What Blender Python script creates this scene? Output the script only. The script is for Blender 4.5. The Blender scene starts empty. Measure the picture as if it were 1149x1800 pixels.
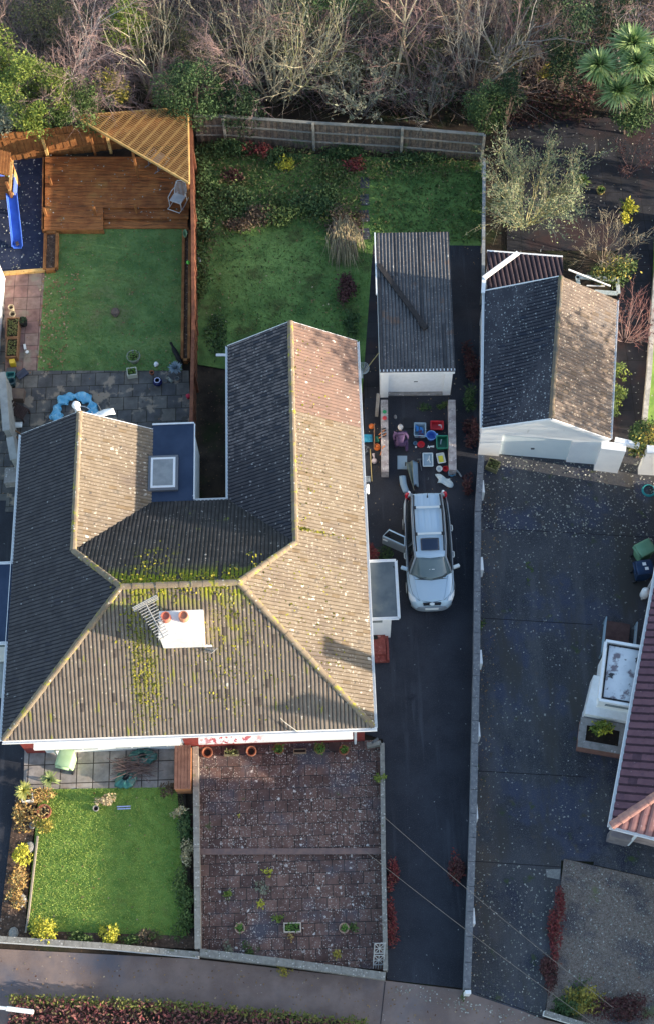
import bpy, bmesh, math, random
import numpy as np
from mathutils import Vector, Matrix
rng = np.random.default_rng(7)
random.seed(7)
R = math.radians
sc = bpy.context.scene

# ---------------------------------------------------------------- camera
F, NX, NY, YAW, H = 2488.82, 627.36, 2015.84, -.031, 53.036
def cam_rot():
    d = np.array([NX-574.5, -(NY-900), -F]); d /= np.linalg.norm(d)
    Z = -d; X = np.array([1, 0, 0.])-Z*Z[0]; X /= np.linalg.norm(X); Y = np.cross(Z, X)
    c, s = math.cos(YAW), math.sin(YAW)
    return np.array([[c, -s, 0], [s, c, 0], [0, 0, 1]]) @ np.array([X, Y, Z])
CM = cam_rot()
cd = bpy.data.cameras.new('camera'); cam = bpy.data.objects.new('camera', cd)
sc.collection.objects.link(cam)
cam.matrix_world = Matrix.Translation((0, 0, H)) @ Matrix(CM.tolist()).to_4x4()
cd.sensor_fit = 'VERTICAL'; cd.sensor_height = 24; cd.lens = F/1800*24
cd.clip_end = 600; sc.camera = cam
def G(px, py, z=0.0):
    """where the sight line through a point of the photograph meets height z"""
    d = CM @ np.array([(px-574.5)/F, -(py-900)/F, -1]); t = (z-H)/d[2]
    return Vector((d[0]*t, d[1]*t, z))

# ---------------------------------------------------------------- light
SUN_EL, SUN_AZ = R(12.5), R(13)                 # azimuth measured south of the world x axis
sdir = Vector((math.cos(SUN_EL)*math.cos(SUN_AZ), -math.cos(SUN_EL)*math.sin(SUN_AZ), math.sin(SUN_EL)))
w = bpy.data.worlds.new("World"); sc.world = w; w.use_nodes = True
nt = w.node_tree
sky = nt.nodes.new('ShaderNodeTexSky'); sky.sky_type = 'NISHITA'; sky.sun_disc = False
sky.sun_elevation = SUN_EL; sky.sun_rotation = R(90)+SUN_AZ
sky.air_density = 1.0; sky.dust_density = 1.0; sky.ozone_density = 1.0
nt.links.new(sky.outputs[0], nt.nodes['Background'].inputs[0])
nt.nodes['Background'].inputs[1].default_value = 0.15
sl = bpy.data.lights.new('sun', 'SUN'); sl.energy = 4.0; sl.angle = R(.5); sl.color = (1, .87, .7)
so = bpy.data.objects.new('sun', sl); sc.collection.objects.link(so)
so.rotation_euler = (-sdir).to_track_quat('-Z', 'Y').to_euler()
sc.view_settings.view_transform = 'Standard'; sc.view_settings.look = 'None'
sc.view_settings.exposure = 1.52; sc.view_settings.gamma = 1

# ---------------------------------------------------------------- materials
MATS = {}
K_ALB = .8                                     # one scale for all but the painted whites and the timber
KEEP = ('wood', 'deck', 'plastic', 'white', 'silver', 'bark', 'twigs', 'pavement', 'gravel', 'terrace', 'grass', 'blades', 'foliage', 'turf', 'tiles_east', 'tiles_front')
def mat(name, c1, c2=None, scale=6, rough=.85, bump=0, bscale=40, layers=(), metal=0, space='world', leafvar=None, stretch=None, brick=None, spec=.3, lo=.35, hi=.65, trans=0):
    """Principled material whose base colour wanders between c1 and c2 and carries layers of moss, lichen or stains."""
    if name in MATS: return MATS[name]
    m = bpy.data.materials.new(name); m.use_nodes = True; MATS[name] = m
    n = m.node_tree.nodes; L = m.node_tree.links
    b = n['Principled BSDF']; b.inputs['Roughness'].default_value = rough; b.inputs['Metallic'].default_value = metal
    b.inputs['Specular IOR Level'].default_value = spec
    if trans: b.inputs['Transmission Weight'].default_value = trans
    if space == 'world': pos = n.new('ShaderNodeNewGeometry').outputs['Position']
    else: pos = n.new('ShaderNodeTexCoord').outputs['Object']
    def mapped(st):
        if not st: return pos
        mp = n.new('ShaderNodeMapping'); mp.inputs['Scale'].default_value = st; L.new(pos, mp.inputs[0]); return mp.outputs[0]
    def rgb(c):
        k = K_ALB if max(c) < .5 and not any(t in name for t in KEEP) else 1
        return (c[0]*k, c[1]*k, c[2]*k, 1)
    def noise(s, det=5, st=None, ro=.6):
        t = n.new('ShaderNodeTexNoise'); t.inputs['Scale'].default_value = s; t.inputs['Detail'].default_value = det
        t.inputs['Roughness'].default_value = ro; L.new(mapped(st), t.inputs['Vector']); return t.outputs['Fac']
    def smooth(v, a, z):
        r = n.new('ShaderNodeMapRange'); r.interpolation_type = 'SMOOTHSTEP'
        r.inputs['From Min'].default_value = a; r.inputs['From Max'].default_value = z; L.new(v, r.inputs['Value']); return r.outputs['Result']
    def mix(fac, a, c):
        x = n.new('ShaderNodeMix'); x.data_type = 'RGBA'
        if fac is not None: L.new(fac, x.inputs[0])
        if isinstance(a, tuple): x.inputs[6].default_value = rgb(a)
        else: L.new(a, x.inputs[6])
        if isinstance(c, tuple): x.inputs[7].default_value = rgb(c)
        else: L.new(c, x.inputs[7])
        return x.outputs[2]
    def mul(a, c):
        x = n.new('ShaderNodeMath'); x.operation = 'MULTIPLY'
        for i, v in enumerate((a, c)):
            if isinstance(v, (int, float)): x.inputs[i].default_value = v
            else: L.new(v, x.inputs[i])
        return x.outputs[0]
    if leafvar:
        rnd = n.new('ShaderNodeNewGeometry').outputs['Random Per Island']
        cr = n.new('ShaderNodeValToRGB'); L.new(rnd, cr.inputs[0]); e = cr.color_ramp.elements
        k = len(leafvar)
        e[0].position = 0; e[0].color = rgb(leafvar[0]); e[1].position = 1; e[1].color = rgb(leafvar[-1])
        for i in range(1, k-1): el = e.new(i/(k-1)); el.color = rgb(leafvar[i])
        col = cr.outputs[0]
    elif brick:
        bt = n.new('ShaderNodeTexBrick'); bt.offset = brick.get('off', .5); bt.squash = 1
        bt.inputs['Scale'].default_value = 1; bt.inputs['Brick Width'].default_value = brick['w']; bt.inputs['Row Height'].default_value = brick['h']
        bt.inputs['Mortar Size'].default_value = brick.get('m', .012); bt.inputs['Color1'].default_value = rgb(c1); bt.inputs['Color2'].default_value = rgb(c2)
        bt.inputs['Mortar'].default_value = rgb(brick['mc']); bt.inputs['Bias'].default_value = 0
        mp = n.new('ShaderNodeMapping'); mp.inputs['Rotation'].default_value = brick.get('rot', (0, 0, 0)); mp.inputs['Location'].default_value = brick.get('loc', (0, 0, 0)); L.new(pos, mp.inputs[0]); L.new(mp.outputs[0], bt.inputs['Vector'])
        col = bt.outputs['Color']
        dn = noise(scale, 5); x = n.new('ShaderNodeMix'); x.data_type = 'RGBA'; x.blend_type = 'MULTIPLY'
        x.inputs[0].default_value = .8; L.new(col, x.inputs[6]); cr = n.new('ShaderNodeValToRGB'); L.new(dn, cr.inputs[0])
        cr.color_ramp.elements[0].position = .3; cr.color_ramp.elements[0].color = (.55, .55, .55, 1); cr.color_ramp.elements[1].position = .7; cr.color_ramp.elements[1].color = (1.3, 1.3, 1.3, 1)
        L.new(cr.outputs[0], x.inputs[7]); col = x.outputs[2]
    elif c2:
        col = mix(smooth(noise(scale, 6, stretch), lo, hi), c1, c2)
    else:
        col = mix(None, c1, c1)
    for ly in layers:
        if ly[0] == 'noise':          # ('noise', scale, lo, hi, colour[, stretch[, strength]])
            f = smooth(noise(ly[1], 6, ly[5] if len(ly) > 5 else None), ly[2], ly[3])
            if len(ly) > 6: f = mul(f, ly[6])
        elif ly[0] == 'spot':         # ('spot', scale, radius, share, colour): blotches of lichen, fallen leaves
            v = n.new('ShaderNodeTexVoronoi'); v.inputs['Scale'].default_value = ly[1]
            nz = n.new('ShaderNodeTexNoise'); nz.inputs['Scale'].default_value = ly[1]*2.5; L.new(pos, nz.inputs['Vector'])
            ad = n.new('ShaderNodeVectorMath'); ad.operation = 'MULTIPLY_ADD'; L.new(nz.outputs['Color'], ad.inputs[0])
            ad.inputs[1].default_value = (.8/ly[1],)*3; L.new(pos, ad.inputs[2]); L.new(ad.outputs[0], v.inputs['Vector'])
            f = smooth(v.outputs['Distance'], ly[2], ly[2]*.6)
            sx = n.new('ShaderNodeSeparateColor'); L.new(v.outputs['Color'], sx.inputs[0])
            f = mul(f, smooth(sx.outputs[0], ly[3], ly[3]-.05))
            if len(ly) > 5: f = mul(f, smooth(noise(ly[5], 3), .42, .6))
        elif ly[0] == 'band':         # ('band', axis, from, to, scale, lo, hi, colour): growth gathered towards one line of the place
            sx = n.new('ShaderNodeSeparateXYZ'); L.new(pos, sx.inputs[0])
            g = smooth(sx.outputs[ly[1]], ly[2], ly[3]); f = mul(g, smooth(noise(ly[4], 6), ly[5], ly[6])); ly = (0, 0, 0, 0, ly[7])
        elif ly[0] == 'blob':         # ('blob', (x, y), (rx, ry), scale, lo, hi, colour): a patch round one spot
            mp = n.new('ShaderNodeMapping'); mp.vector_type = 'POINT'
            mp.inputs['Location'].default_value = (-ly[1][0]/ly[2][0], -ly[1][1]/ly[2][1], 0); mp.inputs['Scale'].default_value = (1/ly[2][0], 1/ly[2][1], 0)
            L.new(pos, mp.inputs[0]); ln = n.new('ShaderNodeVectorMath'); ln.operation = 'LENGTH'; L.new(mp.outputs[0], ln.inputs[0])
            f = mul(smooth(ln.outputs['Value'], 1.1, .25), smooth(noise(ly[3], 6, ly[7] if len(ly) > 7 else None), ly[4], ly[5])); ly = (0, 0, 0, 0, ly[6])
        col = mix(f, col, ly[4])
    L.new(col, b.inputs['Base Color'])
    if bump:
        bp = n.new('ShaderNodeBump'); bp.inputs['Strength'].default_value = bump; bp.inputs['Distance'].default_value = .03
        L.new(noise(bscale, 6, stretch), bp.inputs['Height']); L.new(bp.outputs[0], b.inputs['Normal'])
    return m

# ---------------------------------------------------------------- mesh helpers
def link(o): sc.collection.objects.link(o); return o
def tag(o, label, cat, group=None):
    o['label'] = label; o['category'] = cat
    if group: o['group'] = group
    return o
def thing(name, label, cat, loc=(0, 0, 0), rz=0, group=None):
    o = link(bpy.data.objects.new(name, None)); o.location = loc; o.rotation_euler = (0, 0, rz); o.empty_display_size = .2
    return tag(o, label, cat, group)
class MB:
    def __init__(s): s.v = []; s.f = []; s.m = []; s.mi = 0
    def add(s, vs, fs):
        k = len(s.v); s.v += [tuple(v) for v in vs]; s.f += [tuple(i+k for i in f) for f in fs]; s.m += [s.mi]*len(fs); return s
    def box(s, c, d, rz=0, rx=0, ry=0):
        M = Matrix.Translation(c) @ Matrix.Rotation(rz, 4, 'Z') @ Matrix.Rotation(ry, 4, 'Y') @ Matrix.Rotation(rx, 4, 'X')
        vs = [M @ Vector((x*d[0]/2, y*d[1]/2, z*d[2]/2)) for z in (-1, 1) for y in (-1, 1) for x in (-1, 1)]
        return s.add(vs, [(0, 2, 3, 1), (4, 5, 7, 6), (0, 1, 5, 4), (2, 6, 7, 3), (0, 4, 6, 2), (1, 3, 7, 5)])
    def beam(s, p, q, wd, h, up=(0, 0, 1)):
        """a board from p to q, wd wide and h deep"""
        p, q = Vector(p), Vector(q); d = (q-p).normalized(); up = Vector(up)
        sd = d.cross(up)
        if sd.length < 1e-4: sd = d.cross(Vector((0, 1, 0)))
        sd.normalize(); u = sd.cross(d)
        vs = [a+sd*x*wd/2+u*z*h/2 for a in (p, q) for z in (-1, 1) for x in (-1, 1)]
        return s.add(vs, [(0, 1, 3, 2), (4, 6, 7, 5), (0, 4, 5, 1), (2, 3, 7, 6), (0, 2, 6, 4), (1, 5, 7, 3)])
    def prism(s, pts, z0, z1):
        n = len(pts); pts = [Vector((p[0], p[1])) for p in pts]
        ar = sum(pts[i].x*pts[(i+1) % n].y-pts[(i+1) % n].x*pts[i].y for i in range(n))
        if ar < 0: pts = pts[::-1]
        vs = [(p.x, p.y, z0) for p in pts]+[(p.x, p.y, z1) for p in pts]
        return s.add(vs, [tuple(range(n-1, -1, -1)), tuple(range(n, 2*n))]+[(i, (i+1) % n, n+(i+1) % n, n+i) for i in range(n)])
    def sheet(s, pts):
        pts = [Vector(p) for p in pts]; n = len(pts)
        return s.add(pts, [tuple(range(n))])
    def tube(s, pts, r, n=8, cap=True):
        pts = [Vector(p) for p in pts]; k = len(pts); rs = r if isinstance(r, (list, tuple)) else [r]*k
        vs = []; ref = None
        for i, p in enumerate(pts):
            d = (pts[min(i+1, k-1)]-pts[max(i-1, 0)]).normalized()
            if ref is None: ref = Vector((0, 0, 1)) if abs(d.z) < .9 else Vector((1, 0, 0))
            a = d.cross(ref).normalized(); b = a.cross(d).normalized(); ref = b
            vs += [p+(a*math.cos(t)+b*math.sin(t))*rs[i] for t in (2*math.pi*j/n for j in range(n))]
        fs = [(i*n+j, i*n+(j+1) % n, (i+1)*n+(j+1) % n, (i+1)*n+j) for i in range(k-1) for j in range(n)]
        if cap: fs += [tuple(range(n-1, -1, -1)), tuple(range((k-1)*n, k*n))]
        return s.add(vs, fs)
    def lathe(s, c, prof, n=20, sx=1, sy=1):
        c = Vector(c); vs = []
        for r, z in prof: vs += [c+Vector((r*sx*math.cos(2*math.pi*j/n), r*sy*math.sin(2*math.pi*j/n), z)) for j in range(n)]
        k = len(prof); fs = [(i*n+j, i*n+(j+1) % n, (i+1)*n+(j+1) % n, (i+1)*n+j) for i in range(k-1) for j in range(n)]
        if prof[0][0] > 1e-6: fs.append(tuple(range(n-1, -1, -1)))
        if prof[-1][0] > 1e-6: fs.append(tuple(range((k-1)*n, k*n)))
        return s.add(vs, fs)
    def grid(s, fn, nu, nv):
        vs = [fn(i/nu, j/nv) for j in range(nv+1) for i in range(nu+1)]
        return s.add(vs, [(j*(nu+1)+i, j*(nu+1)+i+1, (j+1)*(nu+1)+i+1, (j+1)*(nu+1)+i) for j in range(nv) for i in range(nu)])
    def build(s, name, mats, parent=None, local=False, smooth=False, bevel=0, solid=0, origin=None):
        me = bpy.data.meshes.new(name); mats = mats if isinstance(mats, (list, tuple)) else [mats]
        V = [Vector(v) for v in s.v]; o = bpy.data.objects.new(name, me); link(o)
        if parent is not None:
            o.parent = parent
            if not local:
                # the matrix the parents have, from their own loc/rot (all rotations are about z)
                T = Matrix.Identity(4); p = parent
                while p is not None: T = Matrix.LocRotScale(p.location, p.rotation_euler, None) @ T; p = p.parent
                T = T.inverted(); V = [T @ v for v in V]
        elif not local:
            if origin is None:
                xs = [v.x for v in V]; ys = [v.y for v in V]; zs = [v.z for v in V]
                origin = Vector(((min(xs)+max(xs))/2, (min(ys)+max(ys))/2, min(zs)))
            o.location = origin; V = [v-Vector(origin) for v in V]
        me.from_pydata([tuple(v) for v in V], [], s.f)
        for m in mats: me.materials.append(m)
        me.polygons.foreach_set('material_index', s.m)
        if smooth: me.polygons.foreach_set('use_smooth', [True]*len(s.f))
        me.update()
        if solid: md = o.modifiers.new('thick', 'SOLIDIFY'); md.thickness = solid; md.offset = 0
        if bevel: md = o.modifiers.new('bevel', 'BEVEL'); md.width = bevel; md.segments = 2; md.limit_method = 'ANGLE'
        return o
def structure(name, mb, m, **k):
    o = mb.build(name, m, **k); o['kind'] = 'structure'; return o
def stuff(name, mb, m, **k):
    o = mb.build(name, m, **k); o['kind'] = 'stuff'; return o
def dup(o, loc=None, rz=None, label=None, group=None, scale=None, parent=None):
    c = o.copy(); link(c)
    if parent is not None: c.parent = parent
    if loc is not None: c.location = loc
    if rz is not None: c.rotation_euler = (0, 0, rz)
    if scale is not None: c.scale = scale
    if label: c['label'] = label
    if group: c['group'] = group
    for ch in list(o.children): dup(ch, parent=c)
    return c
def npmesh(V, F4): 
    mb = MB(); mb.v = [tuple(v) for v in V.tolist()]; mb.f = [tuple(f) for f in F4.tolist()]; mb.m = [0]*len(mb.f); return mb
def leaves(P, size, up=.5, aspect=2.2, jitter=.5, dirs=None):
    """one small leaf per point P: a rhombus with a bend, turned at random"""
    P = np.asarray(P); n = len(P); s = size*(1+jitter*(rng.random(n)-.5)*2)
    d = rng.normal(size=(n, 3)) if dirs is None else np.asarray(dirs)+.35*rng.normal(size=(n, 3))
    nr = rng.normal(size=(n, 3)); nr[:, 2] = abs(nr[:, 2])+up*2
    d -= nr*(np.sum(d*nr, 1)/np.sum(nr*nr, 1))[:, None]; d /= np.linalg.norm(d, axis=1)[:, None]+1e-9
    nr /= np.linalg.norm(nr, axis=1)[:, None]; sd = np.cross(d, nr)
    a = P; b = P+d*(s*.5)[:, None]+sd*(s*.5/aspect)[:, None]+nr*(s*.06)[:, None]
    c = P+d*s[:, None]; e = P+d*(s*.5)[:, None]-sd*(s*.5/aspect)[:, None]+nr*(s*.06)[:, None]
    V = np.stack([a, b, c, e], 1).reshape(-1, 3); Fq = np.arange(4*n).reshape(-1, 4)
    return npmesh(V, Fq)
def in_poly(n, pts, z=0):
    pts = np.array([(p[0], p[1]) for p in pts]); lo = pts.min(0); hi = pts.max(0); out = []
    while sum(len(o) for o in out) < n:
        q = lo+(hi-lo)*rng.random((n*2+20, 2)); ins = np.zeros(len(q), bool); j = len(pts)-1
        for i in range(len(pts)):
            xi, yi = pts[i]; xj, yj = pts[j]
            ins ^= ((yi > q[:, 1]) != (yj > q[:, 1])) & (q[:, 0] < (xj-xi)*(q[:, 1]-yi)/(yj-yi+1e-12)+xi); j = i
        out.append(q[ins])
    q = np.concatenate(out)[:n]
    return np.concatenate([q, np.full((n, 1), z)], 1)
def blob(n, c, r, hollow=.4, flat=1.0):
    """points through an uneven crown"""
    d = rng.normal(size=(n, 3)); d /= np.linalg.norm(d, axis=1)[:, None]
    rad = (hollow+(1-hollow)*rng.random(n))**.6
    return np.array(c)+d*rad[:, None]*np.array(r)
def clump(n, c, r, k=9, sub=.45, hollow=.3):
    """a crown made of k smaller clumps so that gaps stay between them"""
    cs = blob(k, c, np.array(r)*.72, .5); P = []
    for q in cs: P.append(blob(n//k, q, np.array(r)*sub*(.7+.6*rng.random()), hollow))
    P = np.concatenate(P); P[:, 2] = np.maximum(P[:, 2], .03); return P
def Gs(*pts, z=0): return [G(x, y, z) for x, y in pts]
# ================================================================ SETTING
soil = mat('soil', (.035, .026, .02), (.07, .05, .035), 1.5, .95, .6, 12, layers=[('noise', .6, .5, .7, (.03, .045, .015)), ('spot', 9, .3, .25, (.16, .09, .05))])
asphalt = mat('asphalt', (.024, .026, .036), (.04, .043, .056), .7, .75, .25, 90, layers=[('noise', 1.3, .54, .7, (.06, .064, .08), (1.8, .12, 1)), ('noise', .9, .6, .7, (.018, .02, .03)), ('noise', 35, .5, .75, (.09, .095, .11)), ('spot', 5, .12, .2, (.35, .35, .34))])
asphalt_old = mat('asphalt_old', (.042, .045, .056), (.075, .077, .087), .5, .85, .4, 80,
    layers=[('noise', .4, .5, .6, (.055, .065, .11)), ('noise', 1.0, .48, .64, (.13, .13, .135), (1.5, .25, 1), .45), ('blob', (5.1, 10), (.9, 5), .8, .35, .6, (.11, .09, .075)), ('noise', 6, .6, .72, (.16, .16, .165)), ('noise', .55, .55, .68, (.028, .034, .06)), ('noise', 2.2, .58, .7, (.1, .085, .075)), ('noise', 30, .48, .7, (.16, .16, .165)), ('noise', .45, .5, .66, (.075, .07, .065), (1.6, .35, 1)), ('spot', 5.5, .24, .4, (.42, .42, .37), .5), ('spot', 9, .22, .5, (.26, .27, .2), .35), ('noise', 1.1, .62, .72, (.06, .09, .035))])
pave_mat = mat('pavement_tarmac', (.19, .135, .115), (.27, .2, .17), .8, .9, .35, 70, layers=[('noise', 28, .5, .75, (.22, .18, .18)), ('noise', .25, .5, .7, (.12, .12, .145)), ('spot', 4, .16, .3, (.1, .04, .02)), ('spot', 6, .14, .2, (.45, .4, .35))])
grass_m = mat('lawn_turf', (.09, .17, .055), (.17, .27, .09), 1.2, .95, .8, 30, layers=[('noise', .7, .52, .7, (.2, .26, .09)), ('blob', (-9.6, 34), (1.6, 1.6), 1.5, .4, .6, (.2, .2, .09)), ('noise', 9, .5, .72, (.12, .19, .04)), ('noise', .5, .56, .74, (.12, .15, .05)), ('spot', 4.5, .13, .3, (.35, .17, .06)), ('spot', 6, .1, .18, (.5, .45, .3))])
grass_wild = mat('rough_turf', (.07, .14, .04), (.18, .29, .08), .8, .95, .9, 25, layers=[('blob', (-2.6, 36.2), (2.6, 2.4), 1.3, .3, .5, (.24, .36, .1)), ('noise', 7, .5, .72, (.1, .17, .035)), ('noise', .6, .52, .7, (.08, .085, .03)), ('spot', 4, .14, .25, (.3, .2, .08))])
grass_front = mat('front_turf', (.15, .28, .06), (.26, .4, .09), 2.2, .95, .9, 30, layers=[('noise', 12, .5, .72, (.2, .28, .06)), ('noise', .8, .58, .75, (.18, .22, .06))])
terr = mat('terrace_slabs', (.11, .064, .056), (.2, .115, .092), 3, .9, .3, 40, brick=dict(w=.45, h=.45, m=.014, mc=(.03, .028, .026), off=.5, loc=(.1, .2, 0)),
    layers=[('noise', .5, .5, .68, (.085, .09, .115), None, .75), ('spot', 13, .36, .55, (.56, .48, .42), .6), ('spot', 18, .36, .36, (.45, .39, .35)), ('spot', 5, .3, .3, (.66, .6, .55), .8), ('noise', 1.3, .66, .75, (.07, .1, .03))])
patio = mat('patio_slabs', (.2, .185, .165), (.11, .11, .115), 2.2, .9, .35, 40, brick=dict(w=.62, h=.62, m=.016, mc=(.05, .045, .035), off=.4, loc=(.1, .25, 0)),
    layers=[('noise', 1.1, .54, .6, (.36, .29, .22)), ('noise', 1.7, .6, .66, (.09, .085, .08)), ('spot', 5, .16, .25, (.3, .16, .08))])
fpatio = mat('front_slabs', (.46, .4, .36), (.36, .32, .3), 3, .9, .2, 40, brick=dict(w=.62, h=.74, m=.02, mc=(.06, .05, .045), off=0, loc=(.2, -.33, 0)), layers=[('noise', 2, .55, .75, (.33, .24, .18))])
pinkpath = mat('pink_slabs', (.3, .17, .15), (.36, .25, .21), 3, .9, .2, 40, brick=dict(w=.6, h=.62, m=.014, mc=(.12, .08, .07), off=0), layers=[('noise', .8, .52, .66, (.33, .29, .22)), ('spot', 4, .16, .25, (.3, .16, .08))])
gravel_m = mat('gravel', (.135, .105, .085), (.25, .2, .165), 14, .95, 1.0, 45, layers=[('noise', .9, .48, .64, (.085, .075, .08)), ('noise', 40, .52, .7, (.42, .38, .35)), ('noise', .8, .62, .72, (.17, .19, .08)), ('spot', 14, .3, .35, (.08, .07, .06)), ('spot', 7, .2, .2, (.25, .1, .06))])
playm = mat('play_rubber', (.025, .035, .075), (.045, .055, .1), 3, .8, .3, 60, layers=[('spot', 4, .2, .35, (.6, .57, .52)), ('spot', 7, .18, .25, (.45, .36, .25))])
darkslab = mat('dark_slabs', (.03, .03, .038), (.05, .047, .052), 2, .85, .2, 40, brick=dict(w=.8, h=.8, m=.012, mc=(.02, .018, .016), off=0), layers=[('noise', .5, .5, .66, (.06, .035, .035)), ('spot', 4, .16, .25, (.3, .28, .26))])

def flat(name, px, z, m, thick=.0, pz=0):
    mb = MB(); pts = [G(a, b, pz) for a, b in px]
    mb.prism(pts, z-.05-thick, z); return structure(name, mb, m)
mb = MB(); mb.box((5, 30, -.35), (500, 500, .6)); structure('ground', mb, soil)
flat('driveway', [(640, 425), (852, 425), (841, 880), (821, 1738), (679, 1722), (672, 1300), (640, 1290)], .004, asphalt)
flat('neighbour_driveway', [(849, 775), (1060, 780), (1149, 800), (1190, 900), (1160, 1520), (985, 1512), (985, 1600), (955, 1790), (821, 1745), (834, 1160)], .004, asphalt_old)
flat('pavement', [(-60, 1665), (347, 1686), (679, 1724), (826, 1742), (955, 1792), (1190, 1850), (1190, 2000), (-60, 2000)], 0, pave_mat)
flat('left_driveway', [(-70, 860), (40, 860), (50, 1320), (42, 1390), (5, 1655), (-70, 1655)], .002, asphalt)
flat('back_lawn', [(80, 400), (326, 395), (320, 656), (66, 656)], .02, grass_m)
flat('wild_lawn', [(345, 262), (848, 285), (848, 432), (655, 430), (636, 690), (345, 640)], .012, grass_wild)
flat('front_lawn', [(70, 1386), (325, 1380), (340, 1650), (45, 1640)], .02, grass_front)
flat('patio', [(30, 652), (332, 652), (338, 790), (200, 900), (10, 900)], .03, patio)
flat('front_patio', [(44, 1312), (318, 1306), (316, 1384), (42, 1388)], .03, fpatio)
flat('pink_path', [(8, 476), (80, 476), (66, 656), (10, 656)], .026, pinkpath)
flat('play_surface', [(-30, 270), (80, 270), (82, 475), (-30, 482)], .015, playm)
flat('gravel_bed', [(990, 1510), (1160, 1548), (1200, 1850), (985, 1790), (958, 1780), (972, 1660)], .03, gravel_m)
flat('garden_path', [(888, 215), (1175, 200), (1165, 770), (1075, 775), (1085, 440), (890, 440)], .004, darkslab)
flat('side_passage', [(630, 430), (665, 430), (668, 700), (640, 700)], .008, darkslab)
flat('neighbour_lawn', [(1150, 380), (1210, 380), (1190, 760), (1137, 745)], .02, grass_front)
flat('bungalow_forecourt', [(1050, 1478), (1165, 1500), (1165, 1548), (1042, 1520)], .012, asphalt_old)
flat('neighbour_patio', [(-80, 500), (10, 500), (35, 880), (-80, 880)], .02, patio)
# the terrace in front of the right-hand house: two levels and a riser
mb = MB(); mb.prism(Gs((345, 1306), (668, 1303), (672, 1497), (351, 1498)), -.05, .16); structure('front_terrace', mb, terr)
mb = MB(); mb.prism(Gs((351, 1498.4), (672, 1497.4), (676, 1706), (349, 1672)), -.05, .03); structure('lower_terrace', mb, terr)
edge_m = mat('slab_edge', (.3, .19, .16), (.22, .15, .14), 5, .9, .2)
mb = MB(); a, b = G(351, 1497, .2), G(672, 1496, .2); mb.beam((a.x, a.y, .19), (b.x, b.y, .19), .22, .05); structure('terrace_step', mb, edge_m)
mb = MB(); mb.prism(Gs((958, 1528), (984, 1528), (982, 1546), (960, 1542)), 0, .02); structure('drain_cover', mb, mat('cover_metal', (.22, .22, .21), (.3, .3, .28), 20, .7))
jm = mat('joint_tar', (.02, .02, .024))
mb = MB()
for p, q in (((838, 1086), (1040, 1098)), ((848, 928), (1149, 945)), ((834, 1355), (1030, 1366)), ((832, 1514), (985, 1524)), ((835, 1745), (956, 1788)), ((676, 1726), (668, 1800))):
    a, b = G(*p), G(*q); mb.beam((a.x, a.y, .006), (b.x, b.y, .006), .025, .006)
structure('driveway_joints', mb, jm)

# ================================================================ MATERIALS OF BUILDINGS
white = mat('white_render', (.88, .88, .86), (.82, .82, .81), 1.5, .8, .1, 60, layers=[('noise', 3, .62, .74, (.62, .61, .57), (2.5, 2.5, .3))])
whitepaint = mat('white_paint', (.88, .88, .88), (.82, .82, .81), 6, .5)
greyrender = mat('grey_render', (.36, .36, .34), (.46, .45, .42), 3, .9, .2)
redpaint = mat('red_paint', (.34, .055, .045), (.26, .05, .045), 4, .7, .15, layers=[('noise', 9, .6, .7, (.42, .2, .17))])
redbrick = mat('red_tile', (.36, .09, .07), (.25, .055, .045), 7, .7, .2, layers=[('noise', 6, .58, .7, (.5, .25, .2))])
felt = mat('roof_felt', (.1, .125, .145), (.15, .175, .19), 1.2, .6, .1, layers=[('noise', 2.5, .55, .68, (.17, .19, .19)), ('noise', 3, .64, .7, (.03, .035, .035))])
bluefelt = mat('blue_membrane', (.028, .05, .1), (.045, .07, .13), 1, .55, layers=[('spot', 3, .12, .2, (.4, .42, .45))])
glass = mat('window_glass', (.02, .025, .03), None, rough=.06, spec=.7)
lead = mat('grey_lead', (.1, .11, .12), (.16, .17, .18), 4, .6)
yMR = 13.9+4.66
LICH = (.5, .44, .38)
tile_common = dict(scale=2.2, rough=.88, bump=.35, bscale=25)
GR = (.3, .31, .02)
tile_front = mat('tiles_front', (.195, .155, .122), (.255, .205, .16), layers=[('noise', .4, .5, .7, (.17, .135, .115)), ('spot', 7, .3, .22, (.42, .36, .27)), ('spot', 3, .16, .25, (.55, .5, .42)),
    ('band', 1, 17.6, 18.4, 2.2, .42, .55, GR), ('blob', (-7.0, 15.8), (.75, 2.1), 2.2, .44, .6, (.23, .22, .04), (4, .8, 1)), ('blob', (-3.9, 17.4), (.9, 1.5), 3, .5, .62, (.23, .22, .04)), ('noise', 1.6, .6, .68, (.24, .23, .05), (3, .7, 1))], **tile_common)
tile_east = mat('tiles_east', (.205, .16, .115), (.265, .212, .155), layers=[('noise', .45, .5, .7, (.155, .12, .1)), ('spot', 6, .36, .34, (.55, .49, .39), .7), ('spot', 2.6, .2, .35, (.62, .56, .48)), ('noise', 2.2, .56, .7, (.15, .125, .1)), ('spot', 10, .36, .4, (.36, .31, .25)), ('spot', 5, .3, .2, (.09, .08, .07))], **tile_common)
tile_rear_shade = mat('tiles_east_rear_shade', (.25, .16, .125), (.2, .135, .11), layers=[('spot', 6, .3, .25, (.5, .42, .36)), ('spot', 2.6, .16, .25, (.6, .55, .48))], **tile_common)  # pinkish tone stands in for shadow on the rear of this slope
tile_west = mat('tiles_west', (.074, .068, .074), (.108, .099, .104), layers=[('spot', 3.2, .16, .3, (.42, .42, .42)), ('spot', 6, .2, .2, (.24, .24, .25))], **tile_common)  # same tile as the east slope, darkened and blued for shade
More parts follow.
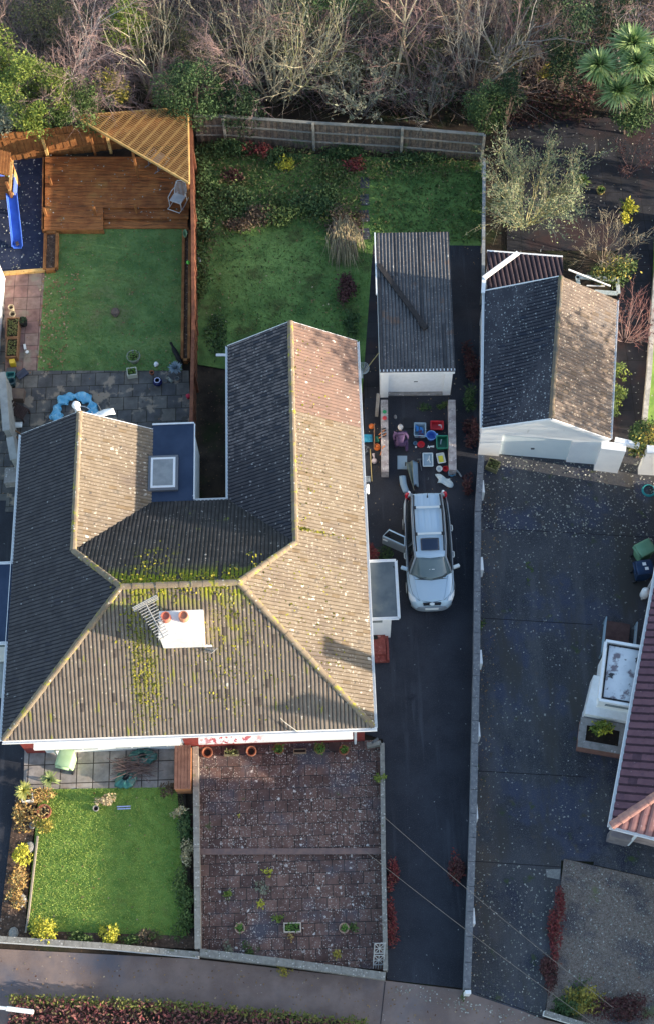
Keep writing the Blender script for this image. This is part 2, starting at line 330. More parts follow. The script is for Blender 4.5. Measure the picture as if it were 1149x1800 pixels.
tile_west_rear = mat('tiles_west_rear', (.08, .078, .095), (.12, .11, .125), layers=[('spot', 6, .34, .5, (.4, .35, .33)), ('spot', 10, .36, .45, (.3, .26, .25)), ('spot', 3, .2, .3, (.45, .43, .42))], **tile_common)
tile_north = mat('tiles_north', (.05, .046, .044), (.08, .073, .07), layers=[('spot', 7, .3, .35, (.26, .23, .2)), ('spot', 3, .17, .3, (.42, .4, .37)), ('band', 1, 19.7, 18.9, 2, .4, .5, (.2, .24, .01)), ('blob', (-6.6, 20), (1.2, .9), 3, .52, .62, (.2, .2, .03)), ('noise', 1.2, .64, .7, (.16, .19, .03))], **tile_common)  # base tone darkened for the slope's shade, moss laid over it
ridge_m = mat('ridge_tiles', (.27, .205, .14), (.34, .27, .19), 3, .9, .4, 30, layers=[('noise', 4, .55, .66, (.42, .38, .06)), ('spot', 7, .3, .3, (.6, .55, .46))])
gar_west = mat('garage_tiles_west', (.045, .047, .062), (.07, .07, .086), layers=[('spot', 8, .3, .45, (.42, .45, .46)), ('spot', 14, .3, .4, (.3, .32, .34))], **tile_common)  # shaded copy of the garage tile, with its lichen
gar_east = mat('garage_tiles_east', (.16, .125, .105), (.215, .17, .14), layers=[('spot', 8, .3, .5, (.55, .48, .38)), ('spot', 14, .3, .45, (.42, .36, .29)), ('noise', .5, .5, .7, (.17, .15, .14))], **tile_common)  # sunlit copy of the garage tile
bung_w = mat('bungalow_tiles_shaded', (.17, .085, .11), (.22, .11, .135), layers=[('noise', 3, .55, .7, (.13, .07, .1)), ('spot', 7, .2, .2, (.32, .2, .22))], **tile_common)  # bungalow tile with shade put into its colour
bung_s = mat('bungalow_tiles_sunlit', (.42, .2, .19), (.48, .25, .22), layers=[('spot', 7, .2, .2, (.5, .32, .3))], **tile_common)  # bungalow tile with sunlight put into its colour
corr = mat('cement_sheet', (.1, .1, .11), (.16, .155, .16), 1.6, .9, .4, 30, layers=[('spot', 9, .34, .5, (.3, .28, .27)), ('spot', 15, .36, .5, (.24, .22, .21)), ('noise', 1.1, .6, .7, (.2, .13, .1)), ('spot', 3, .15, .2, (.45, .45, .43))])
SHARP = [0, .95, 1, .8]
def tiled(m, c):
    """the tile material with troughs darkened for both dirt and shade"""
    return [m, mat(m.name+'_trough', tuple(x*.7 for x in c), c, 5, .95), mat(m.name+'_odd', tuple(x*1.25 for x in c), tuple(x*1.7 for x in c), 5, .9, .3)]

def roof_face(mb, poly, eave, rib=.15, course=.33, amp=.028, step=.02, profile=SHARP, ref=None, trough=True):
    """a tiled slope: rolls up the slope and a lip at every course, cut to the polygon (convex, counter-clockwise from above)"""
    poly = [Vector(p) for p in poly]; n = Vector((0, 0, 0))
    for i in range(len(poly)): n += poly[i].cross(poly[(i+1) % len(poly)])
    n.normalize()
    if n.z < 0: n = -n; poly = poly[::-1]
    u = Vector(eave).normalized(); u = (u-n*u.dot(n)).normalized(); v = n.cross(u)
    if v.z < 0: v = -v; u = -u
    o = Vector(ref) if ref is not None else poly[0]
    us = [(p-o).dot(u) for p in poly]; vs = [(p-o).dot(v) for p in poly]
    k = len(profile); i0 = math.floor(min(us)/rib)*k; i1 = math.ceil(max(us)/rib)*k+1
    j0 = math.floor(min(vs)/course); j1 = math.ceil(max(vs)/course)
    bm = bmesh.new(); rows = []
    for j in range(j0, j1):
        for t, h in ((0, step), (.985, 0)):
            jit = random.uniform(-.004, .004)
            rows.append([bm.verts.new(o+u*(i*rib/k+jit)+v*((j+t)*course)+n*(h+amp*profile[i % k])) for i in range(i0, i1+1)])
    odd = {}
    for a, b in zip(rows[:-1], rows[1:]):
        for i in range(len(a)-1): bm.faces.new((a[i], a[i+1], b[i+1], b[i])).material_index = (1 if (i0+i) % k == k-1 else 2 if ((i0+i)//k, len(rows), a is rows[0]) and odd.setdefault(((i0+i)//k, id(a)), random.random() < .05) else 0) if trough else 0
    for i in range(len(poly)):
        p, q = poly[i], poly[(i+1) % len(poly)]; nn = (q-p).cross(n).normalized()
        bmesh.ops.bisect_plane(bm, geom=bm.verts[:]+bm.edges[:]+bm.faces[:], dist=1e-5, plane_co=p+nn*.001, plane_no=nn, clear_outer=True)
    bm.verts.ensure_lookup_table(); bm.verts.index_update()
    mi = [f.material_index for f in bm.faces]; n0_ = len(mb.m)
    mb.add([x.co.copy() for x in bm.verts], [tuple(x.index for x in f.verts) for f in bm.faces]); bm.free()
    mb.m[n0_:] = [mb.mi+q for q in mi]
    mb.add([p-n*.012 for p in poly], [tuple(range(len(poly)))])
    return mb
def ridge_run(mb, p, q, r=.12, ln=.42):
    p, q = Vector(p), Vector(q); L_ = (q-p).length; d = (q-p)/L_; k = max(1, round(L_/ln)); sd = d.cross(Vector((0, 0, 1))).normalized(); up = sd.cross(d)
    for i in range(k):
        a = p+d*(L_*i/k); b = p+d*(L_*(i+1)/k+.02); rr = r*random.uniform(.94, 1.06)
        vs = []
        for c, s in ((a, rr*1.06), (b, rr*.94)):
            for t in range(7):
                an = math.pi*t/6; vs.append(c+sd*math.cos(an)*s+up*(math.sin(an)*s*.85-.02))
        fs = [(t, t+1, 8+t, 7+t) for t in range(6)]+[(6, 5, 4, 3, 2, 1, 0), (7, 8, 9, 10, 11, 12, 13)]
        mb.add(vs, fs)
    return mb

# ================================================================ THE PAIR OF HOUSES UNDER ONE ROOF
xA, xB, yF, d1, wg, yR, yL, tp, ze = -12.379, 1.163, 13.9, 4.664, 2.63, 30.21, 26.46, .649, 2.762
zm = ze+d1*tp; zw = ze+wg*tp; yV = yF+2*d1; yW = yV-wg
house = thing('house', 'pair of houses under one U-shaped tiled roof with a white chimney', 'house', ((xA+xB)/2, 20, 0))
R0, R1 = (xA+d1, yF+d1, zm), (xB-d1, yF+d1, zm)
WR, WL = (xB-wg, yW, zw), (xA+wg, yW, zw)
roofE = MB(); roof_face(roofE, [(xB, yF, ze), (xB, yW, ze), WR, R1], (0, 1, 0), ref=(xB, yF, ze)); roof_face(roofE, [(xB, yW, ze), (xB, 26.2, ze), (xB-wg, 26.2, zw), WR], (0, 1, 0), ref=(xB, yF, ze))
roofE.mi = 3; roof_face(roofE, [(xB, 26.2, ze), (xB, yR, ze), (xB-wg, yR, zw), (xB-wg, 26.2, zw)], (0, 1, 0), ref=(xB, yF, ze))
rt = roofE.build('roof', tiled(tile_east, (.13, .095, .06))+tiled(tile_rear_shade, (.15, .095, .075)), house); rt['label'] = 'long brown tiled slope above the driveway'
m_ = MB(); roof_face(m_, [(xA, yF, ze), (xB, yF, ze), R1, R0], (1, 0, 0), amp=.03, rib=.147); m_.build('roof', tiled(tile_front, (.075, .06, .05)), house)['label'] = 'ribbed front slope with moss round the chimney'
m_ = MB(); roof_face(m_, [(xA, yF, ze), R0, WL, (xA+wg, yL, zw), (xA, yL, ze)], (0, 1, 0)) if False else None
m_ = MB(); roof_face(m_, [(xA, yF, ze), R0, WL, (xA, yW, ze)], (0, 1, 0), ref=(xA, yF, ze)); roof_face(m_, [(xA, yW, ze), WL, (xA+wg, yL, zw), (xA, yL, ze)], (0, 1, 0), ref=(xA, yF, ze)); m_.build('roof', tiled(tile_west, (.05, .047, .055)), house)['label'] = 'slope coloured dark blue as its shade, on the west side'
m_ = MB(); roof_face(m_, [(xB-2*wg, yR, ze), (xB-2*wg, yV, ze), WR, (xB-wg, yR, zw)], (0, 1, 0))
m_.build('roof', tiled(mat('tiles_inner_west', (.07, .064, .072), (.1, .09, .096), layers=[('band', 1, 24.6, 25.4, 3.5, .42, .58, (.2, .17, .17)), ('spot', 6, .34, .4, (.36, .33, .32)), ('spot', 3, .18, .3, (.42, .42, .42))], **tile_common), (.042, .042, .052)), house)  # inner west tone holds the slope's shade too
m_ = MB(); roof_face(m_, [(xA+wg, yL, zw), WL, (xA+2*wg, yV, ze), (xA+2*wg, yL, ze)], (0, 1, 0)); m_.build('roof', tiled(tile_east, (.13, .095, .06)), house)
m_ = MB(); roof_face(m_, [R0, R1, WR, (xB-2*wg, yV, ze), (xA+2*wg, yV, ze), WL], (1, 0, 0), ref=(xA, yV, ze)); m_.build('roof', tiled(tile_north, (.04, .036, .034)), house)['label'] = 'mossy rear slope, coloured dark as its shade, between the two wings'
m_ = MB(); up = Vector((0, 0, .03))
for p, q in ((R0, R1), (R0, (xA+.05, yF+.05, ze)), (R1, (xB-.05, yF+.05, ze)), (R1, WR), (R0, WL), (WR, (xB-wg, yR-.02, zw)), (WL, (xA+wg, yL-.02, zw))): ridge_run(m_, Vector(p)+up, Vector(q)+up)
m_.build('ridge_tiles', ridge_m, house)
# walls
oh = .33; X0, X1 = xA+oh, xB-oh; Y0 = yF+oh
m_ = MB(); t = .25
def wall(mb, p, q, z1=ze-.06, z0=0, th=.25):
    mb.beam((p[0], p[1], (z0+z1)/2), (q[0], q[1], (z0+z1)/2), th, z1-z0)
wall(m_, (X0, Y0+.13), (X0, yL-.13)); wall(m_, (X0+.13, yL-.26), (xA+2*wg-.2, yL-.26)); wall(m_, (xA+2*wg-.3, yL-.39), (xA+2*wg-.3, yV-.3)); wall(m_, (xA+2*wg-.2, yV-.42), (xB-2*wg+.2, yV-.42))
wall(m_, (xB-2*wg+.33, yV-.3), (xB-2*wg+.33, yR-.39)); wall(m_, (xB-2*wg+.2, yR-.26), (X1, yR-.26)); wall(m_, (X1-.13, yR-.39), (X1-.13, Y0+.26))
for xx, yy in ((xB-wg, yR-.26), (xA+wg, yL-.26)):
    m_.add([(xx-wg+.3, yy-.125, ze-.1), (xx+wg-.3, yy-.125, ze-.1), (xx, yy-.125, zw-.16), (xx-wg+.3, yy+.125, ze-.1), (xx+wg-.3, yy+.125, ze-.1), (xx, yy+.125, zw-.16)], [(0, 1, 2), (3, 5, 4), (0, 2, 5, 3), (1, 4, 5, 2), (0, 3, 4, 1)])
m_.build('wall', white, house)
# front: left house white with red piers, right house red below a white fascia
m_ = MB(); wall(m_, (X0+.75, Y0), (-5.95, Y0)); m_.build('wall', white, house)['label'] = 'white rendered front wall'
m_ = MB(); wall(m_, (X0, Y0+.02), (X0+.75, Y0+.02)); m_.build('wall', redpaint, house)['label'] = 'red painted corner pier'; m_ = MB(); wall(m_, (-5.95, Y0-.02), (-5.3, Y0-.02)); wall(m_, (-5.3, Y0), (X1, Y0)); m_.build('wall', redpaint, house)['label'] = 'red painted front wall'
for a, b in ((-11, -9.2), (-8.6, -6.6)):
    m_ = MB(); m_.beam((a, Y0-.16, 1.2), (b, Y0-.16, 1.2), .06, 1.3); wf = m_.build('window', whitepaint, house); m_ = MB()
    for i in range(3): m_.beam((a+(b-a)*(i+.06)/3, Y0-.196, 1.2), (a+(b-a)*(i+.94)/3, Y0-.196, 1.2), .012, 1.15)
    m_.build('pane', mat('curtained_glass', (.45, .5, .56), (.3, .36, .42), 2, .15, spec=.6), wf)
m_ = MB(); m_.prism([(X0+.75, yF-.26), (-5.95, yF-.26), (-5.95, Y0-.13), (X0+.75, Y0-.13)], 2.2, 2.38); m_.build('bay_canopy', whitepaint, house)
m_ = MB(); m_.prism([(-5.25, yF-.26), (X1-.45, yF-.26), (X1-.45, Y0-.13), (-5.25, Y0-.13)], 2.2, 2.38); m_.build('bay_canopy', mat('white_board', (.84, .83, .82), (.8, .78, .76), 5, .6, layers=[('blob', (-4.1, 13.75), (1.6, .6), 7, .5, .56, (.5, .08, .1))]), house)
# fascia, soffit and gutters
m_ = MB(); fz = ze-.14
m_.beam((xA+.02, yF+.03, fz), (xB-.02, yF+.03, fz), .03, .2); m_.beam((xA, yF+.18, ze-.235), (xB, yF+.18, ze-.235), .28, .02)
m_.beam((xB-.03, yF+.05, fz), (xB-.03, yR-.05, fz), .03, .18); m_.beam((xA+.03, yF+.05, fz), (xA+.03, yL-.05, fz), .03, .18)
for sx in (-1, 1):
    m_.beam((xB-wg, yR+.012, zw-.06), (xB-wg+sx*wg, yR+.012, ze-.06), .024, .15); m_.beam((xA+wg, yL+.012, zw-.06), (xA+wg+sx*wg, yL+.012, ze-.06), .024, .15)
m_.build('fascia', whitepaint, house)
def gutter(mb, p, q, r=.06):
    p, q = Vector(p), Vector(q); d = (q-p).normalized(); s = d.cross(Vector((0, 0, 1)))
    for k in (-1, 1): mb.beam(p+s*k*r, q+s*k*r, .018, .07)
    mb.beam(p-Vector((0, 0, .045)), q-Vector((0, 0, .045)), 2*r, .018)
m_ = MB(); gz = ze-.03
gutter(m_, (xA, yF-.06, gz), (xB+.1, yF-.06, gz)); gutter(m_, (xB+.06, yF, gz), (xB+.06, yR, gz), .05); gutter(m_, (xA-.06, yF, gz), (xA-.06, yL, gz), .05)
gutter(m_, (xB-2*wg-.05, yV+.1, gz), (xB-2*wg-.05, yR, gz), .05); gutter(m_, (-5.9, yV+.05, gz), (xB-2*wg, yV+.05, gz), .05)
m_.build('gutter', whitepaint, house)
c = G(645, 890, .9)
for pts in ([(X1-.35, Y0-.2, ze-.25), (X1-.35, Y0-.2, .1)], [(X0+1.15, Y0-.2, ze-.25), (X0+1.15, Y0-.2, .1)], [(xB+.05, c.y, ze-.1), (xB+.2, c.y-.1, 2.4), (xB+.2, c.y+.3, 2.3)]):
    m_ = MB(); m_.tube(pts, .05, 8); m_.build('downpipe', whitepaint, house)
# chimney
cx, cy = (lambda p: (p.x, p.y))(G(319, 1101, 5.6))
cz = 5.75
m_ = MB(); m_.box((cx, cy+.02, (cz+3.8)/2), (1.5, .92, cz-3.8)); m_.box((cx+.02, cy, cz+.06), (1.56, 1.0, .14))
m_.box((cx+.85, cy-.2, 4.1), (.3, .5, 1.0))
ch = m_.build('chimney', mat('white_chimney', (.84, .83, .8), (.76, .74, .7), 4, .85, .2, layers=[('noise', 3.5, .6, .72, (.5, .47, .42)), ('noise', 2, .64, .7, (.36, .33, .27), (3, 3, .4))]), house)
for k, (dx, c1_) in enumerate(((-.5, (.5, .16, .11)), (.13, (.52, .22, .13)))):
    m_ = MB(); m_.lathe((cx+dx, cy+.22, cz+.12), [(.19, 0), (.165, .1), (.15, .2), (.17, .22), (.17, .27), (.135, .27), (.135, .22), (0, .22)], 18)
    m_.build('chimney_pot', mat('pot_clay_%d' % k, c1_, None, rough=.8), ch, smooth=False)
m_ = MB(); m_.box((cx, cy-.53, 4.35), (1.7, .16, .05), rx=R(-30)); m_.build('flashing', lead, house)
# flat roofed extension in the inner corner, with a rooflight
ex0, ex1, ey0, ey1 = xA+2*wg-.02, G(341, 800, 2.8).x, yV+.03, G(300, 746, 2.8).y
m_ = MB(); m_.prism([(ex0, ey0), (ex1, ey0), (ex1, ey1), (ex0, ey1)], ze-.1, ze+.02); xr = m_.build('flat_roof', bluefelt, house)
m_ = MB(); wall(m_, (ex1-.16, ey0), (ex1-.16, ey1-.05), ze-.1, 0, .2); wall(m_, (ex0, ey1-.15), (ex1-.26, ey1-.15), ze-.1, 0, .2); m_.build('wall', white, house)
m_ = MB(); m_.beam((ex0, ey1+.03, ze), (ex1, ey1+.03, ze), .06, .12); m_.beam((ex1+.02, ey0+.05, ze-.01), (ex1+.02, ey1, ze-.01), .04, .1); m_.build('fascia', whitepaint, house)
sx0, sx1 = G(261, 830, 2.95).x, G(313, 830, 2.95).x; sy0, sy1 = G(287, 861, 2.95).y, G(287, 800, 2.95).y
m_ = MB(); m_.prism([(sx0, sy0), (sx1, sy0), (sx1, sy1), (sx0, sy1)], ze+.02, ze+.17); sk = m_.build('skylight', mat('grey_frame', (.2, .21, .23), None, rough=.5), house)
m_ = MB(); m_.prism([(sx0+.1, sy0+.1), (sx1-.1, sy0+.1), (sx1-.1, sy1-.1), (sx0+.1, sy1-.1)], ze+.17, ze+.2); m_.build('rim', whitepaint, sk)
m_ = MB(); m_.prism([(sx0+.19, sy0+.19), (sx1-.19, sy0+.19), (sx1-.19, sy1-.19), (sx0+.19, sy1-.19)], ze+.2, ze+.215); m_.build('pane', mat('rooflight_glass', (.3, .32, .33), (.38, .4, .4), 3, .25, spec=.6), sk)
# side porches: the right one above the driveway, the left one cut by the frame
def porch(x0, x1, y0, y1, zt, roofm, sgn):
    m_ = MB(); m_.prism([(x0, y0), (x1, y0), (x1, y1), (x0, y1)], zt-.12, zt); pr = m_.build('porch_roof', roofm, house)
    m_ = MB(); e = .05
    for p, q in (((x0, y0-e), (x1+e*sgn, y0-e)), ((x0, y1+e), (x1+e*sgn, y1+e)), ((x1+e*sgn, y0-e), (x1+e*sgn, y1+e))): gutter(m_, (*p, zt-.02), (*q, zt-.02), .045)
    m_.build('gutter', whitepaint, pr)
    m_ = MB(); a = x1-sgn*.22; lo, hi = min(x0, a), max(x0, a)
    m_.prism([(lo, y0+.05), (hi, y0+.05), (hi, y1-.12), (lo, y1-.12)], 0, zt-.12); m_.build('porch_wall', white, house)
    m_ = MB(); m_.beam((lo+.08, y0+.03, zt-.45), (hi-.35, y0+.03, zt-.45), .03, .35); m_.build('porch_window', mat('blind_glass', (.3, .36, .36), None, rough=.15, spec=.6), house)
p0, p1 = G(698, 1085, 2.45), G(694, 988, 2.45)
porch(xB-.3, p0.x, p0.y, p1.y, 2.5, felt, 1)
p0, p1 = G(18, 1132, 2.45), G(22, 996, 2.45)
porch(xA+.2, xA-1.35, p0.y, p1.y, 2.72, bluefelt, -1)
# red tiled steps beside the porch
m_ = MB(); s0, s1 = G(650, 1166), G(681, 1120)
m_.prism([(xB-.4, s0.y), (s1.x, s0.y), (s1.x, s1.y+.1), (xB-.4, s1.y+.1)], 0, .2); m_.prism([(xB-.4, s0.y+.25), (s1.x-.12, s0.y+.25), (s1.x-.12, s1.y+.1), (xB-.4, s1.y+.1)], .2, .36)
m_.prism([(s1.x-.09, s0.y+.02), (s1.x, s0.y+.02), (s1.x, s1.y-.2), (s1.x-.09, s1.y-.2)], .2, .28)
m_.build('doorstep', redbrick, house)
m_ = MB(); m_.box((xB+.1, s1.y-.12, .38), (.5, .14, .05)); m_.build('door_mat', mat('dark_mat', (.03, .028, .026)), house)
# gable fittings of the left wing
m_ = MB(); q = G(139, 712, 4.3); m_.tube([(q.x, yL+.08, zw-.5), (q.x, yL+.1, zw+.35)], .11, 10); m_.lathe((q.x, yL+.1, zw+.3), [(.12, 0), (.17, .06), (.1, .22), (0, .24)], 12); m_.build('flue', whitepaint, house)
dish = thing('satellite_dish', 'white satellite dish fixed to the rear gable of the left wing', 'satellite dish', (xA+wg+.75, yL+.25, 3.4))
m_ = MB(); m_.grid(lambda u, v: Vector(((u-.5)*.9, ((u-.5)**2+(v-.5)**2)*.35, (v-.5)*.55)), 8, 8); dd = m_.build('reflector', whitepaint, dish, local=True, smooth=True, solid=.02); dd.rotation_euler = (R(-55), 0, R(200)); dd.location = (0, .12, .35)
m_ = MB(); m_.tube([(0, -.3, -.1), (0, 0, .0), (0, .1, .3)], .022, 6); m_.tube([(0, .1, .25), (-.2, .45, .45)], .015, 6); m_.build('arm', lead, dish, local=True)
# moss in raised clumps along the laps
def on_front(n, cx_, cy_, sx_, sy_):
    x = rng.normal(cx_, sx_, n); y = rng.normal(cy_, sy_, n); x = np.round((x-xA)/.147)*.147+xA+rng.normal(0, .025, n); k = (y > yF+.1) & (y < yF+d1-.03) & (x > xA+y-yF+.2) & (x < xB-(y-yF)-.2); x, y = x[k], y[k]; return np.stack([x, y, ze+(y-yF)*tp+.035], 1)
MP = [on_front(420, -7.25, 15.9, .16, .9), on_front(360, -6.75, 15.6, .14, .8), on_front(260, -7.3, 17.3, .3, .5), on_front(200, -3.9, 17.7, .5, .5), on_front(220, -4.3, 16, .5, .8), on_front(160, -3.2, 16.2, .8, 1.1), on_front(260, -5.6, 16, 2.6, 1.2), on_front(420, -6, 18.4, 1.6, .12)]
x = rng.uniform(xA+d1, xB-d1, 600); dy = abs(rng.normal(0, .3, 600)); MP.append(np.stack([x, yF+d1+dy, zm-dy*tp+.04], 1)); x = rng.normal(-6.8, .5, 130); dy = abs(rng.normal(.9, .7, 130)); MP.append(np.stack([x, yF+d1+dy, zm-dy*tp+.04], 1))
y = rng.uniform(16, 29.5, 420); d_ = abs(rng.normal(.1, .9, 420)); k = d_ < 2.2; MP.append(np.stack([xB-wg+d_[k], np.maximum(y[k], 21.2), zw-d_[k]*tp+.04], 1)); x = rng.uniform(-3.2, .3, 320); y = rng.uniform(15.5, 20, 320); k = (y-yF > xB-x+.2); MP.append(np.stack([x[k], y[k], ze+(xB-x[k])*tp+.035], 1))
mo = leaves(np.concatenate(MP), .085, .8, 1.4).build('moss', mat('moss_clumps', (.3, .28, .03), leafvar=[(.2, .2, .02), (.36, .33, .03), (.44, .38, .06), (.14, .15, .03)], rough=.95), house); mo['kind'] = 'stuff'
# aerials on the chimney
alum = mat('aluminium', (.46, .46, .45), (.34, .34, .35), 10, .45, metal=.3)
ae = thing('television_aerial', 'large silver television aerial with many rods standing over the chimney', 'aerial', (cx-.7, cy-.1, cz))
m_ = MB(); m_.tube([(0.05, 0, -1.2), (0, 0, .75)], .024, 6); m_.build('mast', alum, ae, local=True)
a, b = G(289, 1122, cz+.4)-Vector(ae.location), G(257, 1062, cz+.75)-Vector(ae.location)
m_ = MB(); m_.tube([a, b], .025, 6); d = (b-a).normalized(); s = Vector((d.y, -d.x, 0)).normalized()
for i in range(13):
    c = a+(b-a)*(i+.5)/13; l = .2+.012*i
    m_.tube([c-s*l, c+s*l], .018, 5)
for zz in (-.1, .04, .16): 
    for k in (0, 1): m_.tube([b-s*.48+d*.05*k+Vector((0, 0, zz)), b+s*.48+d*.05*k+Vector((0, 0, zz))], .02, 5)
m_.build('boom', alum, ae, local=True)
ae2 = thing('television_aerial', 'small thin aerial sticking out from the lower right side of the chimney', 'aerial', (cx+.95, cy-.5, 4.6))
m_ = MB(); a, b = Vector((-.2, 0, -.1)), G(377, 1144, 4.6)-Vector(ae2.location); m_.tube([a, b], .02, 6)
for i in range(6):
    c = a+(b-a)*(i+1)/6; m_.tube([c-Vector((.12, .1, 0)), c+Vector((.12, .1, 0))], .012, 5)
    m_.tube([c-Vector((0, 0, .12)), c+Vector((0, 0, .12))], .012, 5)
m_.build('boom', alum, ae2, local=True)
# ================================================================ THE GARAGE IN THE DRIVE
def centre(pts): 
    return (sum(p.x for p in pts)/len(pts), sum(p.y for p in pts)/len(pts), 0)
gz1 = 2.35
A, B, C_, D = G(667, 655, gz1), G(799, 653, gz1), G(788, 408, gz1+.1), G(660, 410, gz1+.1)
gar = thing('garage', 'narrow white garage with a corrugated dark cement sheet roof and black plank on top', 'garage', centre([A, B, C_, D]))
m_ = MB(); roof_face(m_, [A, B, C_, D], (B-A), rib=.146, course=2.3, amp=.035, step=.02, profile=[0, .5, 1, .5]); m_.build('roof', tiled(corr, (.05, .05, .055)), gar)
dx = (C_-B).normalized(); 
m_ = MB(); iA, iB, iC, iD = A+Vector((.12, .3, 0)), B+Vector((-.12, .3, 0)), C_+Vector((-.12, -.1, 0)), D+Vector((.12, -.1, 0))
for p, q in ((iA, iD), (iD, iC), (iC, iB)): wall(m_, p, q, gz1-.05, 0, .16)
m_.build('wall', white, gar)
m_ = MB(); wall(m_, (A.x+.0, A.y+.08), (B.x-.0, B.y+.08), gz1+.03, gz1-.24, .1); m_.build('fascia', whitepaint, gar)
m_ = MB(); e = A+Vector((-.05, 0, .02)); f_ = D+Vector((-.05, -2.0, .02)); m_.beam(D+Vector((-.05, 0, 0)), D+(A-D)*.45+Vector((-.05, 0, 0)), .05, .12); m_.build('gutter', whitepaint, gar)
for nm, x0, x1 in (('pier', A.x+.05, A.x+.38), ('pier', B.x-.38, B.x-.05)):
    m_ = MB(); m_.prism([(x0, A.y+.12), (x1, A.y+.12), (x1, A.y+.55), (x0, A.y+.55)], 0, gz1-.26); m_.build(nm, white, gar)
m_ = MB(); wall(m_, (A.x+.38, A.y+.35), (B.x-.38, B.y+.35), gz1-.24, .12, .06); gd = m_.build('garage_door', whitepaint, gar)
m_ = MB(); m_.box(((A.x+B.x)/2, A.y+.29, 1.0), (.16, .05, .05)); m_.build('handle', lead, gd)
conc = mat('weathered_concrete', (.3, .28, .26), (.42, .39, .37), 5, .95, .4, 40, layers=[('spot', 9, .3, .3, (.6, .57, .55)), ('noise', 2, .6, .7, (.2, .18, .15))])
m_ = MB(); wall(m_, (A.x+.38, A.y+.33), (B.x-.38, B.y+.33), .1, 0, .3); m_.build('door_sill', conc, gar)
# low walls running forward from both garage piers
for (pa, pb, lb) in (((675, 712), (676, 829), 'left low concrete wall in front of the garage with tools laid on it'), ((794, 712), (795, 826), 'right low concrete wall in front of the garage beside the green crate')):
    a, b = G(*pa, .55), G(*pb, .55); m_ = MB(); wall(m_, (a.x, a.y+.25), (b.x, b.y), .55, 0, .3); o = m_.build('garden_wall', mat('pinkish_concrete', (.36, .31, .3), (.5, .45, .43), 4, .95, .4, 40, layers=[('spot', 10, .3, .3, (.65, .6, .58)), ('noise', 9, .62, .7, (.2, .17, .16))]))
    tag(o, lb, 'wall', 'low walls in front of the garage')
m_ = MB(); m_.beam(G(664, 465, 2.52), G(747, 576, 2.52), .2, .1); m_.beam(G(738, 566, 2.54), G(748, 578, 2.54), .24, .12); tag(m_.build('plank', mat('black_timber', (.03, .028, .03), (.05, .045, .045), 6)), 'long black plank lying slantwise on the corrugated garage roof', 'plank')
m_ = MB(); m_.beam(G(664, 692, 1.6), G(661, 732, .1), .14, .05); tag(m_.build('plank', mat('grey_timber', (.3, .29, .28), (.22, .21, .2), 8)), 'grey board leaning against the left corner of the garage', 'plank')

# ================================================================ THE GABLED GARAGE NEXT DOOR
ez, rz_ = 2.4, 4.05
FL, FR, BL, BR = G(847, 752, ez), G(1071, 771, ez), G(850, 512, ez), G(1083, 528, ez); RF, RB = G(968, 735, rz_), G(985, 486, rz_)
ng = thing('gabled_garage', 'white gabled garage with tiled roof, dark one side and tan the other', 'garage', centre([FL, FR, BL, BR]))
m_ = MB(); roof_face(m_, [FL, RF, RB, BL], BL-FL, rib=.16, course=.32); m_.build('roof', tiled(gar_west, (.02, .025, .04)), ng)['label'] = 'lichen spotted slope coloured dark as the shaded side'
m_ = MB(); roof_face(m_, [FR, BR, RB, RF], BR-FR, rib=.16, course=.32); m_.build('roof', tiled(gar_east, (.11, .085, .065)), ng)['label'] = 'slope coloured tan as the sunlit side'
m_ = MB(); ridge_run(m_, RF, RB, .1); m_.build('ridge_tiles', mat('garage_ridge', (.25, .19, .13), (.12, .12, .11), 2, .9, .3, 30, layers=[('noise', 3, .58, .7, (.14, .17, .08))]), ng)
s = (FR-FL).normalized(); nrm = Vector((s.y, -s.x, 0))
m_ = MB(); P = [Vector((p.x, p.y, 0)) for p in (FL, FR)]
i = Vector((0, .03, 0))
def gable(mb, l, r, top, th):
    """gable wall with thickness th going back from l-r"""
    k = -nrm*th; a = [Vector((l.x, l.y, 0)), Vector((r.x, r.y, 0)), r-Vector((0, 0, .06)), top-Vector((0, 0, .09)), l-Vector((0, 0, .06))]
    mb.add(a+[p+k for p in a], [(0, 1, 2, 3, 4), (9, 8, 7, 6, 5)]+[(j, 5+j, 5+(j+1) % 5, (j+1) % 5) for j in range(5)])
def onwall(t, out=0): return FL+(FR-FL)*t+nrm*out
# front gable: solid above the door head, piers on both sides
hd = 1.95; dl, dr = .17, .72
m_ = MB()
a = [FL+(FR-FL)*0-Vector((0, 0, .06)), FR-Vector((0, 0, .06)), RF-Vector((0, 0, .09))]
lo = [Vector((FL.x, FL.y, hd)), Vector((FR.x, FR.y, hd))]
pts = [lo[0], lo[1], a[1], a[2], a[0]]; k = -nrm*.22
m_.add(pts+[p+k for p in pts], [(0, 1, 2, 3, 4), (9, 8, 7, 6, 5)]+[(j, 5+j, 5+(j+1) % 5, (j+1) % 5) for j in range(5)])
for t0, t1 in ((0, dl), (dr, 1)):
    p, q = onwall(t0), onwall(t1); m_.prism([p, q, q+k, p+k], 0, hd)
for p, q in ((FL-nrm*.3, BL+nrm*.1), (BL+nrm*.1, BR+nrm*.1), (BR+nrm*.1, FR-nrm*.3)): 
    off = Vector((.12, 0, 0)) if p.x < 8.5 and q.x < 8.5 else (Vector((-.12, 0, 0)) if p.x > 8.5 and q.x > 8.5 else Vector((0, 0, 0))); wall(m_, p+off, q+off, ez-.05, 0, .2)
m_.build('wall', white, ng)
p, q = onwall(dl, -.13), onwall(dr, -.13); m_ = MB(); m_.beam((p.x, p.y, hd/2), (q.x, q.y, hd/2), .06, hd); gd = m_.build('garage_door', mat('pale_door', (.74, .8, .8), (.68, .75, .76), 1, .5), ng)
